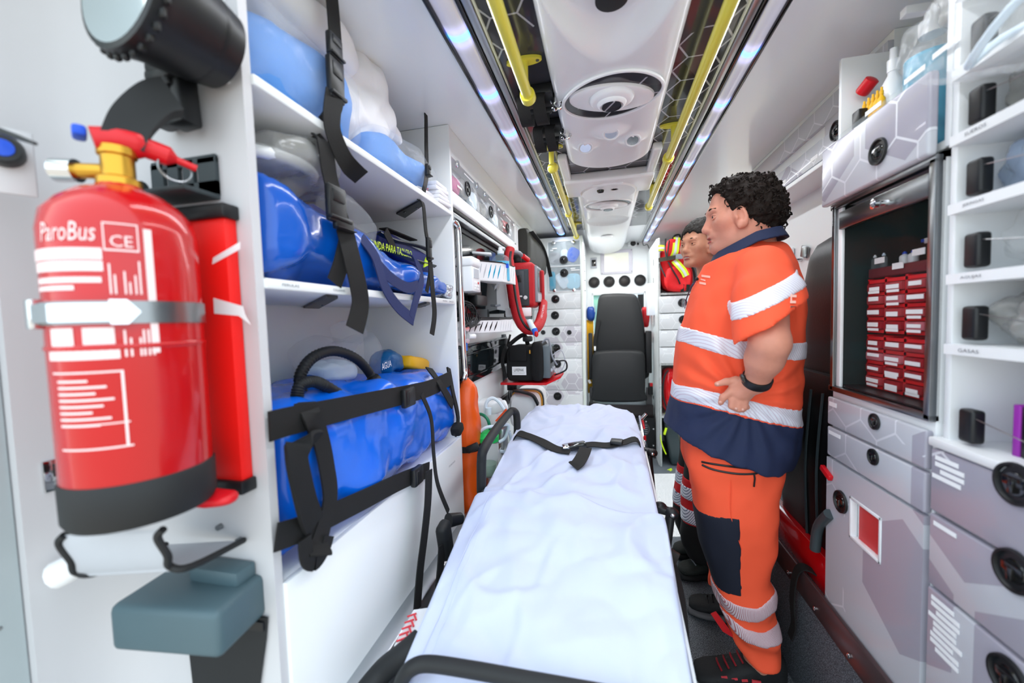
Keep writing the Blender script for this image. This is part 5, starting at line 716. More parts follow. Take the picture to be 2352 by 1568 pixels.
hb = thing('heater_box', aY(1470, 1040, 3.62), 'black ribbed heater box with round grille below the folding seat', 'heater'); a, c = aY(1400, 958, 3.62), aY(1506, 1072, 3.62); B().span((a.x, 3.62, max(0.005, c.z)), (c.x, 3.9, a.z), 0.006).ob('housing', MT['black'], hb); o = aY(1475, 985, 3.618); B().lathe([(0.05, 0.0), (0.055, 0.006), (0.062, 0.006), (0.064, 0)], o, (0, -1, 0), 24).ob('grille_ring', mat('grille', '4A4C4E', 0.5), hb)
for i in range(5): B().span((o.x - 0.045, 3.613, o.z - 0.04 + i * 0.018), (o.x + 0.045, 3.616, o.z - 0.032 + i * 0.018)).ob('grille_bar', MT['midgrey'], hb)
for q in ((1484, 968), (1501, 985), (1501, 1023), (1487, 1075)): B().ell(aY(*q, 3.617), (0.006, 0.003, 0.006), None, 8, 6).ob('rivet', MT['silver'], hb)
one('blue_pouch', soft(aY(1357, 720, 3.95), (0.08, 0.10, 0.14), 0.6, 0.012, 14, 2, u=26, v=16), 'bluebag', 'crumpled royal blue pouch hanging left of the folding seat', 'bag'); one('yellow_board', B().span(aY(1347, 735, 3.93), aY(1366, 900, 3.99), 0.006), 'yellow', 'yellow rescue board standing left of the folding seat', 'board'); one('red_pouch', soft(aY(1482, 728, 3.92), (0.07, 0.08, 0.19), 0.5, 0.006, 14, 3, u=22, v=16), 'redplastic', 'red plastic pouch hanging right of the folding seat', 'bag'); one('red_case_corner', soft(aY(1488, 775, 3.95), (0.08, 0.08, 0.10), 0.5, 0.004, 14, 4, u=18, v=12), 'redbag', 'red bag corner below the red pouch right of the seat', 'bag')
w2 = link('window_2', None, M=Matrix.Translation((0.14, 4.23, 1.0)), kind='structure'); B().span((-0.115, 4.225, 0.5), (0.40, 4.232, 1.495)).ob('pane', mat('paleglass', 'BFE6F8', 0.05, var=0.0, alpha=0.35), w2)
for a, c in (((-0.118, 1.475), (0.403, 1.50)), ((-0.118, 0.5), (-0.105, 1.5)), ((0.39, 0.5), (0.403, 1.5))): B().span((a[0], 4.19, a[1]), (c[0], 4.24, c[1]), 0.004).ob('window_frame', MT['whiteplastic'], w2)
B().span(aY(1465, 676, 4.21), aY(1478, 735, 4.24)).ob('blind', MT['black'], w2)
rtree = thing('roadside_tree', (-0.55, 12.0, -0.7), 'green tree seen through the bulkhead window', 'tree'); soft((-0.55, 12.0, 1.9), (1.6, 1.2, 1.9), 0.9, 0.35, 2.5, 3, u=50, v=36).ob('crown', mat('leafgreen', '3E8A2A', 0.8, var=0.5, vscale=9), rtree); B().cyl((-0.55, 12, -0.7), (-0.55, 12, 1.5), 0.12, 0.09, 12).ob('trunk', mat('bark', '4A3A2C', 0.9), rtree)
dp_ = thing('glove_dispenser', aY(1496, 690, 3.6), 'upright white dispenser box right of the folding seat', 'dispenser'); a, c = aY(1486, 651, 3.62), aY(1505, 724, 3.62); B().span((a.x, 3.62, c.z), (c.x + 0.002, 3.70, a.z), 0.006).ob('box', mat('dispenser', 'E6EAF2', 0.3), dp_); B().span((c.x + 0.002, 3.63, c.z + 0.05), (c.x + 0.008, 3.69, a.z - 0.04)).ob('bracket', MT['black'], dp_)
# ================================================================ FRONT RIGHT shelf column
rc = thing('shelf_column', (0.62, 3.42, 0), 'speckled shelf column with drawers right of the folding seat', 'shelf unit'); XL = 0.428
b = B().span((XL, 3.42, 0.0), (XL + 0.018, 4.2, 1.87), 0.006); b.ob('side_panel', MT['laminate'], rc); B().span((XL - 0.003, 3.45, 0.0), (XL, 4.2, 1.87)).ob('side_facing', MT['wall'], rc); B().span((0.842, 3.42, 0.0), (0.858, 4.2, 1.87), 0.004).ob('side_panel', MT['laminate'], rc)
for z in (1.430, 0.860, 0.425): B().span((XL + 0.018, 3.425, z - 0.018), (0.842, 4.2, z), 0.003).ob('shelf', MT['laminate'], rc)
B().span((XL + 0.018, 4.15, 0), (0.842, 4.2, 1.87)).ob('back_panel', mat('backlam', '8E9294', 0.6, var=0.1, vscale=30), rc)
zz = [1.405, 1.265, 1.131, 0.992, 0.857]
for i in range(4):
    q = aY(*((1568, 695), (1570, 734), (1575, 772), (1575, 815))[i], 3.41); drawer(rc, XL + 0.004, 0.846, zz[i + 1], zz[i], 3.425, lx=q.x, lz=q.z, stick=[(0.475, zz[i] - 0.022, 0.035 if i != 1 else 0.07)] + ([(0.475, zz[i] - 0.038, 0.07)] if i == 1 else []))
for px, py in ((1501, 603), (1501, 645)): B().span(aX(px - 1, py - 7, XL - 0.004), aX(px + 1.2, py + 7, XL - 0.0005)).ob('catch', MT['black'], rc)
one('heater_catch', B().span(aX(1499, 906, XL - 0.006), aX(1502.5, 917, XL - 0.001)), 'black', 'small black catch low on the column side near the belt buckle', 'catch')
bp2 = thing('rescue_backpack', (0.62, 3.5, 1.43), 'red rescue backpack with lime and silver tape on the column shelf', 'backpack'); K = 3.44; a, c = aY(1514, 545, K), aY(1594, 672, K)
loft([(K - 0.005, (0.565, 1.60), (0.085, 0.12)), (K + 0.02, (0.57, 1.62), (0.12, 0.17)), (K + 0.12, (0.585, 1.63), (0.132, 0.19)), (K + 0.3, (0.59, 1.63), (0.13, 0.19)), (K + 0.32, (0.59, 1.63), (0.10, 0.15))], 40, 0.62, 0.012, 9, 4, fold=0.008, flat=1.432).ob('pack_body', MT['redbag'], bp2, angle=60)
soft(aY(1556, 640, K - 0.03), (0.19, 0.09, 0.20), 0.6, 0.010, 12, 3, flat=1.433).ob('front_pocket', MT['redbag'], bp2, angle=60); soft(aY(1550, 573, K - 0.02), (0.14, 0.08, 0.16), 0.55, 0.008, 12, 5).ob('top_pocket', MT['redbag'], bp2, angle=60)
def tape(pts, w, wd): 
    B().ribbon([aY(*q) for q in pts], w, 0.003, wd, 5).ob('reflective_tape', MT['hivis'], bp2); B().ribbon([aY(q[0], q[1], q[2] - 0.003) for q in pts], w * 0.36, 0.003, wd, 5).ob('tape_stripe', MT['silver'], bp2)
tape([(1555, 545, 3.40), (1553, 562, 3.372), (1551, 578, 3.37), (1546, 590, 3.39)], 0.048, (1, 0, 0)); tape([(1549, 598, 3.39), (1558, 608, 3.358), (1570, 622, 3.355), (1576, 634, 3.365)], 0.050, (1, 0, 0.6)); tape([(1512, 570, 3.42), (1519, 569, 3.415), (1526, 570, 3.415)], 0.045, (0, 0, 1))
B().ribbon([aY(*q) for q in ((1513, 597, 3.41), (1530, 594, 3.385), (1555, 590, 3.36), (1572, 585, 3.39))], 0.032, 0.004, (0, 0, 1), 5).ob('belt', mat('olive', '3A372A', 0.7), bp2); B().box(aY(1560, 589, 3.352), (0.05, 0.012, 0.04), None, 0.004).ob('belt_buckle', MT['midgrey'], bp2)
for pts in (((1529, 548, 3.41), (1528, 570, 3.40), (1530, 590, 3.39)), ((1537, 552, 3.37), (1534, 575, 3.36), (1532, 590, 3.37)), ((1515, 606, 3.41), (1526, 630, 3.39), (1538, 650, 3.385), (1552, 654, 3.385)), ((1535, 602, 3.39), (1545, 620, 3.36), (1557, 640, 3.35), (1562, 652, 3.36))): B().tube([aY(*q) for q in pts], 0.006, 6, smooth=5).ob('zipper', MT['black'], bp2)
for x in (1568, 1581): B().ribbon([aY(x, 653, 3.37), aY(x - 1, 670, 3.375)], 0.024, 0.004, (1, 0, 0)).ob('side_strap', MT['web'], bp2)
B().tube([aY(*q) for q in ((1545, 548, 3.42), (1550, 541, 3.42), (1560, 539, 3.42), (1563, 546, 3.42))], 0.007, 8, smooth=4).ob('handle', MT['blackfab'], bp2); B().tube([aY(*q) for q in ((1574, 597, 3.42), (1585, 605, 3.42), (1594, 625, 3.43), (1598, 650, 3.43))], 0.008, 8, smooth=4).ob('shoulder_strap', MT['blackfab'], bp2)
rb2 = thing('red_medical_bag', (0.5, 3.5, 0.43), 'glossy red zipped bag on the lower column shelf', 'bag'); soft((0.545, 3.56, 0.625), (0.17, 0.24, 0.37), 0.5, 0.008, 10, 3, flat=0.427).ob('bag_body', MT['redgloss'], rb2, angle=60); B().tube([aY(*q) for q in ((1535, 850, 3.45), (1526, 865, 3.44), (1522, 900, 3.44), (1529, 930, 3.44), (1536, 945, 3.44))], 0.007, 6, smooth=5).ob('zipper', MT['black'], rb2); B().box(aY(1534, 949, 3.42), (0.05, 0.02, 0.008), rotm(y=-10), 0.003).ob('zip_tag', MT['neon'], rb2)
kc = thing('instrument_case', (0.55, 3.5, 0.01), 'dark hard-sided case with lime tags at the bottom of the column', 'case'); b = B().box((0.575, 3.58, 0.19), (0.16, 0.26, 0.36), rotm(y=-8), 0.02, 3); b.ob('shell', mat('darkteal', '2E3B3E', 0.35, coat=0.2), kc); B().box((0.60, 3.455, 0.20), (0.03, 0.02, 0.30), rotm(y=-8), 0.005).ob('rib', mat('olivegrey', '5A5C4E', 0.5), kc)
B().tube([aY(*q) for q in ((1517, 985, 3.43), (1518, 1010, 3.42), (1524, 1030, 3.42), (1530, 1043, 3.41))], 0.005, 6, smooth=5).ob('lime_cord', MT['neon'], kc); B().box(aY(1528, 990, 3.42), (0.018, 0.01, 0.06), rotm(y=15), 0.003).ob('lime_tag', MT['neon'], kc); B().box(aY(1536, 1080, 3.36), (0.055, 0.015, 0.018), rotm(y=-25), 0.004).ob('lime_tag', MT['neon'], kc); B().box(aY(1545, 1084, 3.34), (0.05, 0.015, 0.012), rotm(y=20), 0.004).ob('lime_tag', MT['neon'], kc)
# ================================================================ RIGHT SIDE
XR = 0.62; rx = lambda x, y: aX(x, y, XR)
mc = thing('medicine_cabinet', (0.74, 1.1, 0.41), 'grey and white printed medicine cabinet with a glass shutter and red trays', 'cabinet')
Y0, Y1 = 0.922, 1.279
b = B().span((XR, Y0, 0.41), (0.86, Y1, 1.028), 0.002); b.ob('lower_body', MT['white'], mc)
b = B().span((XR, Y1 - 0.012, 1.028), (0.86, Y1, 1.54)); b.span((XR, Y0 - 0.0, 1.028), (0.86, Y0 + 0.012, 1.54)); b.span((0.85, Y0, 1.028), (0.86, Y1, 1.54)); b.span((XR, Y0, 1.528), (0.86, Y1, 1.54)); b.ob('carcass', MT['white'], mc)
def sdrawer(T, y0, y1, z0, z1, nm='drawer', x=XR, m='hexx'):
    return B().span((x - 0.014, y0 + 0.003, z0 + 0.003), (x - 0.0005, y1 - 0.003, z1 - 0.003), 0.004, 3).ob(nm, MT[m], T)
def slatch(d, px, py, x, sc): q = aX(px, py, x); latch(d, q, (-1, 0, 0), sc); link('latch_knob', LKNOB, None, d, place(q, (-1, 0, 0)) @ Matrix.Scale(sc, 4))
d = sdrawer(mc, Y0, Y1, 0.930, 1.013); slatch(d, 2009, 968, XR - 0.015, 0.55); sticker(d, (XR - 0.0145, Y1 - 0.03, 0.992), (-1, 0, 0), 0.035, 0.012); d = sdrawer(mc, Y0, Y1, 0.842, 0.930); slatch(d, 2006, 1049, XR - 0.015, 0.55); sticker(d, (XR - 0.0145, Y1 - 0.04, 0.912), (-1, 0, 0), 0.055, 0.010)
# big door with window: built as frame around the opening
wy0, wy1, wz0, wz1 = rx(2060, 1220).y, rx(1965, 1140).y, rx(2010, 1255).z, rx(2010, 1150).z
wz0, wz1 = 0.665, 0.775; wy0, wy1 = 1.045, 1.165
dd = B(); dd.span((XR - 0.014, Y0 + 0.003, 0.405), (XR - 0.0005, wy0, 0.839)); dd.span((XR - 0.014, wy1, 0.405), (XR - 0.0005, Y1 - 0.003, 0.839)); dd.span((XR - 0.014, wy0, 0.405), (XR - 0.0005, wy1, wz0)); dd.span((XR - 0.014, wy0, wz1), (XR - 0.0005, wy1, 0.839)); dob = dd.ob('door', MT['hexx'], mc); slatch(dob, 1932, 1152, XR - 0.015, 0.85)
for a, c in (((wy0, wz0), (wy1, wz0 + 0.008)), ((wy0, wz1 - 0.008), (wy1, wz1)), ((wy0, wz0), (wy0 + 0.008, wz1)), ((wy1 - 0.008, wz0), (wy1, wz1))): B().span((XR - 0.016, a[0], a[1]), (XR - 0.0008, c[0], c[1]), 0.002).ob('window_rim', MT['white'], dob)
B().span((XR - 0.004, wy0, wz0), (XR - 0.0008, wy1 - 0.02, wz1)).ob('window_content', mat('redwindow', 'D23A3C', 0.4, var=0.12, vscale=25), dob)
# glass front with metal shutter bar
for a, c in (((Y0, 1.03), (Y0 + 0.016, 1.53)), ((Y1 - 0.022, 1.03), (Y1 - 0.008, 1.53)), ((Y0, 1.028), (Y1, 1.042)), ((Y0, 1.520), (Y1, 1.535))): B().span((XR - 0.012, a[0], a[1]), (XR + 0.006, c[0], c[1]), 0.002).ob('shutter_frame', MT['steel'], mc)
B().span((XR - 0.004, Y1 - 0.040, 1.042), (XR + 0.004, Y1 - 0.022, 1.52), 0.002).ob('guide_rail', MT['white'], mc); B().span((XR - 0.004, Y0 + 0.016, 1.042), (XR + 0.004, Y0 + 0.024, 1.52), 0.002).ob('guide_rail', MT['black'], mc)
gl = B().span((XR, Y0 + 0.024, 1.045), (XR + 0.003, Y1 - 0.04, 1.48)).ob('glass_shutter', MT['glass'], mc); B().span((XR - 0.010, Y0 + 0.020, 1.462), (XR + 0.004, Y1 - 0.036, 1.508), 0.003).ob('shutter_bar', MT['steel'], mc); B().lathe([(0.007, 0), (0.006, 0.014), (0.011, 0.02), (0.011, 0.028), (0.004, 0.032)], aX(2038, 466, XR - 0.01), (-1, 0, 0), 16).ob('shutter_knob', MT['chrome'], mc)
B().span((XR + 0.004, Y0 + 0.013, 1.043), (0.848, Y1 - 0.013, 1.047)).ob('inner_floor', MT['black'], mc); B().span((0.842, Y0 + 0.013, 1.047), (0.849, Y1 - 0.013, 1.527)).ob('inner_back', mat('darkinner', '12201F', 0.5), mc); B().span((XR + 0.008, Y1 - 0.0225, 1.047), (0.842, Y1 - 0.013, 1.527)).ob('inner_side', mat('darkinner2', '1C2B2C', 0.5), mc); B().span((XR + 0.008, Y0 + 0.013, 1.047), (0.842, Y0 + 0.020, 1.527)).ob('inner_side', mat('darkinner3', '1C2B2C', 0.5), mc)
# red trays with little clear drawers
XT = 0.668
def tray(label, z0, z1):
    ya, yb = 0.950, 1.222; T = thing('drawer_tray', (XT + 0.06, (ya + yb) / 2, z0), label, 'tray'); cw = (yb - ya) / 4; rh = (z1 - z0 - 0.012) / 4
    b = B().span((XT + 0.04, ya, z0), (XT + 0.13, yb, z1)); 
    for i in range(5): b.span((XT, ya + cw * i - 0.004 * (i > 0), z0), (XT + 0.05, ya + cw * i + 0.004 * (i < 4), z1))
    for j in range(5): b.span((XT, ya, z0 + rh * j), (XT + 0.05, yb, z0 + rh * j + 0.008))
    b.ob('case', MT['redplastic'], T, smooth=False)
    rr = random.Random(int(z0 * 100))
    for i in range(4):
        for j in range(4):
            y, z = ya + cw * (i + 0.5), z0 + rh * (j + 0.5) + 0.004; d = B().span((XT - 0.006, y - cw / 2 + 0.006, z - rh / 2 + 0.006), (XT + 0.03, y + cw / 2 - 0.006, z + rh / 2 - 0.006), 0.002).ob('small_drawer', mat_drawer[rr.randrange(3)], T); B().box((XT - 0.0064, y + rr.uniform(-0.002, 0.002), z + rr.uniform(-0.004, 0.005)), (0.0008, cw * rr.uniform(0.5, 0.72), rh * rr.uniform(0.24, 0.36))).ob('label_sticker', MT['paper'], d)
            if rr.random() < 0.45: B().box((XT - 0.0064, y, z - rh * 0.36), (0.0008, cw * 0.6, rh * 0.2)).ob('label_sticker', MT['paper'], d)
mat_drawer = [mat('drawer_red', '8E1A24', 0.2, var=0.3, vscale=60), mat('drawer_red2', 'A23A40', 0.2, var=0.3, vscale=60), mat('drawer_pink', 'B0606A', 0.2, var=0.35, vscale=60)]
tray('upper red tray of small clear drawers with white labels, behind the glass', 1.190, 1.326); tray('lower red tray of small clear drawers with white labels, behind the glass', 1.049, 1.184)
one('dark_tray', B().span((XT, 0.950, 1.328), (XT + 0.13, 1.222, 1.352), 0.003), 'maroon', 'dark maroon tray on top of the red drawer trays', 'tray')
vl = [((2010, 590), 'left', 'paper'), ((2030, 590), 'right', 'facebag')]
for (px, w, m) in vl: c = aX(*px, 0.70); bottle('vial', 'small capped vial standing on the dark tray, %s of the leftmost pair' % w, (0.70, c.y, 1.354), 0.038, 0.008, 'clear', None, m, 0, cath='vial')
for px, w in ((2078, 'nearer the vial pair'), (2098, 'nearer the brown bottles')): c = aX(px, 590, 0.72); bottle('pill_bottle', 'short white pill bottle in the medicine cabinet, ' + w, (0.72, c.y, 1.354), 0.034, 0.010, 'whiteplastic', None, 'bluecap', 0)
sh = thing('inner_shelf', (0.77, 1.05, 1.40), 'narrow dark inner shelf with white labels high in the medicine cabinet', 'shelf'); B().span((0.74, 0.936, 1.405), (0.842, 1.16, 1.412)).ob('board', MT['bluecap'], sh)
for i, y in enumerate((0.965, 1.03, 1.10)): B().span((0.737, y, 1.400), (0.7395, y + 0.045, 1.412)).ob('label_sticker', MT['paper'], sh)
for y, w in ((0.985, 'left'), (0.958, 'right')): bottle('brown_bottle', 'brown glass bottle with a white label at the top of the medicine cabinet, ' + w + ' one', (0.78, y, 1.4125), 0.06, 0.012, 'amber', None, 'paper', 0)
for k, (px, py) in enumerate(((2020, 598), (2062, 610), (2110, 578))): one('shelf_label', B().box(aX(px, py, 0.666), (0.001, 0.036, 0.014)), 'paper', ['left', 'middle', 'right'][k] + ' white paper label on the front of the dark tray', 'label')
# --- deep top drawer and open bin over the medicine cabinet
td = thing('top_drawer_unit', (0.72, 1.1, 1.54), 'printed top drawer unit with open bin above the medicine cabinet', 'drawer unit')
B().span((XR + 0.004, Y0, 1.545), (0.86, Y1, 1.56)).ob('base', MT['white'], td); B().span((XR + 0.004, Y1 - 0.012, 1.56), (0.86, Y1, 1.915), 0.002).ob('side_panel', MT['white'], td); B().span((XR, Y0 - 0.014, 1.545), (0.86, Y0, 1.981), 0.002).ob('side_panel', MT['white'], td)
n = B().span((XR - 0.024, Y0 + 0.002, 1.535), (XR - 0.006, Y1 + 0.022, 1.690), 0.006, 3).ob('drawer_front', MT['hexx'], td); slatch(n, 2018, 348, XR - 0.025, 0.82); B().span((XR - 0.006, Y0 + 0.002, 1.69), (XR - 0.002, Y1 - 0.012, 1.712)).ob('clear_lip', MT['clear'], td)
for k, (px, py) in enumerate(((2100, 172), (2170, 110), (2005, 250))): B().box(aX(px, py, XR - 0.0075), (0.001, 0.055, 0.010)).ob('label_sticker', MT['paper'], td)
B().span(aX(1956, 262, XR), aX(1972, 290, XR) + Vector((0.02, 0, 0)), 0.003).ob('clip', MT['black'], td)
c = aX(2052, 165, 0.68); sp = bottle('spray_bottle', 'slim white spray bottle with a light blue label in the top bin', (0.68, c.y, 1.565), 0.30, 0.026, 'whiteplastic', None, 'whiteplastic', 0.0); B().lathe([(0.0265, 0.02), (0.0265, 0.11)], (0.68, c.y, 1.60), seg=24, cap=False).ob('label', mat('skyblue', '45B8E6', 0.4), sp)
c = aX(2125, 110, 0.69); bottle('sanitiser_bottle', 'large bottle of teal liquid with a white pump in the top bin', (0.70, c.y - 0.004, 1.565), 0.33, 0.048, 'clear', 'teal', 'whiteplastic', -0.045, 1.0, 0.98)
c = aX(1978, 215, 0.66); rc_ = one('red_container', B().lathe([(0.014, 0), (0.016, 0.004), (0.016, 0.034), (0.012, 0.036)], c, (0.3, -0.8, 0.6), 20), 'redplastic', 'shiny red capped tube lying at the left of the top bin', 'tube')
for k in range(5):
    c = aX(1985 + k * 10, 252 - k * 9, 0.645); bottle('ampoule', ['leftmost', 'second from left', 'middle', 'second from right', 'rightmost'][k] + ' of five yellow ampoules lined up in the top bin', (0.645, c.y, 1.675), 0.095, 0.0085, 'yellow', None, 'yellow', 0, cath='ampoule')
gv = one('glove_bundle', soft((0.70, 0.955, 1.86), (0.13, 0.10, 0.16), 0.7, 0.03, 14, 4, u=40, v=26), 'film_grey', 'crumpled gloves and tubing stuffed above the teal bottle', 'gloves')
# --- near right: shelves of supplies with black clips
nr_ = thing('supply_rack', (0.74, 0.75, 1.0), 'white rack of narrow supply shelves at the right edge', 'rack'); yn, yf_ = 0.42, 0.892
B().span((XR, yf_, 1.0), (0.86, yf_ + 0.014, 1.981), 0.002).ob('side_panel', MT['white'], nr_); B().span((0.85, yn, 1.0), (0.86, yf_, 1.981)).ob('back_panel', MT['white'], nr_); B().span((XR, yn - 0.014, 1.0), (0.86, yn, 1.981)).ob('side_panel', MT['white'], nr_)
sz_ = [1.182, 1.308, 1.432, 1.552, 1.665, 1.80]
for i, z in enumerate(sz_):
    s = B().prism([(XR - 0.012, yn, z - 0.018), (XR - 0.012, yf_, z - 0.018), (XR - 0.012, yf_, z), (XR - 0.012, yn, z)], (0.25, 0, 0.0)).ob('shelf', MT['white'], nr_); text(('GASAS', 'AGUJAS', 'JERINGAS', 'SUEROS', 'VENDAS', 'APOSITOS')[i], MT['inkgrey'], s, (XR - 0.0126, 0.84, z - 0.009), (0, -1, 0), (0, 0, 1), 0.006, 0.04)
for i, z in enumerate([1.0] + sz_):
    B().box((XR + 0.010, yf_ - 0.032, z + 0.038), (0.022, 0.030, 0.060), None, 0.006, 3).ob('clip', MT['black'], nr_); B().tube([(XR + 0.005, yf_ - 0.04, z + 0.055), (XR - 0.002, yf_ - 0.2, z + 0.035), (XR - 0.002, yn, z + 0.03)], 0.0009, 6, smooth=3).ob('retaining_wire', MT['steel'], nr_)
tint = ['film_grey', 'plastic_film', 'film_blue', 'film_grey', 'plastic_film', 'film_grey']; mm('film_blue', 'AFC4E8', 0.16, var=0.4, vscale=16, alpha=0.55, bump=0.9, bscale=18, bdetail=4, spec=0.8); lab = ['grey film packets on the counter-level shelf', 'clear and pale film packets on the second shelf up', 'pale blue film packets on the third shelf up', 'grey film packets on the fourth shelf up', 'clear film packets on the fifth shelf up', 'grey film packets on the sixth shelf up']
for i in range(6):
    z = sz_[i]
    for k in range(3): one('supply_packet', soft((0.73 + 0.01 * k, 0.82 - k * 0.12, z + 0.045), (0.15, 0.13, 0.075), 0.8, 0.026, 17, i * 5 + k, u=52, v=34, fold=0.022, flat=z + 0.001), (tint[i], 'film_grey', 'plastic_film')[k] if k else tint[i], ('nearest the medicine cabinet among ', 'middle one of ', 'rightmost of ')[k] + 'the ' + lab[i], 'packet', 'packets on the right supply shelves')
one('glove_box', B().box((0.70, 0.70, 1.045), (0.10, 0.20, 0.085), None, 0.003), 'black', 'black carton with a purple end on the right counter', 'carton'); one('purple_end', B().box((0.70, 0.807, 1.045), (0.101, 0.012, 0.086), None, 0.002), 'purple', 'purple end panel of the black carton on the right counter', 'carton')
one('film_sheet', soft((0.56, 0.70, 1.63), (0.14, 0.42, 0.11), 0.5, 0.025, 9, 6, rotm(x=22), u=54, v=30), 'plastic_film', 'large clear film bag of tubing overhanging the right rack', 'plastic bag'); one('tubing_coil', B().tube([(0.58 + 0.04 * math.cos(a), 0.72 + 0.08 * math.sin(a), 1.64 + 0.02 * math.sin(2 * a)) for a in [2 * math.pi * i / 24 for i in range(24)]], 0.006, 8, True), 'facebag', 'coil of pale tubing inside the large clear film bag', 'tubing')
lw_ = thing('drawer_chest', (0.74, 0.7, 0.41), 'lower right chest of wide printed drawers with round black latches', 'cabinet'); B().span((XR, yn, 0.41), (0.86, 0.915, 0.985), 0.002).ob('body', MT['white'], lw_); B().span((XR - 0.016, yn, 0.985), (0.86, 0.918, 1.003), 0.004).ob('worktop', MT['white'], lw_)
for (za, zb_, lp, st_) in ((0.858, 0.985, (2335, 1112), 4), (0.712, 0.858, (2332, 1312), 1), (0.41, 0.712, (2318, 1558), 9)):
    d = sdrawer(lw_, yn, 0.915, za, zb_); slatch(d, lp[0], lp[1], XR - 0.015, 0.95)
    for k in range(st_): B().box((XR - 0.0146, 0.875 - 0.006 * (k % 3), zb_ - 0.018 - k * 0.012), (0.0008, 0.05 + 0.012 * (k % 2), 0.008)).ob('label_sticker', MT['paper'], d)
# --- upper cabinet over the side seat
XU = 0.75; ux = lambda x, y: aX(x, y, XU); zt, zm = (ux(1727, 401).z + ux(1934, 203).z) / 2, (ux(1783, 447).z + ux(1920, 348).z) / 2
uc = thing('wall_cabinet', (0.8, 1.8, zm), 'long printed wall cabinet with a slot of glove boxes above the side seat', 'cabinet'); ya, yb = 1.29, 2.33
B().span((XU + 0.004, ya, zm - 0.02), (0.86, yb, 1.981)).ob('body', MT['white'], uc); s0, s1 = ux(1753, 412), ux(1902, 281); t0, t1 = ux(1767, 426), ux(1900, 307); szt, szb = (s0.z + s1.z) / 2, (t0.z + t1.z) / 2; sy0, sy1 = s1.y, s0.y
for a, c in (((ya, zm), (yb, szb)), ((ya, szt), (yb, zt)), ((ya, szb), (sy0, szt)), ((sy1, szb), (yb, szt))): B().span((XU - 0.010, a[0], a[1]), (XU + 0.004, c[0], c[1]), 0.001).ob('front_panel', MT['hexx'], uc)
B().span((XU - 0.014, ya, zm - 0.022), (XU + 0.004, yb, zm - 0.004), 0.004).ob('lower_lip', MT['white'], uc); slatch(uc, 1921, 300, XU - 0.011, 0.9)
for k, (px, py) in enumerate(((1870, 363), (1799, 419))): B().box(aX(px, py, XU - 0.0108), (0.0008, 0.05, 0.014)).ob('label_sticker', MT['paper'], uc)
L_ = sy1 - sy0
for k, (f0_, f1_, m, lb) in enumerate(((0.0, 0.36, 'pictoblue', 'blue glove carton nearest the medicine cabinet in the wall cabinet slot'), (0.37, 0.70, 'bluecap', 'blue glove carton in the middle of the wall cabinet slot'), (0.71, 0.80, 'pictogreen', 'narrow green carton between the blue ones in the slot'), (0.81, 1.0, 'bluecap', 'blue glove carton above the man in the wall cabinet slot'))): cbx = one('glove_carton', B().span((XU + 0.0055, sy0 + L_ * f0_ + 0.002, szb + 0.003), (XU + 0.012, sy0 + L_ * f1_ - 0.002, szt - 0.004)), m, lb, 'carton'); B().span((XU + 0.0048, sy0 + L_ * f0_ + 0.01, szb + 0.002), (XU + 0.0054, sy0 + L_ * (f0_ * 0.5 + f1_ * 0.5), szb + (szt - szb) * 0.45)).ob('carton_print', MT['facebag'], cbx)
# --- side seat, sill and strap
ss = thing('side_seat', (0.75, 1.45, 0.45), 'black leather folding side seat behind the standing man', 'seat')
loft([(0.93, (0.77, 1.500), (0.06, 0.20)), (1.0, (0.77, 1.500), (0.068, 0.212)), (1.35, (0.775, 1.500), (0.066, 0.210)), (1.44, (0.78, 1.500), (0.060, 0.195)), (1.485, (0.785, 1.500), (0.048, 0.165)), (1.50, (0.79, 1.500), (0.03, 0.13))], 40, 0.45, 0, 9, 1, axis='z').ob('backrest', MT['seatleather'], ss, angle=50)
loft([(0.43, (0.715, 1.500), (0.04, 0.17)), (0.46, (0.71, 1.500), (0.065, 0.205)), (0.75, (0.705, 1.500), (0.075, 0.210)), (0.98, (0.71, 1.500), (0.07, 0.210)), (1.045, (0.72, 1.500), (0.045, 0.19))], 40, 0.45, 0, 9, 1, axis='z').ob('folded_cushion', MT['seatleather'], ss, angle=50)
for z0 in (0.55, 0.62): B().tube([(0.638, 1.32 + (z0 - 0.5), 1.0), (0.628, 1.33 + (z0 - 0.5), 0.75), (0.642, 1.34 + (z0 - 0.5), 0.46)], 0.004, 6, smooth=5).ob('piping', mat('bluegrey', '2A3438', 0.5), ss)
B().box(aX(1898, 1085, 0.60), (0.012, 0.05, 0.016), rotm(x=20), 0.003).ob('belt_button', MT['redplastic'], ss); B().tube([aX(1905, 1180, 0.60), aX(1880, 1210, 0.60), aX(1872, 1262, 0.60)], 0.014, 10, smooth=4).ob('pivot_arm', mat('pivot', '3A4448', 0.4), ss); B().span((0.622, 1.285, 0.405), (0.66, 1.72, 0.52), 0.004).ob('base_cover', MT['redgloss'], ss)
er = thing('edge_rail', (0.60, 1.3, 0.40), 'dark metal edge rail, red reflection in its colour, with bright screws along the plinth', 'rail'); B().span((0.592, 0.45, 0.350), (0.604, 2.30, 0.432), 0.004).ob('rail', mat('redtint_metal', '6A5A5C', 0.3, 0.7, var=0.1), er)  # aluminium rail; its red reflection is mixed into the metal colour
for y in np.arange(0.62, 2.2, 0.17): B().ell((0.590, float(y), 0.372), (0.004, 0.007, 0.007), None, 10, 6).ob('screw', MT['chrome'], er)
fs = thing('floor_strap', aX(1835, 1370, 0.58), 'short black webbing strap hanging over the edge rail', 'strap'); B().ribbon([(0.63, 1.37, 0.436), (0.598, 1.385, 0.445), (0.582, 1.40, 0.41), (0.575, 1.405, 0.32), (0.58, 1.405, 0.24), (0.572, 1.41, 0.19)], 0.030, 0.004, (0, 1, 0.1), 5).ob('webbing', MT['web'], fs)
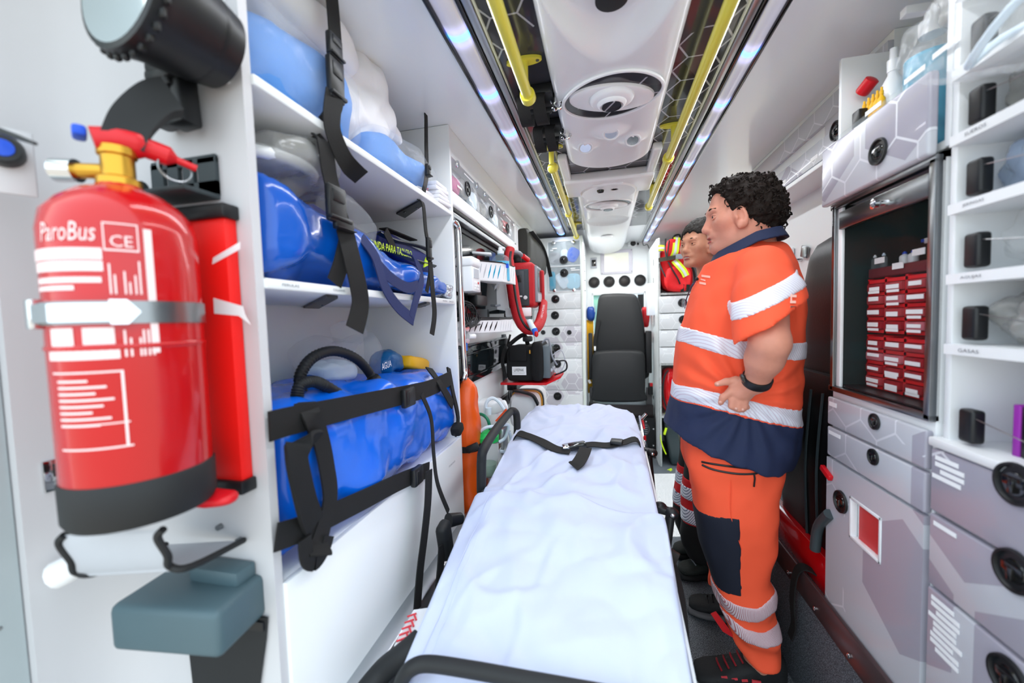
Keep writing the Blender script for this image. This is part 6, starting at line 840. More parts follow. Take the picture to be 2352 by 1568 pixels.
ws = thing('wall_fitting', aX(1825, 595, 0.855), 'white socket plate with a chrome coat hook on the right wall behind the man', 'socket'); B().box(aX(1812, 592, 0.852), (0.012, 0.09, 0.085), None, 0.006).ob('plate', MT['whiteplastic'], ws); q = aX(1830, 597, 0.84); B().cyl(q + Vector((0.02, 0, 0)), q - Vector((0.05, 0, 0)), 0.009, seg=14).ob('hook', MT['chrome'], ws); B().box(aX(1848, 578, 0.85), (0.008, 0.06, 0.05), rotm(x=15), 0.004).ob('bracket', MT['steel'], ws)
# ================================================================ STRETCHER
SX = -0.125; ZY = ([0.55, 0.62, 0.69, 1.15, 1.8, 2.04, 2.13], [0.590, 0.602, 0.618, 0.712, 0.796, 0.808, 0.775]); sz = lambda y: float(np.interp(y, *ZY))
sr = thing('stretcher', (SX, 1.3, 0.0), 'ambulance stretcher made up with a white sheet, in the middle of the floor', 'stretcher')
def hwid(y): return float(np.interp(y, [0.55, 0.9, 1.15, 1.7, 1.95, 2.06, 2.13], [0.248, 0.262, 0.272, 0.272, 0.262, 0.225, 0.15]))
def wr_(x, y, a=1.0): p = Vector((x, y, 0)); return a * (0.009 * max(0, 1 - 6 * abs(nz(Vector((x * 0.7 + y * 1.0, y * 0.5 - x, 0)), 4, 11))) + 0.007 * max(0, 1 - 7 * abs(nz(Vector((x * 1.3 - y * 0.5, y * 0.6 + x * 0.4, 0)), 5, 3))) + 0.016 * nz(p, 5, 2) + 0.016 * abs(nz(p, 11, 7)) - 0.030 * abs(nz(Vector((x * 0.5 + y * 0.6, y * 0.3 - x, 0)), 7, 5)))
def bed(u, v):
    y = 0.56 + (2.145 - 0.56) * v; a = (u - 0.5) * 2; h = hwid(y); zt = sz(y); th = 0.115
    s = a * 1.42
    if abs(s) <= 1: x = SX + h * s * (1.0 - 0.03 * s * s); z = zt - 0.020 * abs(s) ** 5 + wr_(x, y)
    else: t = (abs(s) - 1) / 0.42; x = SX + math.copysign(h * (0.97 + 0.05 * math.sin(t * 1.4)) + 0.012 * nz(Vector((0, y, a)), 9, 3) * t, s); z = zt - 0.02 - th * t
    return Vector((x, y, z))
B().grid(bed, 110, 160).ob('bed_sheet', MT['sheet'], sr, angle=80)
loft([(0.57, (SX, 0.485), (0.23, 0.055)), (0.62, (SX, 0.495), (0.24, 0.055)), (1.15, (SX, 0.600), (0.25, 0.055)), (1.8, (SX, 0.682), (0.25, 0.055)), (2.01, (SX, 0.692), (0.22, 0.055)), (2.07, (SX, 0.685), (0.14, 0.04))], 32, 0.4, 0, 9, 1).ob('mattress', mat('mattress', '2A3038', 0.6), sr)
def hem(u): return 1.165 + 0.03 * math.sin(u * 7) * 0.4 - 0.05 * max(0, u - 0.55) * 2
def fold(u, v):
    y = 0.575 + (hem(u) - 0.575) * v; a = (u - 0.5) * 2; h = hwid(y) + 0.006; zt = sz(y) + 0.008; s = a * 1.38
    e = math.sqrt(max(0, 1 - max(0, (v - 0.965) / 0.035) ** 2)); k = 0.003 * nz(Vector((u * 3, y * 3, 0)), 3, 1)
    if abs(s) <= 1: x = SX + h * s; z = zt - 0.016 * abs(s) ** 6 + wr_(x, y, 0.75) + k
    else: t = (abs(s) - 1) / 0.38; x = SX + math.copysign(h + 0.012 * math.sin(t * 2) + 0.010 * nz(Vector((0, y, a)), 10, 8) * t, s); z = zt - 0.016 - 0.125 * t
    if abs(s) < 0.985 and 0.72 < abs(s) < 0.78: z += 0.0015
    return Vector((x, y, z - 0.012 * (1 - e)))
o = B().grid(fold, 110, 90).ob('folded_sheet', MT['sheet'], sr, angle=80); md = o.modifiers.new('thickness', 'SOLIDIFY'); md.thickness = 0.006; md.offset = -1
for xh in (-0.225, -0.208): B().tube([(xh + SX, y, sz(y) + 0.0085 - 0.003 + wr_(xh + SX, y, 0.75)) for y in np.linspace(0.60, 1.15, 40)], 0.0012, 5).ob('seam', MT['sheet'], sr)
# belt with buckle
on = lambda x, y, dz=0.006: (lambda d: None)(0)
def onbed(px, py, dz=0.008):
    lo, hi = 0.4, 2.4
    for _ in range(40):
        m = (lo + hi) / 2; q = aY(px, py, m); (lo, hi) = (m, hi) if q.z > sz(m) + wr_(q.x, m) + dz else (lo, m)
    return aY(px, py, (lo + hi) / 2)
P = [onbed(1186, 998, 0.0), onbed(1206, 999), onbed(1240, 1012), onbed(1275, 1030), onbed(1310, 1036, 0.012)]; B().ribbon([P[0] + Vector((-0.02, 0, -0.07))] + P, 0.045, 0.003, (0.1, 1, 0.15), 6).ob('belt', MT['web'], sr); P = [onbed(1330, 1024, 0.012), onbed(1360, 1020, 0.01), onbed(1395, 1022), onbed(1430, 1016), onbed(1466, 1012, 0.0)]; B().ribbon(P + [P[-1] + Vector((0.02, 0, -0.10))], 0.040, 0.003, (0.0, 1, 0.15), 6).ob('belt', MT['web'], sr); B().ribbon([onbed(1345, 1028, 0.022), onbed(1340, 1042, 0.02), onbed(1328, 1062, 0.012), onbed(1316, 1070, 0.008)], 0.045, 0.003, (1, 0.2, 0), 5).ob('belt_end', MT['web'], sr)
c = onbed(1320, 1024, 0.016); B().box(c, (0.085, 0.045, 0.022), rotm(y=-8, z=12), 0.006).ob('buckle', MT['blackgloss'], sr); B().box(onbed(1299, 1026, 0.016), (0.025, 0.04, 0.014), rotm(z=12), 0.004).ob('buckle_tongue', MT['chrome'], sr); B().box(onbed(1416, 1014, 0.012), (0.045, 0.045, 0.014), rotm(z=-8), 0.004).ob('adjuster', MT['black'], sr)
# frame
fr = B(); zf = lambda y: sz(y) - 0.150
for s in (-1, 1): fr.tube([(SX + s * 0.275, y, zf(y)) for y in (0.62, 1.15, 1.8, 2.1)], 0.016, 10, smooth=5)
fr.ob('side_frame', MT['lightgrey'], sr)
B().tube([aZ(915, 1592, 0.585), aZ(925, 1560, 0.61), aZ(945, 1534, 0.635), aZ(985, 1524, 0.64), aZ(1080, 1537, 0.64), aZ(1190, 1557, 0.64), aZ(1300, 1577, 0.64), aZ(1420, 1600, 0.64), aZ(1520, 1630, 0.62)], 0.0135, 16, smooth=6).ob('foot_handle', MT['blackrubber'], sr)
B().tube([aZ(965, 1470, 0.56), aZ(930, 1500, 0.54), aZ(880, 1540, 0.50), aZ(830, 1600, 0.47)], 0.024, 14, smooth=5).ob('foot_grip', MT['blackrubber'], sr)
pl = aZ(940, 1440, 0.56); lb_ = B().prism([aZ(905, 1482, 0.55), aZ(950, 1400, 0.55), aZ(985, 1395, 0.56), aZ(960, 1500, 0.56)], (0, 0, -0.05)).ob('foot_panel', MT['white'], sr)
for k in range(5): a = aZ(922 + 6 * k, 1468 - 14 * k, 0.556); B().box(a, (0.022, 0.004, 0.002), rotm(z=40)).ob('chevron_print', MT['inkred'], lb_); B().box(a + Vector((0.012, -0.006, 0)), (0.004, 0.018, 0.002), rotm(z=40)).ob('chevron_print', MT['inkred'], lb_)
# side rails: black tube on the left, folded arms on the right
B().tube([aY(1106, 1130, 1.22), aY(1106, 1060, 1.22), aY(1112, 1030, 1.24), aY(1140, 985, 1.42), aY(1168, 950, 1.66), aY(1178, 943, 1.70), aY(1186, 952, 1.72), aY(1188, 985, 1.72), aY(1186, 1018, 1.72)], 0.016, 14, smooth=6).ob('side_rail', MT['blackrubber'], sr); B().ell(aY(1171, 1026, 1.66), 0.013, None, 12, 8).ob('rail_bolt', MT['steel'], sr); B().ell(aY(1110, 1135, 1.22), (0.02, 0.02, 0.03), None, 12, 8).ob('rail_foot', MT['black'], sr)
B().span((-0.455, 1.18, 0.50), (-0.42, 1.72, 0.56), 0.01).ob('rail_mount', MT['black'], sr)
XS = 0.175; g = lambda x, y, X=XS: aX(x, y, X)
for (x0, y0, x1, y1) in ((1490, 1045, 1498, 1130), (1540, 1180, 1530, 1260)): B().cyl(aY(x0, y0, 1.72 if x0 < 1500 else 1.28), aY(x1, y1, 1.70 if x0 < 1500 else 1.26), 0.014, seg=14).ob('rail_arm', MT['black'], sr)
for (x, y, Y) in ((1483, 1040, 1.74), (1498, 1040, 1.72), (1516, 1165, 1.30), (1543, 1178, 1.28)): B().ell(aY(x, y, Y), (0.022, 0.018, 0.018), None, 14, 10).ob('rail_joint', MT['black'], sr); B().ell(aY(x, y, Y) + Vector((0, -0.018, 0)), (0.007, 0.004, 0.007), None, 10, 6).ob('rail_bolt', MT['chrome'], sr)
B().box(aY(1528, 1172, 1.29), (0.05, 0.03, 0.022), rotm(y=12), 0.006).ob('rail_link', MT['black'], sr); B().box(aY(1490, 1038, 1.73), (0.045, 0.03, 0.03), rotm(y=12), 0.006).ob('rail_link', MT['black'], sr); B().box(aY(1540, 1275, 1.1), (0.04, 0.012, 0.035), rotm(y=20, z=-20), 0.003).ob('belt_tab', mat('tabbrown', '2A2220', 0.6), sr); B().ribbon([aY(1545, 1285, 1.1), aY(1560, 1340, 1.06), aY(1572, 1420, 0.98), aY(1580, 1520, 0.9)], 0.02, 0.003, (0.5, 1, 0), 5).ob('hanging_belt', MT['web'], sr)
B().tube([aY(1470, 955, 2.0), aY(1476, 990, 1.95), aY(1483, 1025, 1.86)], 0.008, 8, smooth=4).ob('head_release_bar', MT['chrome'], sr); B().cyl(aY(1473, 962, 1.98), aY(1484, 950, 1.98), 0.008, seg=10).ob('head_pin', MT['chrome'], sr); B().cyl(aY(1480, 985, 1.93), aY(1476, 965, 1.95), 0.005, seg=8).ob('red_pin', MT['redplastic'], sr); B().cyl(aY(1481, 1000, 1.90), aY(1482, 1030, 1.88), 0.006, seg=8).ob('red_pin', MT['redplastic'], sr)
for s in (-1, 1):
    for (ya_, yb2) in ((0.75, 1.9), (1.9, 0.75)): B().cyl((SX + s * 0.22, ya_, 0.10), (SX + s * 0.22, yb2, zf(yb2)), 0.014, seg=10).ob('leg', MT['alu'], sr)
    for y in (0.75, 1.9): B().lathe([(0.05, -0.016), (0.072, -0.014), (0.072, 0.014), (0.05, 0.016)], (SX + s * 0.22, y, 0.0725), (1, 0, 0), 24).ob('wheel', MT['blackrubber'], sr)
    B().cyl((SX + s * 0.22, 0.72, 0.10), (SX + s * 0.22, 1.93, 0.10), 0.014, seg=10).ob('base_tube', MT['alu'], sr)
B().ribbon([(SX + 0.283, y, sz(y) - 0.11) for y in (0.60, 1.0, 1.5, 1.95)], 0.03, 0.006, (0, 0, 1), 5).ob('side_trim', MT['white'], sr)
# ================================================================ PEOPLE: smooth distance fields turned into one continuous skin
from mathutils.bvhtree import BVHTree
RNG = np.random.default_rng(5); NT3 = RNG.random((32, 32, 32)).astype(np.float32) * 2 - 1
def vnoise(P, f, seed=0.0):
    q = P * f + 100.0 + seed * 7.3; i = np.floor(q).astype(int); t = q - i; t = t * t * (3 - 2 * t); out = 0
    for a in (0, 1):
        for b in (0, 1):
            for c in (0, 1): out = out + NT3[(i[..., 0] + a) % 32, (i[..., 1] + b) % 32, (i[..., 2] + c) % 32] * (t[..., 0] if a else 1 - t[..., 0]) * (t[..., 1] if b else 1 - t[..., 1]) * (t[..., 2] if c else 1 - t[..., 2])
    return out
class Fld:
    def __init__(s, lo, hi, h): s.lo = np.array(lo, float); s.h = h; s.n = np.ceil((np.array(hi) - s.lo) / h).astype(int) + 1; s.d = np.full(s.n, 0.5, np.float32); s.ax = [s.lo[k] + h * np.arange(s.n[k]) for k in range(3)]
    def sl(s, lo, hi):
        a = [max(0, int((lo[k] - s.lo[k]) / s.h)) for k in range(3)]; b = [min(s.n[k], int((hi[k] - s.lo[k]) / s.h) + 2) for k in range(3)]
        S = tuple(slice(a[k], max(a[k], b[k])) for k in range(3)); return S, np.meshgrid(s.ax[0][S[0]], s.ax[1][S[1]], s.ax[2][S[2]], indexing='ij')
    def join(s, S, v, k, sub=False):
        a = s.d[S]
        if sub: v = -v; h = np.maximum(k - np.abs(a - v), 0) / k; s.d[S] = np.maximum(a, v) + h * h * k / 4
        else: h = np.maximum(k - np.abs(a - v), 0) / k; s.d[S] = np.minimum(a, v) - h * h * k / 4
    def cone(s, a, b, ra, rb, k=0.02, sub=False):
        a = np.array(a, float); b = np.array(b, float); m = max(ra, rb) + k + 0.02; S, (X, Y, Z) = s.sl(np.minimum(a, b) - m, np.maximum(a, b) + m)
        if X.size == 0: return
        ba = b - a; t = np.clip(((X - a[0]) * ba[0] + (Y - a[1]) * ba[1] + (Z - a[2]) * ba[2]) / max(1e-9, ba @ ba), 0, 1); s.join(S, np.sqrt((X - a[0] - t * ba[0]) ** 2 + (Y - a[1] - t * ba[1]) ** 2 + (Z - a[2] - t * ba[2]) ** 2) - (ra + (rb - ra) * t), k, sub)
    def chain(s, pts, rad, k=0.02):
        for i in range(len(pts) - 1): s.cone(pts[i], pts[i + 1], rad[i], rad[i + 1], k)
    def ell(s, c, r, R=None, k=0.02, sub=False):
        c = np.array(c, float); r = np.array(r, float) if hasattr(r, '__len__') else np.full(3, float(r)); m = r.max() + k + 0.02; S, (X, Y, Z) = s.sl(c - m, c + m)
        if X.size == 0: return
        q = np.stack((X - c[0], Y - c[1], Z - c[2]), -1)
        if R is not None: q = q @ np.array(R)                         # columns of R are the local axes
        k0 = np.sqrt(((q / r) ** 2).sum(-1)); k1 = np.sqrt(((q / (r * r)) ** 2).sum(-1)) + 1e-9; s.join(S, k0 * (k0 - 1) / k1, k, sub)
    def stack(s, zs, xf, xb, y0, hy, k=0.02, p=2.3):
        """upright body of oval sections: arrays over height"""
        zs, xf, xb, y0, hy = (np.array(v, float) for v in (zs, xf, xb, y0, hy)); m = 0.05; S, (X, Y, Z) = s.sl((xf.min() - m, (y0 - hy).min() - m, zs.min() - 0.02), (xb.max() + m, (y0 + hy).max() + m, zs.max() + 0.02))
        f = lambda v: np.interp(Z, zs, v); a = (f(xb) - f(xf)) / 2; c = (f(xb) + f(xf)) / 2; b = f(hy); r = (np.abs((X - c) / a) ** p + np.abs((Y - f(y0)) / b) ** p) ** (1 / p); v = (r - 1) * np.minimum(a, b); v = np.maximum(v, np.maximum(zs.min() - Z, Z - zs.max())); s.join(S, v, k)
    def P(s): return np.stack(np.meshgrid(*s.ax, indexing='ij'), -1)
    def copy(s): o = object.__new__(Fld); o.__dict__.update(s.__dict__); o.d = s.d.copy(); return o
    def mesh(s, name, relax=1):
        d = s.d; d[0], d[-1], d[:, 0], d[:, -1], d[:, :, 0], d[:, :, -1] = (0.1,) * 6; sg = d < 0; c = np.zeros(tuple(s.n - 1), np.int8)
        for a in (0, 1):
            for b in (0, 1):
                for e in (0, 1): c += sg[a:s.n[0] - 1 + a, b:s.n[1] - 1 + b, e:s.n[2] - 1 + e]
        act = (c > 0) & (c < 8); idx = np.argwhere(act); acc = np.zeros((len(idx), 3)); cnt = np.zeros(len(idx)); cor = [np.array(q) for q in np.ndindex(2, 2, 2)]
        for a in cor:
            for b in cor:
                if (b - a).min() < 0 or (b - a).sum() != 1: continue
                va = d[tuple((idx + a).T)]; vb = d[tuple((idx + b).T)]; m = (va < 0) != (vb < 0); t = np.where(m, va / np.where(m, va - vb, 1), 0)[:, None]; acc += np.where(m[:, None], a + t * (b - a), 0); cnt += m
        V = s.lo + s.h * (idx + acc / cnt[:, None]); ids = np.full(act.shape, -1); ids[act] = np.arange(len(idx)); Q = []
        for ax in range(3):
            u, v = (ax + 1) % 3, (ax + 2) % 3; A = [slice(1, -1)] * 3; A[ax] = slice(0, -1); Bs = list(A); Bs[ax] = slice(1, None); m = sg[tuple(A)] != sg[tuple(Bs)]; e = np.argwhere(m); o = np.array([1, 1, 1]); o[ax] = 0; e = e + o
            def cell(du, dv): q = e.copy(); q[:, u] += du; q[:, v] += dv; return ids[tuple(q.T)]
            q4 = np.stack((cell(-1, -1), cell(0, -1), cell(0, 0), cell(-1, 0)), -1); fl = sg[tuple(e.T)]; q4[~fl] = q4[~fl][:, ::-1]; Q.append(q4)
        Q = np.concatenate(Q)
        for _ in range(relax):
            S_ = np.zeros_like(V); C_ = np.zeros(len(V))
            for a, b in ((0, 1), (1, 2), (2, 3), (3, 0)): np.add.at(S_, Q[:, a], V[Q[:, b]]); np.add.at(S_, Q[:, b], V[Q[:, a]]); np.add.at(C_, Q[:, a], 1); np.add.at(C_, Q[:, b], 1)
            V = V * 0.5 + 0.5 * S_ / np.maximum(C_, 1)[:, None]
        me = bpy.data.meshes.new(name); me.vertices.add(len(V)); me.vertices.foreach_set('co', V.astype(np.float32).ravel()); me.loops.add(Q.size); me.loops.foreach_set('vertex_index', Q.astype(np.int32).ravel()); me.polygons.add(len(Q)); me.polygons.foreach_set('loop_start', np.arange(0, Q.size, 4, dtype=np.int32)); me.polygons.foreach_set('loop_total', np.full(len(Q), 4, np.int32)); me.update(calc_edges=True); me.validate(); me.shade_smooth(); return me
def wrin(F, amp, f=(1, 1, 1), freq=14.0, seed=0.0):
    near = np.abs(F.d) < 0.05; P_ = F.P()[near]; F.d[near] += amp * (vnoise(P_ * np.array(f), freq, seed) + 0.5 * vnoise(P_ * np.array(f), freq * 2.3, seed + 3)); return F
def bvh(me): return BVHTree.FromPolygons([v.co for v in me.vertices], [p.vertices[:] for p in me.polygons])
def hit(tree, px, py, lift=0.0015):
    d = ray(px, py).normalized(); r = tree.ray_cast(Vector((0, 0, H)), d); return (r[0] + r[1] * lift) if r[0] is not None else None
def N(v): return np.array(v, float)
# ---- head in a local frame: faces -x, origin at the skull centre
def head(F, T, female=False, k0=1.0):
    R3 = np.array(T.to_3x3().normalized()); s = T.to_scale()[0]; L = lambda x, y, z: np.array(T @ Vector((x, y, z)))
    E = lambda c, r, k=0.012, sub=False, rot=None: F.ell(L(*c), N(r) * s, R3 if rot is None else R3 @ np.array(rot), k, sub); C = lambda a, b, ra, rb, k=0.012, sub=False: F.cone(L(*a), L(*b), ra * s, rb * s, k, sub)
    E((0.010, 0, 0.005), (0.096, 0.074, 0.086), 0.02); E((-0.045, 0, 0.0), (0.055, 0.066, 0.072), 0.03); E((-0.052, 0, -0.068), (0.050, 0.056, 0.066), 0.035); E((-0.025, 0, -0.090), (0.052, 0.058, 0.042), 0.03)
    E((-0.088, 0, -0.124), (0.021, 0.030, 0.020), 0.022); E((-0.098, 0, -0.008), (0.014, 0.046, 0.012), 0.018)                           # chin, brow
    for sy in (-1, 1):
        E((-0.072, 0.040 * sy, -0.045), (0.026, 0.026, 0.026), 0.02); E((-0.101, 0.031 * sy, -0.028), (0.010, 0.017, 0.009), 0.012, True); E((-0.088, 0.031 * sy, -0.028), (0.016, 0.017, 0.013), 0.006)   # cheek, socket, eyeball bed
        ex, ez = -0.034, -0.044; E((ex, 0.074 * sy, ez), (0.021, 0.011, 0.037), 0.005, False, np.array(rotm(y=-12, z=18 * sy))); E((ex - 0.003, 0.084 * sy, ez + 0.004), (0.0115, 0.0075, 0.021), 0.003, True, np.array(rotm(y=-12))); E((ex - 0.012, 0.080 * sy, ez - 0.004), (0.005, 0.005, 0.008), 0.003); E((ex - 0.004, 0.077 * sy, ez - 0.029), (0.009, 0.007, 0.010), 0.006)
    C((-0.103, 0, -0.022), (-0.119, 0, -0.060), 0.008, 0.0115, 0.012); E((-0.116, 0, -0.064), (0.013, 0.013, 0.010), 0.008)
    for sy in (-1, 1): E((-0.106, 0.011 * sy, -0.068), (0.011, 0.008, 0.008), 0.007); E((-0.113, 0.007 * sy, -0.076), (0.005, 0.003, 0.003), 0.003, True)
    E((-0.100, 0, -0.086), (0.013, 0.026, 0.013), 0.012); E((-0.105, 0, -0.090), (0.011, 0.021, 0.0055), 0.004); E((-0.103, 0, -0.104), (0.011, 0.019, 0.006), 0.004); E((-0.116, 0, -0.0965), (0.012, 0.022, 0.0022 if not female else 0.005), 0.003, True)
def lips(T, parent, mt, opened=False):
    s = T.to_scale()[0]; a = B().ell((-0.1065, 0, -0.0905), (0.0095, 0.0195, 0.0048), None, 16, 10); a.ell((-0.1050, 0, -0.1035), (0.0095, 0.0175, 0.0056), None, 16, 10); a.xf(T).ob('lips', MT[mt], parent, kind='stuff')
    if opened: B().ell((-0.104, 0, -0.0945), (0.009, 0.016, 0.004), None, 14, 8).xf(T).ob('teeth', MT['teeth'], parent)
def eyes(T, parent, look=(-1, 0, 0)):
    for sy in (-1, 1):
        e = B().ell((-0.0905, 0.031 * sy, -0.028), 0.0125, None, 18, 12).xf(T).ob('eye', MT['eyewhite'], parent); B().ell(Vector((-0.0905, 0.031 * sy, -0.028)) + Vector(look).normalized() * 0.0085, 0.0062, None, 14, 10).xf(T).ob('iris', MT['iris'], e)
        for up, mtk in ((1, 0.0045), (-1, -0.0060)):
            B().tube([T @ Vector((-0.0905 - 0.0128 * math.cos(a) * 0.96, 0.031 * sy + 0.0150 * math.sin(a), -0.028 + up * (0.0072 if up > 0 else 0.0062) * math.cos(a))) for a in (-1.45, -0.9, -0.3, 0.3, 0.9, 1.45)], 0.0024, 8, smooth=3).ob('eyelid', parent['skin_mat'] and MT[parent['skin_mat']], parent)
def brows(T, parent, mt, w=0.004):
    for sy in (-1, 1): B().tube([T @ Vector((-0.106, 0.014 * sy, -0.008)), T @ Vector((-0.108, 0.028 * sy, -0.002)), T @ Vector((-0.096, 0.048 * sy, -0.004))], [w * 0.8] * 4 + [w] * 4 + [w * 0.5] * 5, 8, smooth=6).ob('eyebrow', MT[mt], parent)
# ---------------------------------------------------------------- the standing man
MY = 1.47; my = lambda x, y, Y=MY: aY(x, y, Y)
man = thing('person', (0.42, MY, 0), 'person in orange high-visibility polo and trousers, left hand on hip, looking left', 'person')
HT = Matrix.Translation((0.452, MY, 1.598)) @ Matrix.Rotation(R_(-3), 4, 'Y')
F = Fld((0.16, 1.02, 0.02), (0.66, 1.80, 1.72), 0.0036); head(F, HT)
F.cone((0.468, MY, 1.52), (0.488, MY, 1.37), 0.066, 0.080, 0.03); F.ell((0.43, MY, 1.47), (0.06, 0.055, 0.05), None, 0.03)
F.stack([0.78, 0.95, 1.10, 1.25, 1.36, 1.42], [0.30, 0.28, 0.28, 0.31, 0.37, 0.41], [0.53, 0.55, 0.56, 0.57, 0.56, 0.53], [MY] * 6, [0.15, 0.16, 0.16, 0.165, 0.14, 0.07], 0.03)
SH, EL, WR = N(my(1757, 628, 1.285)), N(my(1768, 788, 1.135)), N(my(1737, 876, 1.215)); F.chain([SH, EL], [0.055, 0.044], 0.02); mid = EL * 0.62 + WR * 0.38 + N((0, 0, 0.0)); F.chain([EL, mid, WR], [0.044, 0.043, 0.029], 0.02); F.cone(SH, (0.49, 1.40, 1.36), 0.055, 0.06, 0.03)
SH2 = N((0.50, 1.655, 1.36)); EL2 = N((0.52, 1.72, 1.10)); F.chain([SH2, EL2, N((0.47, 1.715, 0.90))], [0.055, 0.045, 0.030], 0.02); F.cone(SH2, (0.49, 1.54, 1.36), 0.055, 0.06, 0.03); F.ell((0.462, 1.715, 0.855), (0.036, 0.018, 0.042), None, 0.015)
for i in range(4): F.chain([N((0.436 + i * 0.018, 1.715, 0.83)), N((0.430 + i * 0.018, 1.712, 0.79 - 0.004 * (i in (1, 2)))), N((0.426 + i * 0.018, 1.704, 0.765 - 0.006 * (i in (1, 2))))], [0.0095, 0.009, 0.0078], 0.006)
F.chain([N((0.438, 1.708, 0.872)), N((0.415, 1.70, 0.845)), N((0.405, 1.695, 0.82))], [0.012, 0.010, 0.0085], 0.008)
for (y, kx, fy) in ((1.385, 0.0, 1.40), (1.565, 0.02, 1.69)): F.chain([N((0.43, y, 0.80)), N((0.43 + kx, (y + fy) / 2, 0.45)), N((0.475, fy, 0.10))], [0.085, 0.058, 0.042], 0.03)
# left hand: palm on the hip, five fingers
hp = lambda x, y, Y: N(my(x, y, Y)); HYs = 1.245
PALM = hp(1706, 897, HYs - 0.002); F.chain([WR, PALM], [0.029, 0.026], 0.015); F.ell(PALM + N((-0.004, 0, 0.003)), (0.034, 0.016, 0.036), np.array(rotm(y=25)), 0.015)
for pts, rr in (((( 1712, 884), (1690, 873), (1668, 876), (1647, 882)), (0.0125, 0.011, 0.0095, 0.0078)), (((1694, 893), (1676, 901), (1661, 912), (1655, 925)), (0.0115, 0.0105, 0.0095, 0.008)), (((1696, 906), (1683, 919), (1681, 932), (1692, 939)), (0.0115, 0.0105, 0.0095, 0.0082)), (((1704, 911), (1696, 926), (1697, 938), (1706, 941)), (0.011, 0.0102, 0.0092, 0.0080)), (((1714, 909), (1710, 922), (1710, 933), (1717, 935)), (0.0102, 0.0094, 0.0085, 0.0072))):
    F.chain([hp(x, y, HYs - 0.004 * (j in (1, 2))) for j, (x, y) in enumerate(pts)], rr, 0.006)
t_ = NT(MT['skin']); P0, x0, y0, z0_ = t_.pos(); bs_ = t_.N['Principled BSDF'].inputs['Base Color']; src_ = bs_.links[0].from_socket; sq = lambda v, c, r: t_.m('POWER', t_.m('DIVIDE', t_.m('SUBTRACT', v, c), r), 2.0); mk_ = t_.m('POWER', 2.718, t_.m('MULTIPLY', t_.m('ADD', t_.m('ADD', sq(x0, 0.372, 0.045), sq(z0_, 1.485, 0.035)), sq(y0, 1.47, 0.09)), -1.0)); t_.L.new(t_.mix(t_.m('MULTIPLY', mk_, 0.4), src_, (*lin('8A6A62'), 1)), bs_)
bm_ = F.mesh('body', 1); body = link('body', bm_, MT['skin'], man); man['skin_mat'] = 'skin'
lips(HT, man, 'lip'); eyes(HT, man); brows(HT, man, 'hair', 0.0035)
# nails
HB = bvh(bm_)
for q in ((1649, 882), (1655, 923), (1691, 938), (1706, 940)):
    p = hit(HB, *q, 0.0005)
    if p: B().ell(p, (0.0045, 0.0022, 0.0038), None, 10, 6).ob('fingernail', mat('nail', 'E0AA9A', 0.3), man)
# hair: cap with curls
Fh = Fld((0.30, 1.34, 1.46), (0.60, 1.60, 1.74), 0.0036); L_ = lambda x, y, z: np.array(HT @ Vector((x, y, z))); R3 = np.array(HT.to_3x3()); Fh.ell(L_(0.012, 0, 0.008), (0.104, 0.083, 0.093), R3, 0.02); Fh.ell(L_(0.038, 0, -0.03), (0.072, 0.076, 0.068), R3, 0.03); Fh.ell(L_(-0.040, 0, 0.022), (0.066, 0.079, 0.070), R3, 0.02); Fh.cone(L_(0.075, 0, -0.06), L_(0.070, 0, -0.085), 0.038, 0.03, 0.03)
S, (X, Y, Z) = Fh.sl(Fh.lo, Fh.lo + 2); hx = X - 0.452; hz_ = Z - 1.598; hy_ = np.abs(Y - MY)
hl = np.interp(hx, [-0.12, -0.088, -0.075, -0.066, -0.060, -0.054, -0.036, -0.016, -0.004, 0.10], [0.070, 0.048, 0.020, 0.000, -0.012, -0.046, -0.030, -0.012, -0.078, -0.088]); Fh.d = np.maximum(Fh.d, hl - hz_ - 0.010 * (hy_ < 0.045) * (hx < -0.03) * 0); Fh.d = Fh.d.astype(np.float32)
P_ = Fh.P(); nr2 = np.abs(Fh.d) < 0.03; Fh.d[nr2] += 0.0075 * vnoise(P_[nr2], 55, 2) + 0.0045 * vnoise(P_[nr2], 120, 5); hairm = Fh.mesh('hair', 0); hair = link('hair', hairm, MT['hair'], man, kind='stuff')
HH = bvh(hairm); rr = random.Random(3); cb_ = B(); vs = hairm.vertices
for k in range(520):
    v = vs[rr.randrange(len(vs))]; n = v.normal.copy(); 
    if n.dot(Vector((0.0, 0, 0)) + v.co - Vector((0.452, MY, 1.60))) <= 0: continue
    t1 = n.orthogonal().normalized(); t1.rotate(Quaternion(n, rr.uniform(0, 6.28))); t2 = n.cross(t1); L0 = rr.uniform(0.010, 0.019); cr = rr.uniform(0.003, 0.006); pts = []
    for j in range(7): a = j / 6; pts.append(v.co + t1 * L0 * a * 0.8 + n * (0.0055 * math.sin(a * 3.1) + 0.001) + t2 * cr * math.sin(a * 4.5) - Vector((0, 0, 0.006 * a * a)))
    cb_.tube(pts, [0.0022, 0.0024, 0.0024, 0.0022, 0.0018, 0.0013, 0.0005], 5)
cb_.ob('hair_curls', MT['hair'], man, kind='stuff')
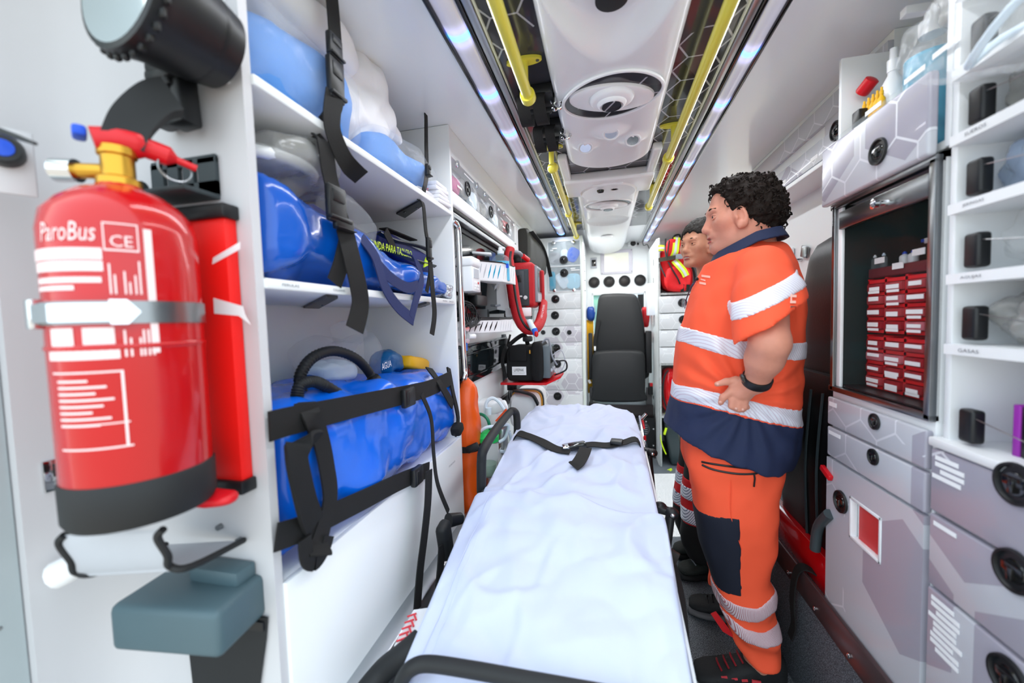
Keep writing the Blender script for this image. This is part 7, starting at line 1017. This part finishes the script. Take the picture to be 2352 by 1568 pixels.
# polo shirt
fr_ = [(1640, 585), (1626, 600), (1603, 648), (1591, 675), (1576, 715), (1560, 755), (1552, 800), (1549, 850), (1544.5, 906), (1538, 950), (1532, 971), (1528, 1000), (1526, 1080)]; bk2 = [(1772, 545), (1790, 556), (1802, 565), (1823, 608), (1831, 648), (1834, 728), (1832, 780), (1825, 844), (1832, 884), (1829, 960), (1820, 1013), (1797, 1060), (1790, 1090)]
fz = [(my(*q).z, my(*q).x) for q in fr_][::-1]; bz = [(my(*q).z, my(*q).x) for q in bk2][::-1]; zsx = np.linspace(0.74, 1.475, 60); XF = np.interp(zsx, [q[0] for q in fz], [q[1] for q in fz]); XB_ = np.interp(zsx, [q[0] for q in bz], [q[1] for q in bz]); HYW = np.interp(zsx, [0.74, 0.86, 1.0, 1.12, 1.25, 1.34, 1.40, 1.44, 1.475], [0.205, 0.205, 0.198, 0.195, 0.195, 0.185, 0.150, 0.105, 0.075])
Fs = Fld((0.15, 1.0, 0.70), (0.68, 1.82, 1.53), 0.0055); Fs.stack(zsx, XF, XB_, [MY] * 60, HYW, 0.02, 2.2)
SLA, SLB = my(1690, 712, 1.19), my(1800, 660, 1.19); HMA, HMB = my(1716, 771, 1.15), my(1813, 713, 1.15)
Fv = Fld((0.15, 1.0, 0.70), (0.68, 1.82, 1.53), 0.0055); EM = SH + (EL - SH) * 0.95; Fv.cone(SH + N((0, 0.03, 0.0)), SH + (EL - SH) * 0.40, 0.078, 0.083, 0.03); Fv.cone(SH + (EL - SH) * 0.40, EM, 0.083, 0.079, 0.02); Fv.cone(SH + N((0, 0.02, 0)), (0.475, 1.40, 1.375), 0.07, 0.062, 0.03)
lin2 = lambda A_, B_: (lambda X: A_.z + (B_.z - A_.z) / (B_.x - A_.x) * (X - A_.x)); S, (X, Y, Z) = Fs.sl(Fs.lo, Fs.lo + 2); Fv.d = np.maximum(Fv.d, (lin2(HMA, HMB)(X) - Z) * 0.85).astype(np.float32)
Fw = Fld((0.15, 1.0, 0.70), (0.68, 1.82, 1.53), 0.0055); Fw.chain([SH2, SH2 + (EL2 - SH2) * 0.75], [0.075, 0.072], 0.02); Fw.d = np.maximum(Fw.d, 1.20 - Z).astype(np.float32)
def smin(a, b, k): h = np.maximum(k - np.abs(a - b), 0) / k; return np.minimum(a, b) - h * h * k / 4
D = smin(smin(Fs.d, Fv.d, 0.03), Fw.d, 0.03); hemx = np.interp(X, [0.18, 0.209, 0.36, 0.40, 0.44, 0.56, 0.62], [0.882, 0.872, 0.806, 0.800, 0.778, 0.760, 0.765]); hemx = hemx - 0.035 * ((Y < 1.35) * np.exp(-((X - 0.40) / 0.05) ** 2) * 0)
D = np.maximum(D, hemx - Z); Fs.d = D.astype(np.float32); wrin(Fs, 0.008, (1.0, 0.7, 0.55), 13, 1.0)
hipd = np.sqrt((X - 0.40) ** 2 + (Z - 1.0) ** 2 + (Y - 1.26) ** 2); ang = np.arctan2(Z - 1.0, X - 0.40); nearS = np.abs(Fs.d) < 0.04; Fs.d += (nearS * 0.0045 * np.sin(ang * 17 + 6 * hipd) * np.exp(-((hipd - 0.13) / 0.10) ** 2) * (Y < 1.5)).astype(np.float32)
neckcut = 1.440 + (X - 0.46) * 0.42; Fs.d = np.maximum(Fs.d, Z - neckcut - 0.03).astype(np.float32); base = Fs.copy(); shm = Fs.mesh('polo_shirt', 1); shirt = link('polo_shirt', shm, MT['orange'], man)
def band(fc, half, nm, mt, lift=0.0028, mask=None, parent=None, src=None):
    s = src or base; G = s.copy(); v = np.maximum(s.d - lift, np.abs(fc) - half)
    if mask is not None: v = np.maximum(v, mask)
    G.d = v.astype(np.float32); me = G.mesh(nm, 1); return link(nm, me, MT[mt], parent or shirt)
pz2 = lambda q: (lambda p: (p.x, p.z))(my(*q))
def curve(*pts): xs_, zs_ = zip(*sorted((my(*q).x, my(*q).z) for q in pts)); return np.interp(X, xs_, zs_)
armfar = 0.02 - (Fv.d)                                               # positive inside or near the sleeve: bands of the trunk stop there
band(Z - curve((1563, 766), (1600, 778, 1.38), (1690, 803, 1.285), (1760, 805, 1.285), (1829, 800)), 0.027, 'reflective_band', 'reflect', mask=-Fv.d + 0.004); c2_ = curve((1547, 893), (1600, 905, 1.36), (1690, 930, 1.27), (1760, 948, 1.285), (1829, 946)); band(Z - c2_, 0.026, 'reflective_band', 'reflect'); band(Z - lin2(SLA, SLB)(X), 0.024, 'sleeve_band', 'reflect', mask=Fv.d - 0.016); band(np.maximum(Z - c2_ + 0.026, -1) , 0.0, 'navy_hem', 'navy', 0.0016, mask=Z - c2_ + 0.026) if 0 else None
G = base.copy(); G.d = np.maximum(base.d - 0.0022, Z - c2_ + 0.0262).astype(np.float32); link('navy_hem', G.mesh('navy_hem', 1), MT['navy'], shirt)
# collar and placket
Fc = Fld((0.33, 1.34, 1.40), (0.58, 1.60, 1.55), 0.0035); S2, (X2, Y2, Z2) = Fc.sl(Fc.lo, Fc.lo + 2); cz = np.interp(X2, [0.36, 0.40, 0.46, 0.54], [1.432, 1.452, 1.482, 1.499]); rad = ((np.abs(X2 - 0.462) / 0.092) ** 2.2 + (np.abs(Y2 - MY) / 0.090) ** 2.2) ** (1 / 2.2); spread = np.clip(cz + 0.014 - Z2, 0, 0.05) * 0.55; v = np.abs((rad - 1) * 0.09 - spread) - 0.0055; v = np.maximum(v, np.abs(Z2 - cz) - 0.0175); Fc.d = v.astype(np.float32); link('collar', Fc.mesh('collar', 1), MT['navy'], shirt)
SB = bvh(shm)
for i, (x0, y0, x1, y1) in enumerate(((1612, 631, 1632, 636), (1610, 640, 1621, 643), (1607, 647, 1622, 652))):
    q0, q1, q2, q3 = (hit(SB, *q) for q in ((x0, y0), (x1, y0 + 3), (x1, y1 + 3), (x0, y1)))
    if None not in (q0, q1, q2, q3): B().prism([q0, q1, q2, q3], (0, -0.0012, 0)).ob('chest_print', mat('pinkprint', 'FFB4A0', 0.6, var=0), shirt)
for i, (px, py, w_, h_) in enumerate(((1822, 668, 12, 5), (1821, 680, 14, 6), (1820, 694, 13, 6), (1821, 705, 14, 4), (1816, 686, 3, 22))):
    q = [hit(SB, px + dx * w_ / 2, py + dy * h_ / 2) for dx, dy in ((-1, -1), (1, -1), (1, 1), (-1, 1))]
    if None not in q: B().prism(q, (0, -0.0012, 0)).ob('back_print', mat('pinkprint2', 'FFC8B8', 0.6, var=0), shirt)
# trousers
Fp = Fld((0.15, 1.20, 0.03), (0.66, 1.84, 0.92), 0.0055); lf = [(1578, 930), (1584, 999), (1589, 1103), (1600, 1190), (1609, 1242), (1623, 1279), (1641, 1328), (1648, 1370), (1663, 1415), (1685, 1467), (1712, 1500), (1735, 1512)]; lbk = [(1782, 930), (1780, 1040), (1788, 1083), (1782, 1117), (1781, 1180), (1777, 1230), (1766, 1300), (1766, 1326), (1783, 1352), (1775, 1408), (1787, 1465), (1786, 1502), (1784, 1516)]
LY = 1.385; fz = [(my(q[0], q[1], LY).z, my(q[0], q[1], LY).x) for q in lf][::-1]; bz = [(my(q[0], q[1], LY).z, my(q[0], q[1], LY).x) for q in lbk][::-1]; zl = np.linspace(0.085, 0.90, 70); XF = np.interp(zl, [q[0] for q in fz], [q[1] for q in fz]); XB_ = np.interp(zl, [q[0] for q in bz], [q[1] for q in bz])
Fp.stack(zl, XF, XB_, np.interp(zl, [0.08, 0.4, 0.8], [1.40, 1.39, LY]), np.interp(zl, [0.08, 0.22, 0.4, 0.6, 0.80, 0.9], [0.075, 0.088, 0.085, 0.098, 0.094, 0.06]), 0.02, 2.4); Fp.stack([0.70, 0.76, 0.82, 0.91], [0.28, 0.26, 0.26, 0.26], [0.545, 0.555, 0.555, 0.55], [MY] * 4, [0.15, 0.18, 0.178, 0.165], 0.03); Fp.chain([N((0.42, 1.57, 0.78)), N((0.44, 1.61, 0.45)), N((0.475, 1.69, 0.12))], [0.115, 0.088, 0.070], 0.04)
S, (X, Y, Z) = Fp.sl(Fp.lo, Fp.lo + 2); cuffz = np.interp(X, [0.30, 0.40, 0.45, 0.56], [0.20, 0.165, 0.135, 0.13]); Fp.d = np.maximum(Fp.d, cuffz - Z).astype(np.float32); wrin(Fp, 0.007, (1.0, 0.8, 0.7), 11, 4.0); low = np.clip((0.42 - Z) / 0.2, 0, 1); nP = np.abs(Fp.d) < 0.04; Fp.d += (nP * low * 0.006 * np.sin(Z * 62 + 9 * (X - 0.4) + 2.5 * np.sin(Y * 30))).astype(np.float32)
pbase = Fp.copy(); tm = Fp.mesh('trousers', 1); trou = link('trousers', tm, MT['orange'], man); TB = bvh(tm); ly = lambda x, y: my(x, y, 1.29)
near_ = Y - 1.50
def pband(fc, half, nm, mt, lift=0.0028, mask=None): return band(fc, half, nm, mt, lift, mask, trou, pbase)
lc2 = lambda *pts: np.interp(X, *[list(v) for v in zip(*sorted((ly(*q).x, ly(*q).z) for q in pts))])
pband(Z - lc2((1650, 1402), (1700, 1420), (1745, 1424), (1783, 1408)), 0.026, 'reflective_cuff', 'reflectp', mask=near_); pband(Z - lc2((1675, 1450), (1720, 1474), (1760, 1484), (1787, 1482)), 0.022, 'reflective_cuff', 'reflectp', mask=near_)
ka, kb = ly(1700, 1190), ly(1709, 1384); xr = ka.x + (kb.x - ka.x) * (Z - ka.z) / (kb.z - ka.z); zc_, zh_ = (ka.z + kb.z) / 2, (ka.z - kb.z) / 2; pband(Z - zc_ - (X - 0.36) * 0.12, zh_, 'knee_panel', 'navydark', 0.002, np.maximum(np.maximum(X - xr, near_), -(X - 0.1)))
a, c = ly(1627, 1008), ly(1676, 1035); pband(Z - (a.z + c.z) / 2, (a.z - c.z) / 2, 'pocket_patch', 'navydark', 0.002, np.maximum(np.abs(X - (a.x + c.x) / 2) - (c.x - a.x) / 2, near_)); a, c = ly(1775, 1062), ly(1800, 1080); pband(Z - (a.z + c.z) / 2, 0.018, 'hip_patch', 'navydark', 0.002, np.maximum(0.545 - X, near_))
for pts in (((1612, 1060), (1645, 1066), (1690, 1072), (1745, 1078)), ((1613, 1067), (1640, 1078), (1690, 1087), (1733, 1087), (1745, 1080))):
    P3 = [hit(TB, *q) for q in pts]
    if None not in P3: B().tube(P3, 0.0032, 6, smooth=5).ob('pocket_zip', MT['black'], trou)
P3 = [hit(TB, *q, 0.003) for q in ((1731, 1086), (1733, 1098), (1731, 1116))]; B().tube(P3, 0.0026, 6).ob('zip_pull', MT['black'], trou)
P3 = [hit(TB, *q) for q in ((1678, 1040), (1679, 1110), (1680, 1190), (1704, 1260))]
if None not in P3: B().tube(P3, 0.0012, 5, smooth=5).ob('seam', MT['orange'], trou)
# watch
ax_ = Vector(EL - WR).normalized(); wc = Vector(WR) + ax_ * 0.008; B().lathe([(0.0305, -0.012), (0.0365, -0.012), (0.038, -0.008), (0.038, 0.008), (0.0365, 0.012), (0.0305, 0.012)], wc, ax_, 28).ob('watch', MT['black'], man); B().box(wc + Vector((-0.036, -0.006, 0.004)), (0.012, 0.022, 0.026), rotm(y=-20), 0.005).ob('watch_face', MT['blackgloss'], man)
# glasses hanging at the chest
gt = [hit(SB, *q, 0.006) for q in ((1604, 642), (1596, 656), (1588, 668), (1580, 690), (1577, 708), (1581, 700), (1590, 672))]
if None not in gt: eg = thing('eyeglasses', gt[2], 'folded glasses hanging from the front of the orange polo', 'glasses'); B().tube(gt[:5], 0.002, 6, smooth=4).ob('temple', mat('glframe', '3A2A4A', 0.4), eg); B().ell(gt[4] + Vector((-0.004, 0, 0.012)), (0.006, 0.02, 0.024), None, 12, 8).ob('lens', MT['clear'], eg); B().ell(gt[0], 0.006, None, 8, 6).ob('hinge', MT['black'], eg)
def shoe(name, parent, toe, heel, w, h, upper, sole, lace=None, topw=0.042):
    toe, heel = Vector(toe), Vector(heel); d = (toe - heel); L0 = d.length; d.normalize(); sd_ = Vector((-d.y, d.x, 0)); up = Vector((0, 0, 1))
    def sec(t, wv, z0, z1, n=20): c = heel + d * L0 * t; return [c + sd_ * (wv * (abs(math.cos(a)) ** 0.7) * math.copysign(1, math.cos(a))) + up * (z0 + (z1 - z0) * (0.5 + 0.5 * (abs(math.sin(a)) ** 0.8) * math.copysign(1, math.sin(a)))) for a in [2 * math.pi * i / n for i in range(n)]]
    o = B().rings([sec(t, w * a, 0.026, h * b) for t, a, b in ((0.0, 0.35, 0.75), (0.02, 0.62, 0.95), (0.10, 0.74, 1.02), (0.24, 0.76, 1.0), (0.36, 0.78, 0.88), (0.52, 0.88, 0.72), (0.70, 0.98, 0.58), (0.84, 0.96, 0.52), (0.94, 0.76, 0.46), (0.99, 0.40, 0.38))]).ob(name, MT[upper], parent, angle=60)
    B().rings([sec(t, w * a, 0.001, 0.034) for t, a in ((-0.01, 0.4), (0.02, 0.72), (0.12, 0.80), (0.40, 0.80), (0.70, 1.06), (0.86, 1.02), (0.97, 0.78), (1.01, 0.45))]).ob('sole', MT[sole], o, angle=60)
    if lace:
        for i in range(5): t = 0.40 + 0.075 * i; c = heel + d * L0 * t; zz_ = h * (0.90 - 0.085 * i); B().tube([c - sd_ * w * 0.5 + up * zz_, c + up * (zz_ + 0.010) + d * 0.006, c + sd_ * w * 0.5 + up * zz_], 0.0032, 6, smooth=4).ob('lace', MT[lace], o)
    return o
mm('shoe', '1A1B1D', 0.7, bump=0.15, bscale=150); mm('shoesole', '6E6C6E', 0.6); mm('lace_red', '8A1420', 0.6); mm('boot', '222724', 0.7, var=0.3, vscale=50, bump=0.3, bscale=120)
s1 = shoe('shoe', man, (0.270, 1.385, 0), (0.555, 1.405, 0), 0.052, 0.135, 'shoe', 'shoesole', 'lace_red'); shoe('shoe', man, (0.325, 1.745, 0), (0.575, 1.70, 0), 0.050, 0.115, 'shoe', 'shoesole', 'black')
for x in (0.36, 0.39, 0.42): B().box((x, 1.349, 0.07), (0.018, 0.004, 0.006), rotm(y=-12)).ob('eyelet', MT['inkred'], s1)
B().box((0.455, 1.353, 0.066), (0.026, 0.004, 0.014)).ob('tag', MT['inkred'], s1); B().prism([my(1633, 1410, 1.37), my(1645, 1405, 1.37), my(1672, 1440, 1.37), my(1690, 1468, 1.37), my(1660, 1450, 1.37)], (0, 0.004, 0)).ob('cuff_tab', MT['redtrouser'], trou)
# ---------------------------------------------------------------- woman by the side door
WY = 2.05; wy = lambda x, y, Y=WY: aY(x, y, Y)
wo = thing('person', (0.45, WY, 0), 'person with short grey-brown hair talking behind the man, in black and red trousers', 'person'); wo['skin_mat'] = 'skin2'
hc = wy(1612, 553); WT = Matrix.Translation(hc) @ Matrix.Rotation(R_(38), 4, 'Z') @ Matrix.Rotation(R_(2), 4, 'Y') @ Matrix.Scale(0.90, 4)
F = Fld((0.22, 1.80, 0.02), (0.78, 2.32, 1.74), 0.0046); head(F, WT, True)
nb = hc + Vector((0.03, 0.02, -0.10)); F.cone(nb, (0.50, 2.08, 1.33), 0.050, 0.055, 0.03); F.stack([0.80, 0.95, 1.15, 1.28, 1.36], [0.40, 0.41, 0.40, 0.42, 0.45], [0.62, 0.60, 0.60, 0.60, 0.57], [2.07] * 5, [0.16, 0.14, 0.15, 0.15, 0.06], 0.03)
for sgn in (-1, 1):
    y = 2.07 + sgn * 0.085; F.chain([N((0.50, y, 0.82)), N((0.48, y, 0.45)), N((0.49, y, 0.10))], [0.08, 0.055, 0.04], 0.03); ys_ = 2.07 + sgn * 0.17; F.chain([N((0.51, ys_, 1.28)), N((0.55, ys_ + sgn * 0.03, 1.03)), N((0.47, ys_ + sgn * 0.01, 0.86))], [0.048, 0.04, 0.028], 0.02); F.cone((0.51, ys_, 1.28), (0.51, 2.07 + sgn * 0.08, 1.29), 0.05, 0.055, 0.03)
    F.ell((0.455, ys_, 0.83), (0.03, 0.016, 0.036), None, 0.012)
    for i in range(4): F.chain([N((0.455, ys_ - 0.022 + i * 0.015, 0.81)), N((0.44, ys_ - 0.022 + i * 0.015, 0.775)), N((0.432, ys_ - 0.02 + i * 0.014, 0.745))], [0.009, 0.008, 0.007], 0.005)
    F.chain([N((0.44, ys_ - 0.02 * sgn, 0.84)), N((0.418, ys_ - 0.026 * sgn, 0.815)), N((0.408, ys_ - 0.026 * sgn, 0.795))], [0.010, 0.009, 0.008], 0.005)
link('body', F.mesh('body', 1), MT['skin2'], wo); lips(WT, wo, 'lip2', True); eyes(WT, wo, (-0.9, 0.25, -0.12)); brows(WT, wo, 'hair2', 0.0028)
Fh = Fld(tuple(np.array(hc) - 0.16), tuple(np.array(hc) + 0.16), 0.0042); Lw = lambda x, y, z: np.array(WT @ Vector((x, y, z))); R3 = np.array(WT.to_3x3().normalized()); Fh.ell(Lw(0.014, 0, 0.012), N((0.120, 0.100, 0.110)) * 0.9, R3, 0.02); Fh.ell(Lw(0.040, 0, -0.03), N((0.088, 0.094, 0.085)) * 0.9, R3, 0.03)
P_ = Fh.P() - np.array(hc); q_ = (P_ @ R3) / 0.9; hl = np.interp(q_[..., 0], [-0.12, -0.085, -0.055, -0.03, -0.012, 0.01, 0.03, 0.1], [0.042, 0.026, 0.012, -0.012, -0.062, -0.075, -0.085, -0.095]) + 0.006 * np.sin(q_[..., 1] * 160); Fh.d = np.maximum(Fh.d, (hl - q_[..., 2]) * 0.85).astype(np.float32); nr2 = np.abs(Fh.d) < 0.03; Fh.d[nr2] += 0.004 * vnoise(P_[nr2] * np.array([1, 1, 0.3]), 130, 2); link('hair', Fh.mesh('hair', 0), MT['hair2'], wo, kind='stuff')
Fj = Fld((0.30, 1.78, 0.74), (0.76, 2.36, 1.42), 0.007); Fj.stack([0.76, 0.9, 1.0, 1.15, 1.28, 1.345, 1.375], [0.36, 0.37, 0.38, 0.375, 0.40, 0.44, 0.47], [0.645, 0.64, 0.63, 0.63, 0.625, 0.59, 0.55], [2.07] * 7, [0.185, 0.18, 0.165, 0.175, 0.18, 0.11, 0.06], 0.02)
for sgn in (-1, 1): Fj.chain([N((0.51, 2.07 + sgn * 0.17, 1.275)), N((0.535, 2.07 + sgn * 0.19, 1.12))], [0.068, 0.068], 0.03)
wrin(Fj, 0.006, (1, 1, 0.7), 12, 8); jb = Fj.copy(); jk = link('polo_shirt', Fj.mesh('polo_shirt', 1), MT['orange'], wo); S, (X, Y, Z) = jb.sl(jb.lo, jb.lo + 2)
for z in (1.10, 0.98): band(Z - z, 0.026, 'reflective_band', 'reflect', 0.003, None, jk, jb)
G = jb.copy(); G.d = np.maximum(jb.d - 0.002, Z - 0.93).astype(np.float32); link('navy_hem', G.mesh('navy_hem', 1), MT['navy'], jk); B().tube([nb + Vector((0.058 * math.cos(a), 0.058 * math.sin(a), -0.085 + 0.02 * math.cos(a))) for a in [2 * math.pi * i / 20 for i in range(20)]], 0.014, 10, True).ob('collar', MT['navy'], jk)
Fq = Fld((0.28, 1.84, 0.07), (0.72, 2.30, 0.90), 0.006); Fq.stack([0.70, 0.8, 0.88], [0.38, 0.37, 0.38], [0.63, 0.635, 0.62], [2.07] * 3, [0.17, 0.175, 0.165], 0.03)
lx0, lx1 = wy(1549, 1120, 1.98).x, wy(1625, 1120, 1.98).x
for yy in (1.985, 2.155): Fq.stack([0.095, 0.16, 0.22, 0.36, 0.55, 0.75], [0.37, 0.345, 0.335, 0.345, 0.365, 0.375], [0.52, 0.525, 0.52, 0.53, 0.56, 0.60], [yy] * 6, [0.07, 0.078, 0.08, 0.078, 0.085, 0.095], 0.03)
wrin(Fq, 0.005, (1, 1, 0.6), 13, 9); qb = Fq.copy(); wt = link('trousers', Fq.mesh('trousers', 1), MT['blacktrouser'], wo); S, (X, Y, Z) = qb.sl(qb.lo, qb.lo + 2); zw = lambda y: wy(1570, y, 1.93).z
for y0, y1, m_, nm, lf_ in ((1103, 1203, 'redtrouser', 'red_panel', 0.002), (1120, 1150, 'reflectv', 'reflective_band', 0.004), (1168, 1200, 'reflectv', 'reflective_band', 0.004)): band(Z - (zw(y0) + zw(y1)) / 2, (zw(y0) - zw(y1)) / 2, nm, m_, lf_, None, wt, qb)
band(Z - 0.84, 0.055, 'waist_patch', 'redtrouser', 0.002, np.maximum(X - 0.42, -(X - 0.1)), wt, qb)
shoe('boot', wo, (0.325, 1.96, 0), (0.56, 2.02, 0), 0.048, 0.125, 'boot', 'shoe', 'midgrey'); shoe('boot', wo, (0.33, 2.14, 0), (0.565, 2.17, 0), 0.048, 0.125, 'boot', 'shoe', 'midgrey')
# ================================================================ families of alike things
GROUPS = {'led_light_strip': 'ceiling light strips', 'handrail': 'yellow ceiling handrails', 'infusion_holder': 'infusion holders on the ceiling', 'ceiling_console': 'ceiling consoles', 'strap_anchor': 'strap anchors under the rack shelves', 'tie_down_strap': 'tie-down straps of the rack', 'seat_belt': 'belts hanging by the stretcher', 'wire_basket': 'white baskets on the left wall', 'drawer_tray': 'red drawer trays', 'vial': 'vials in the medicine cabinet', 'pill_bottle': 'pill bottles in the medicine cabinet', 'brown_bottle': 'brown bottles in the medicine cabinet', 'ampoule': 'yellow ampoules', 'glove_carton': 'cartons in the wall cabinet slot', 'shelf_label': 'labels on the dark tray', 'packed_supply': 'packets behind the overhead doors', 'plastic_wrap': 'clear film wraps on the top shelf', 'film_bag': 'crumpled clear bags in the rack', 'person': 'ambulance staff', 'supply_packet': 'supply packets behind clear doors'}
for o in list(COL.objects):
    k = o.name.split('.')[0]
    if o.parent is None and k in GROUPS and 'group' not in o and 'category' in o: o['group'] = GROUPS[k]
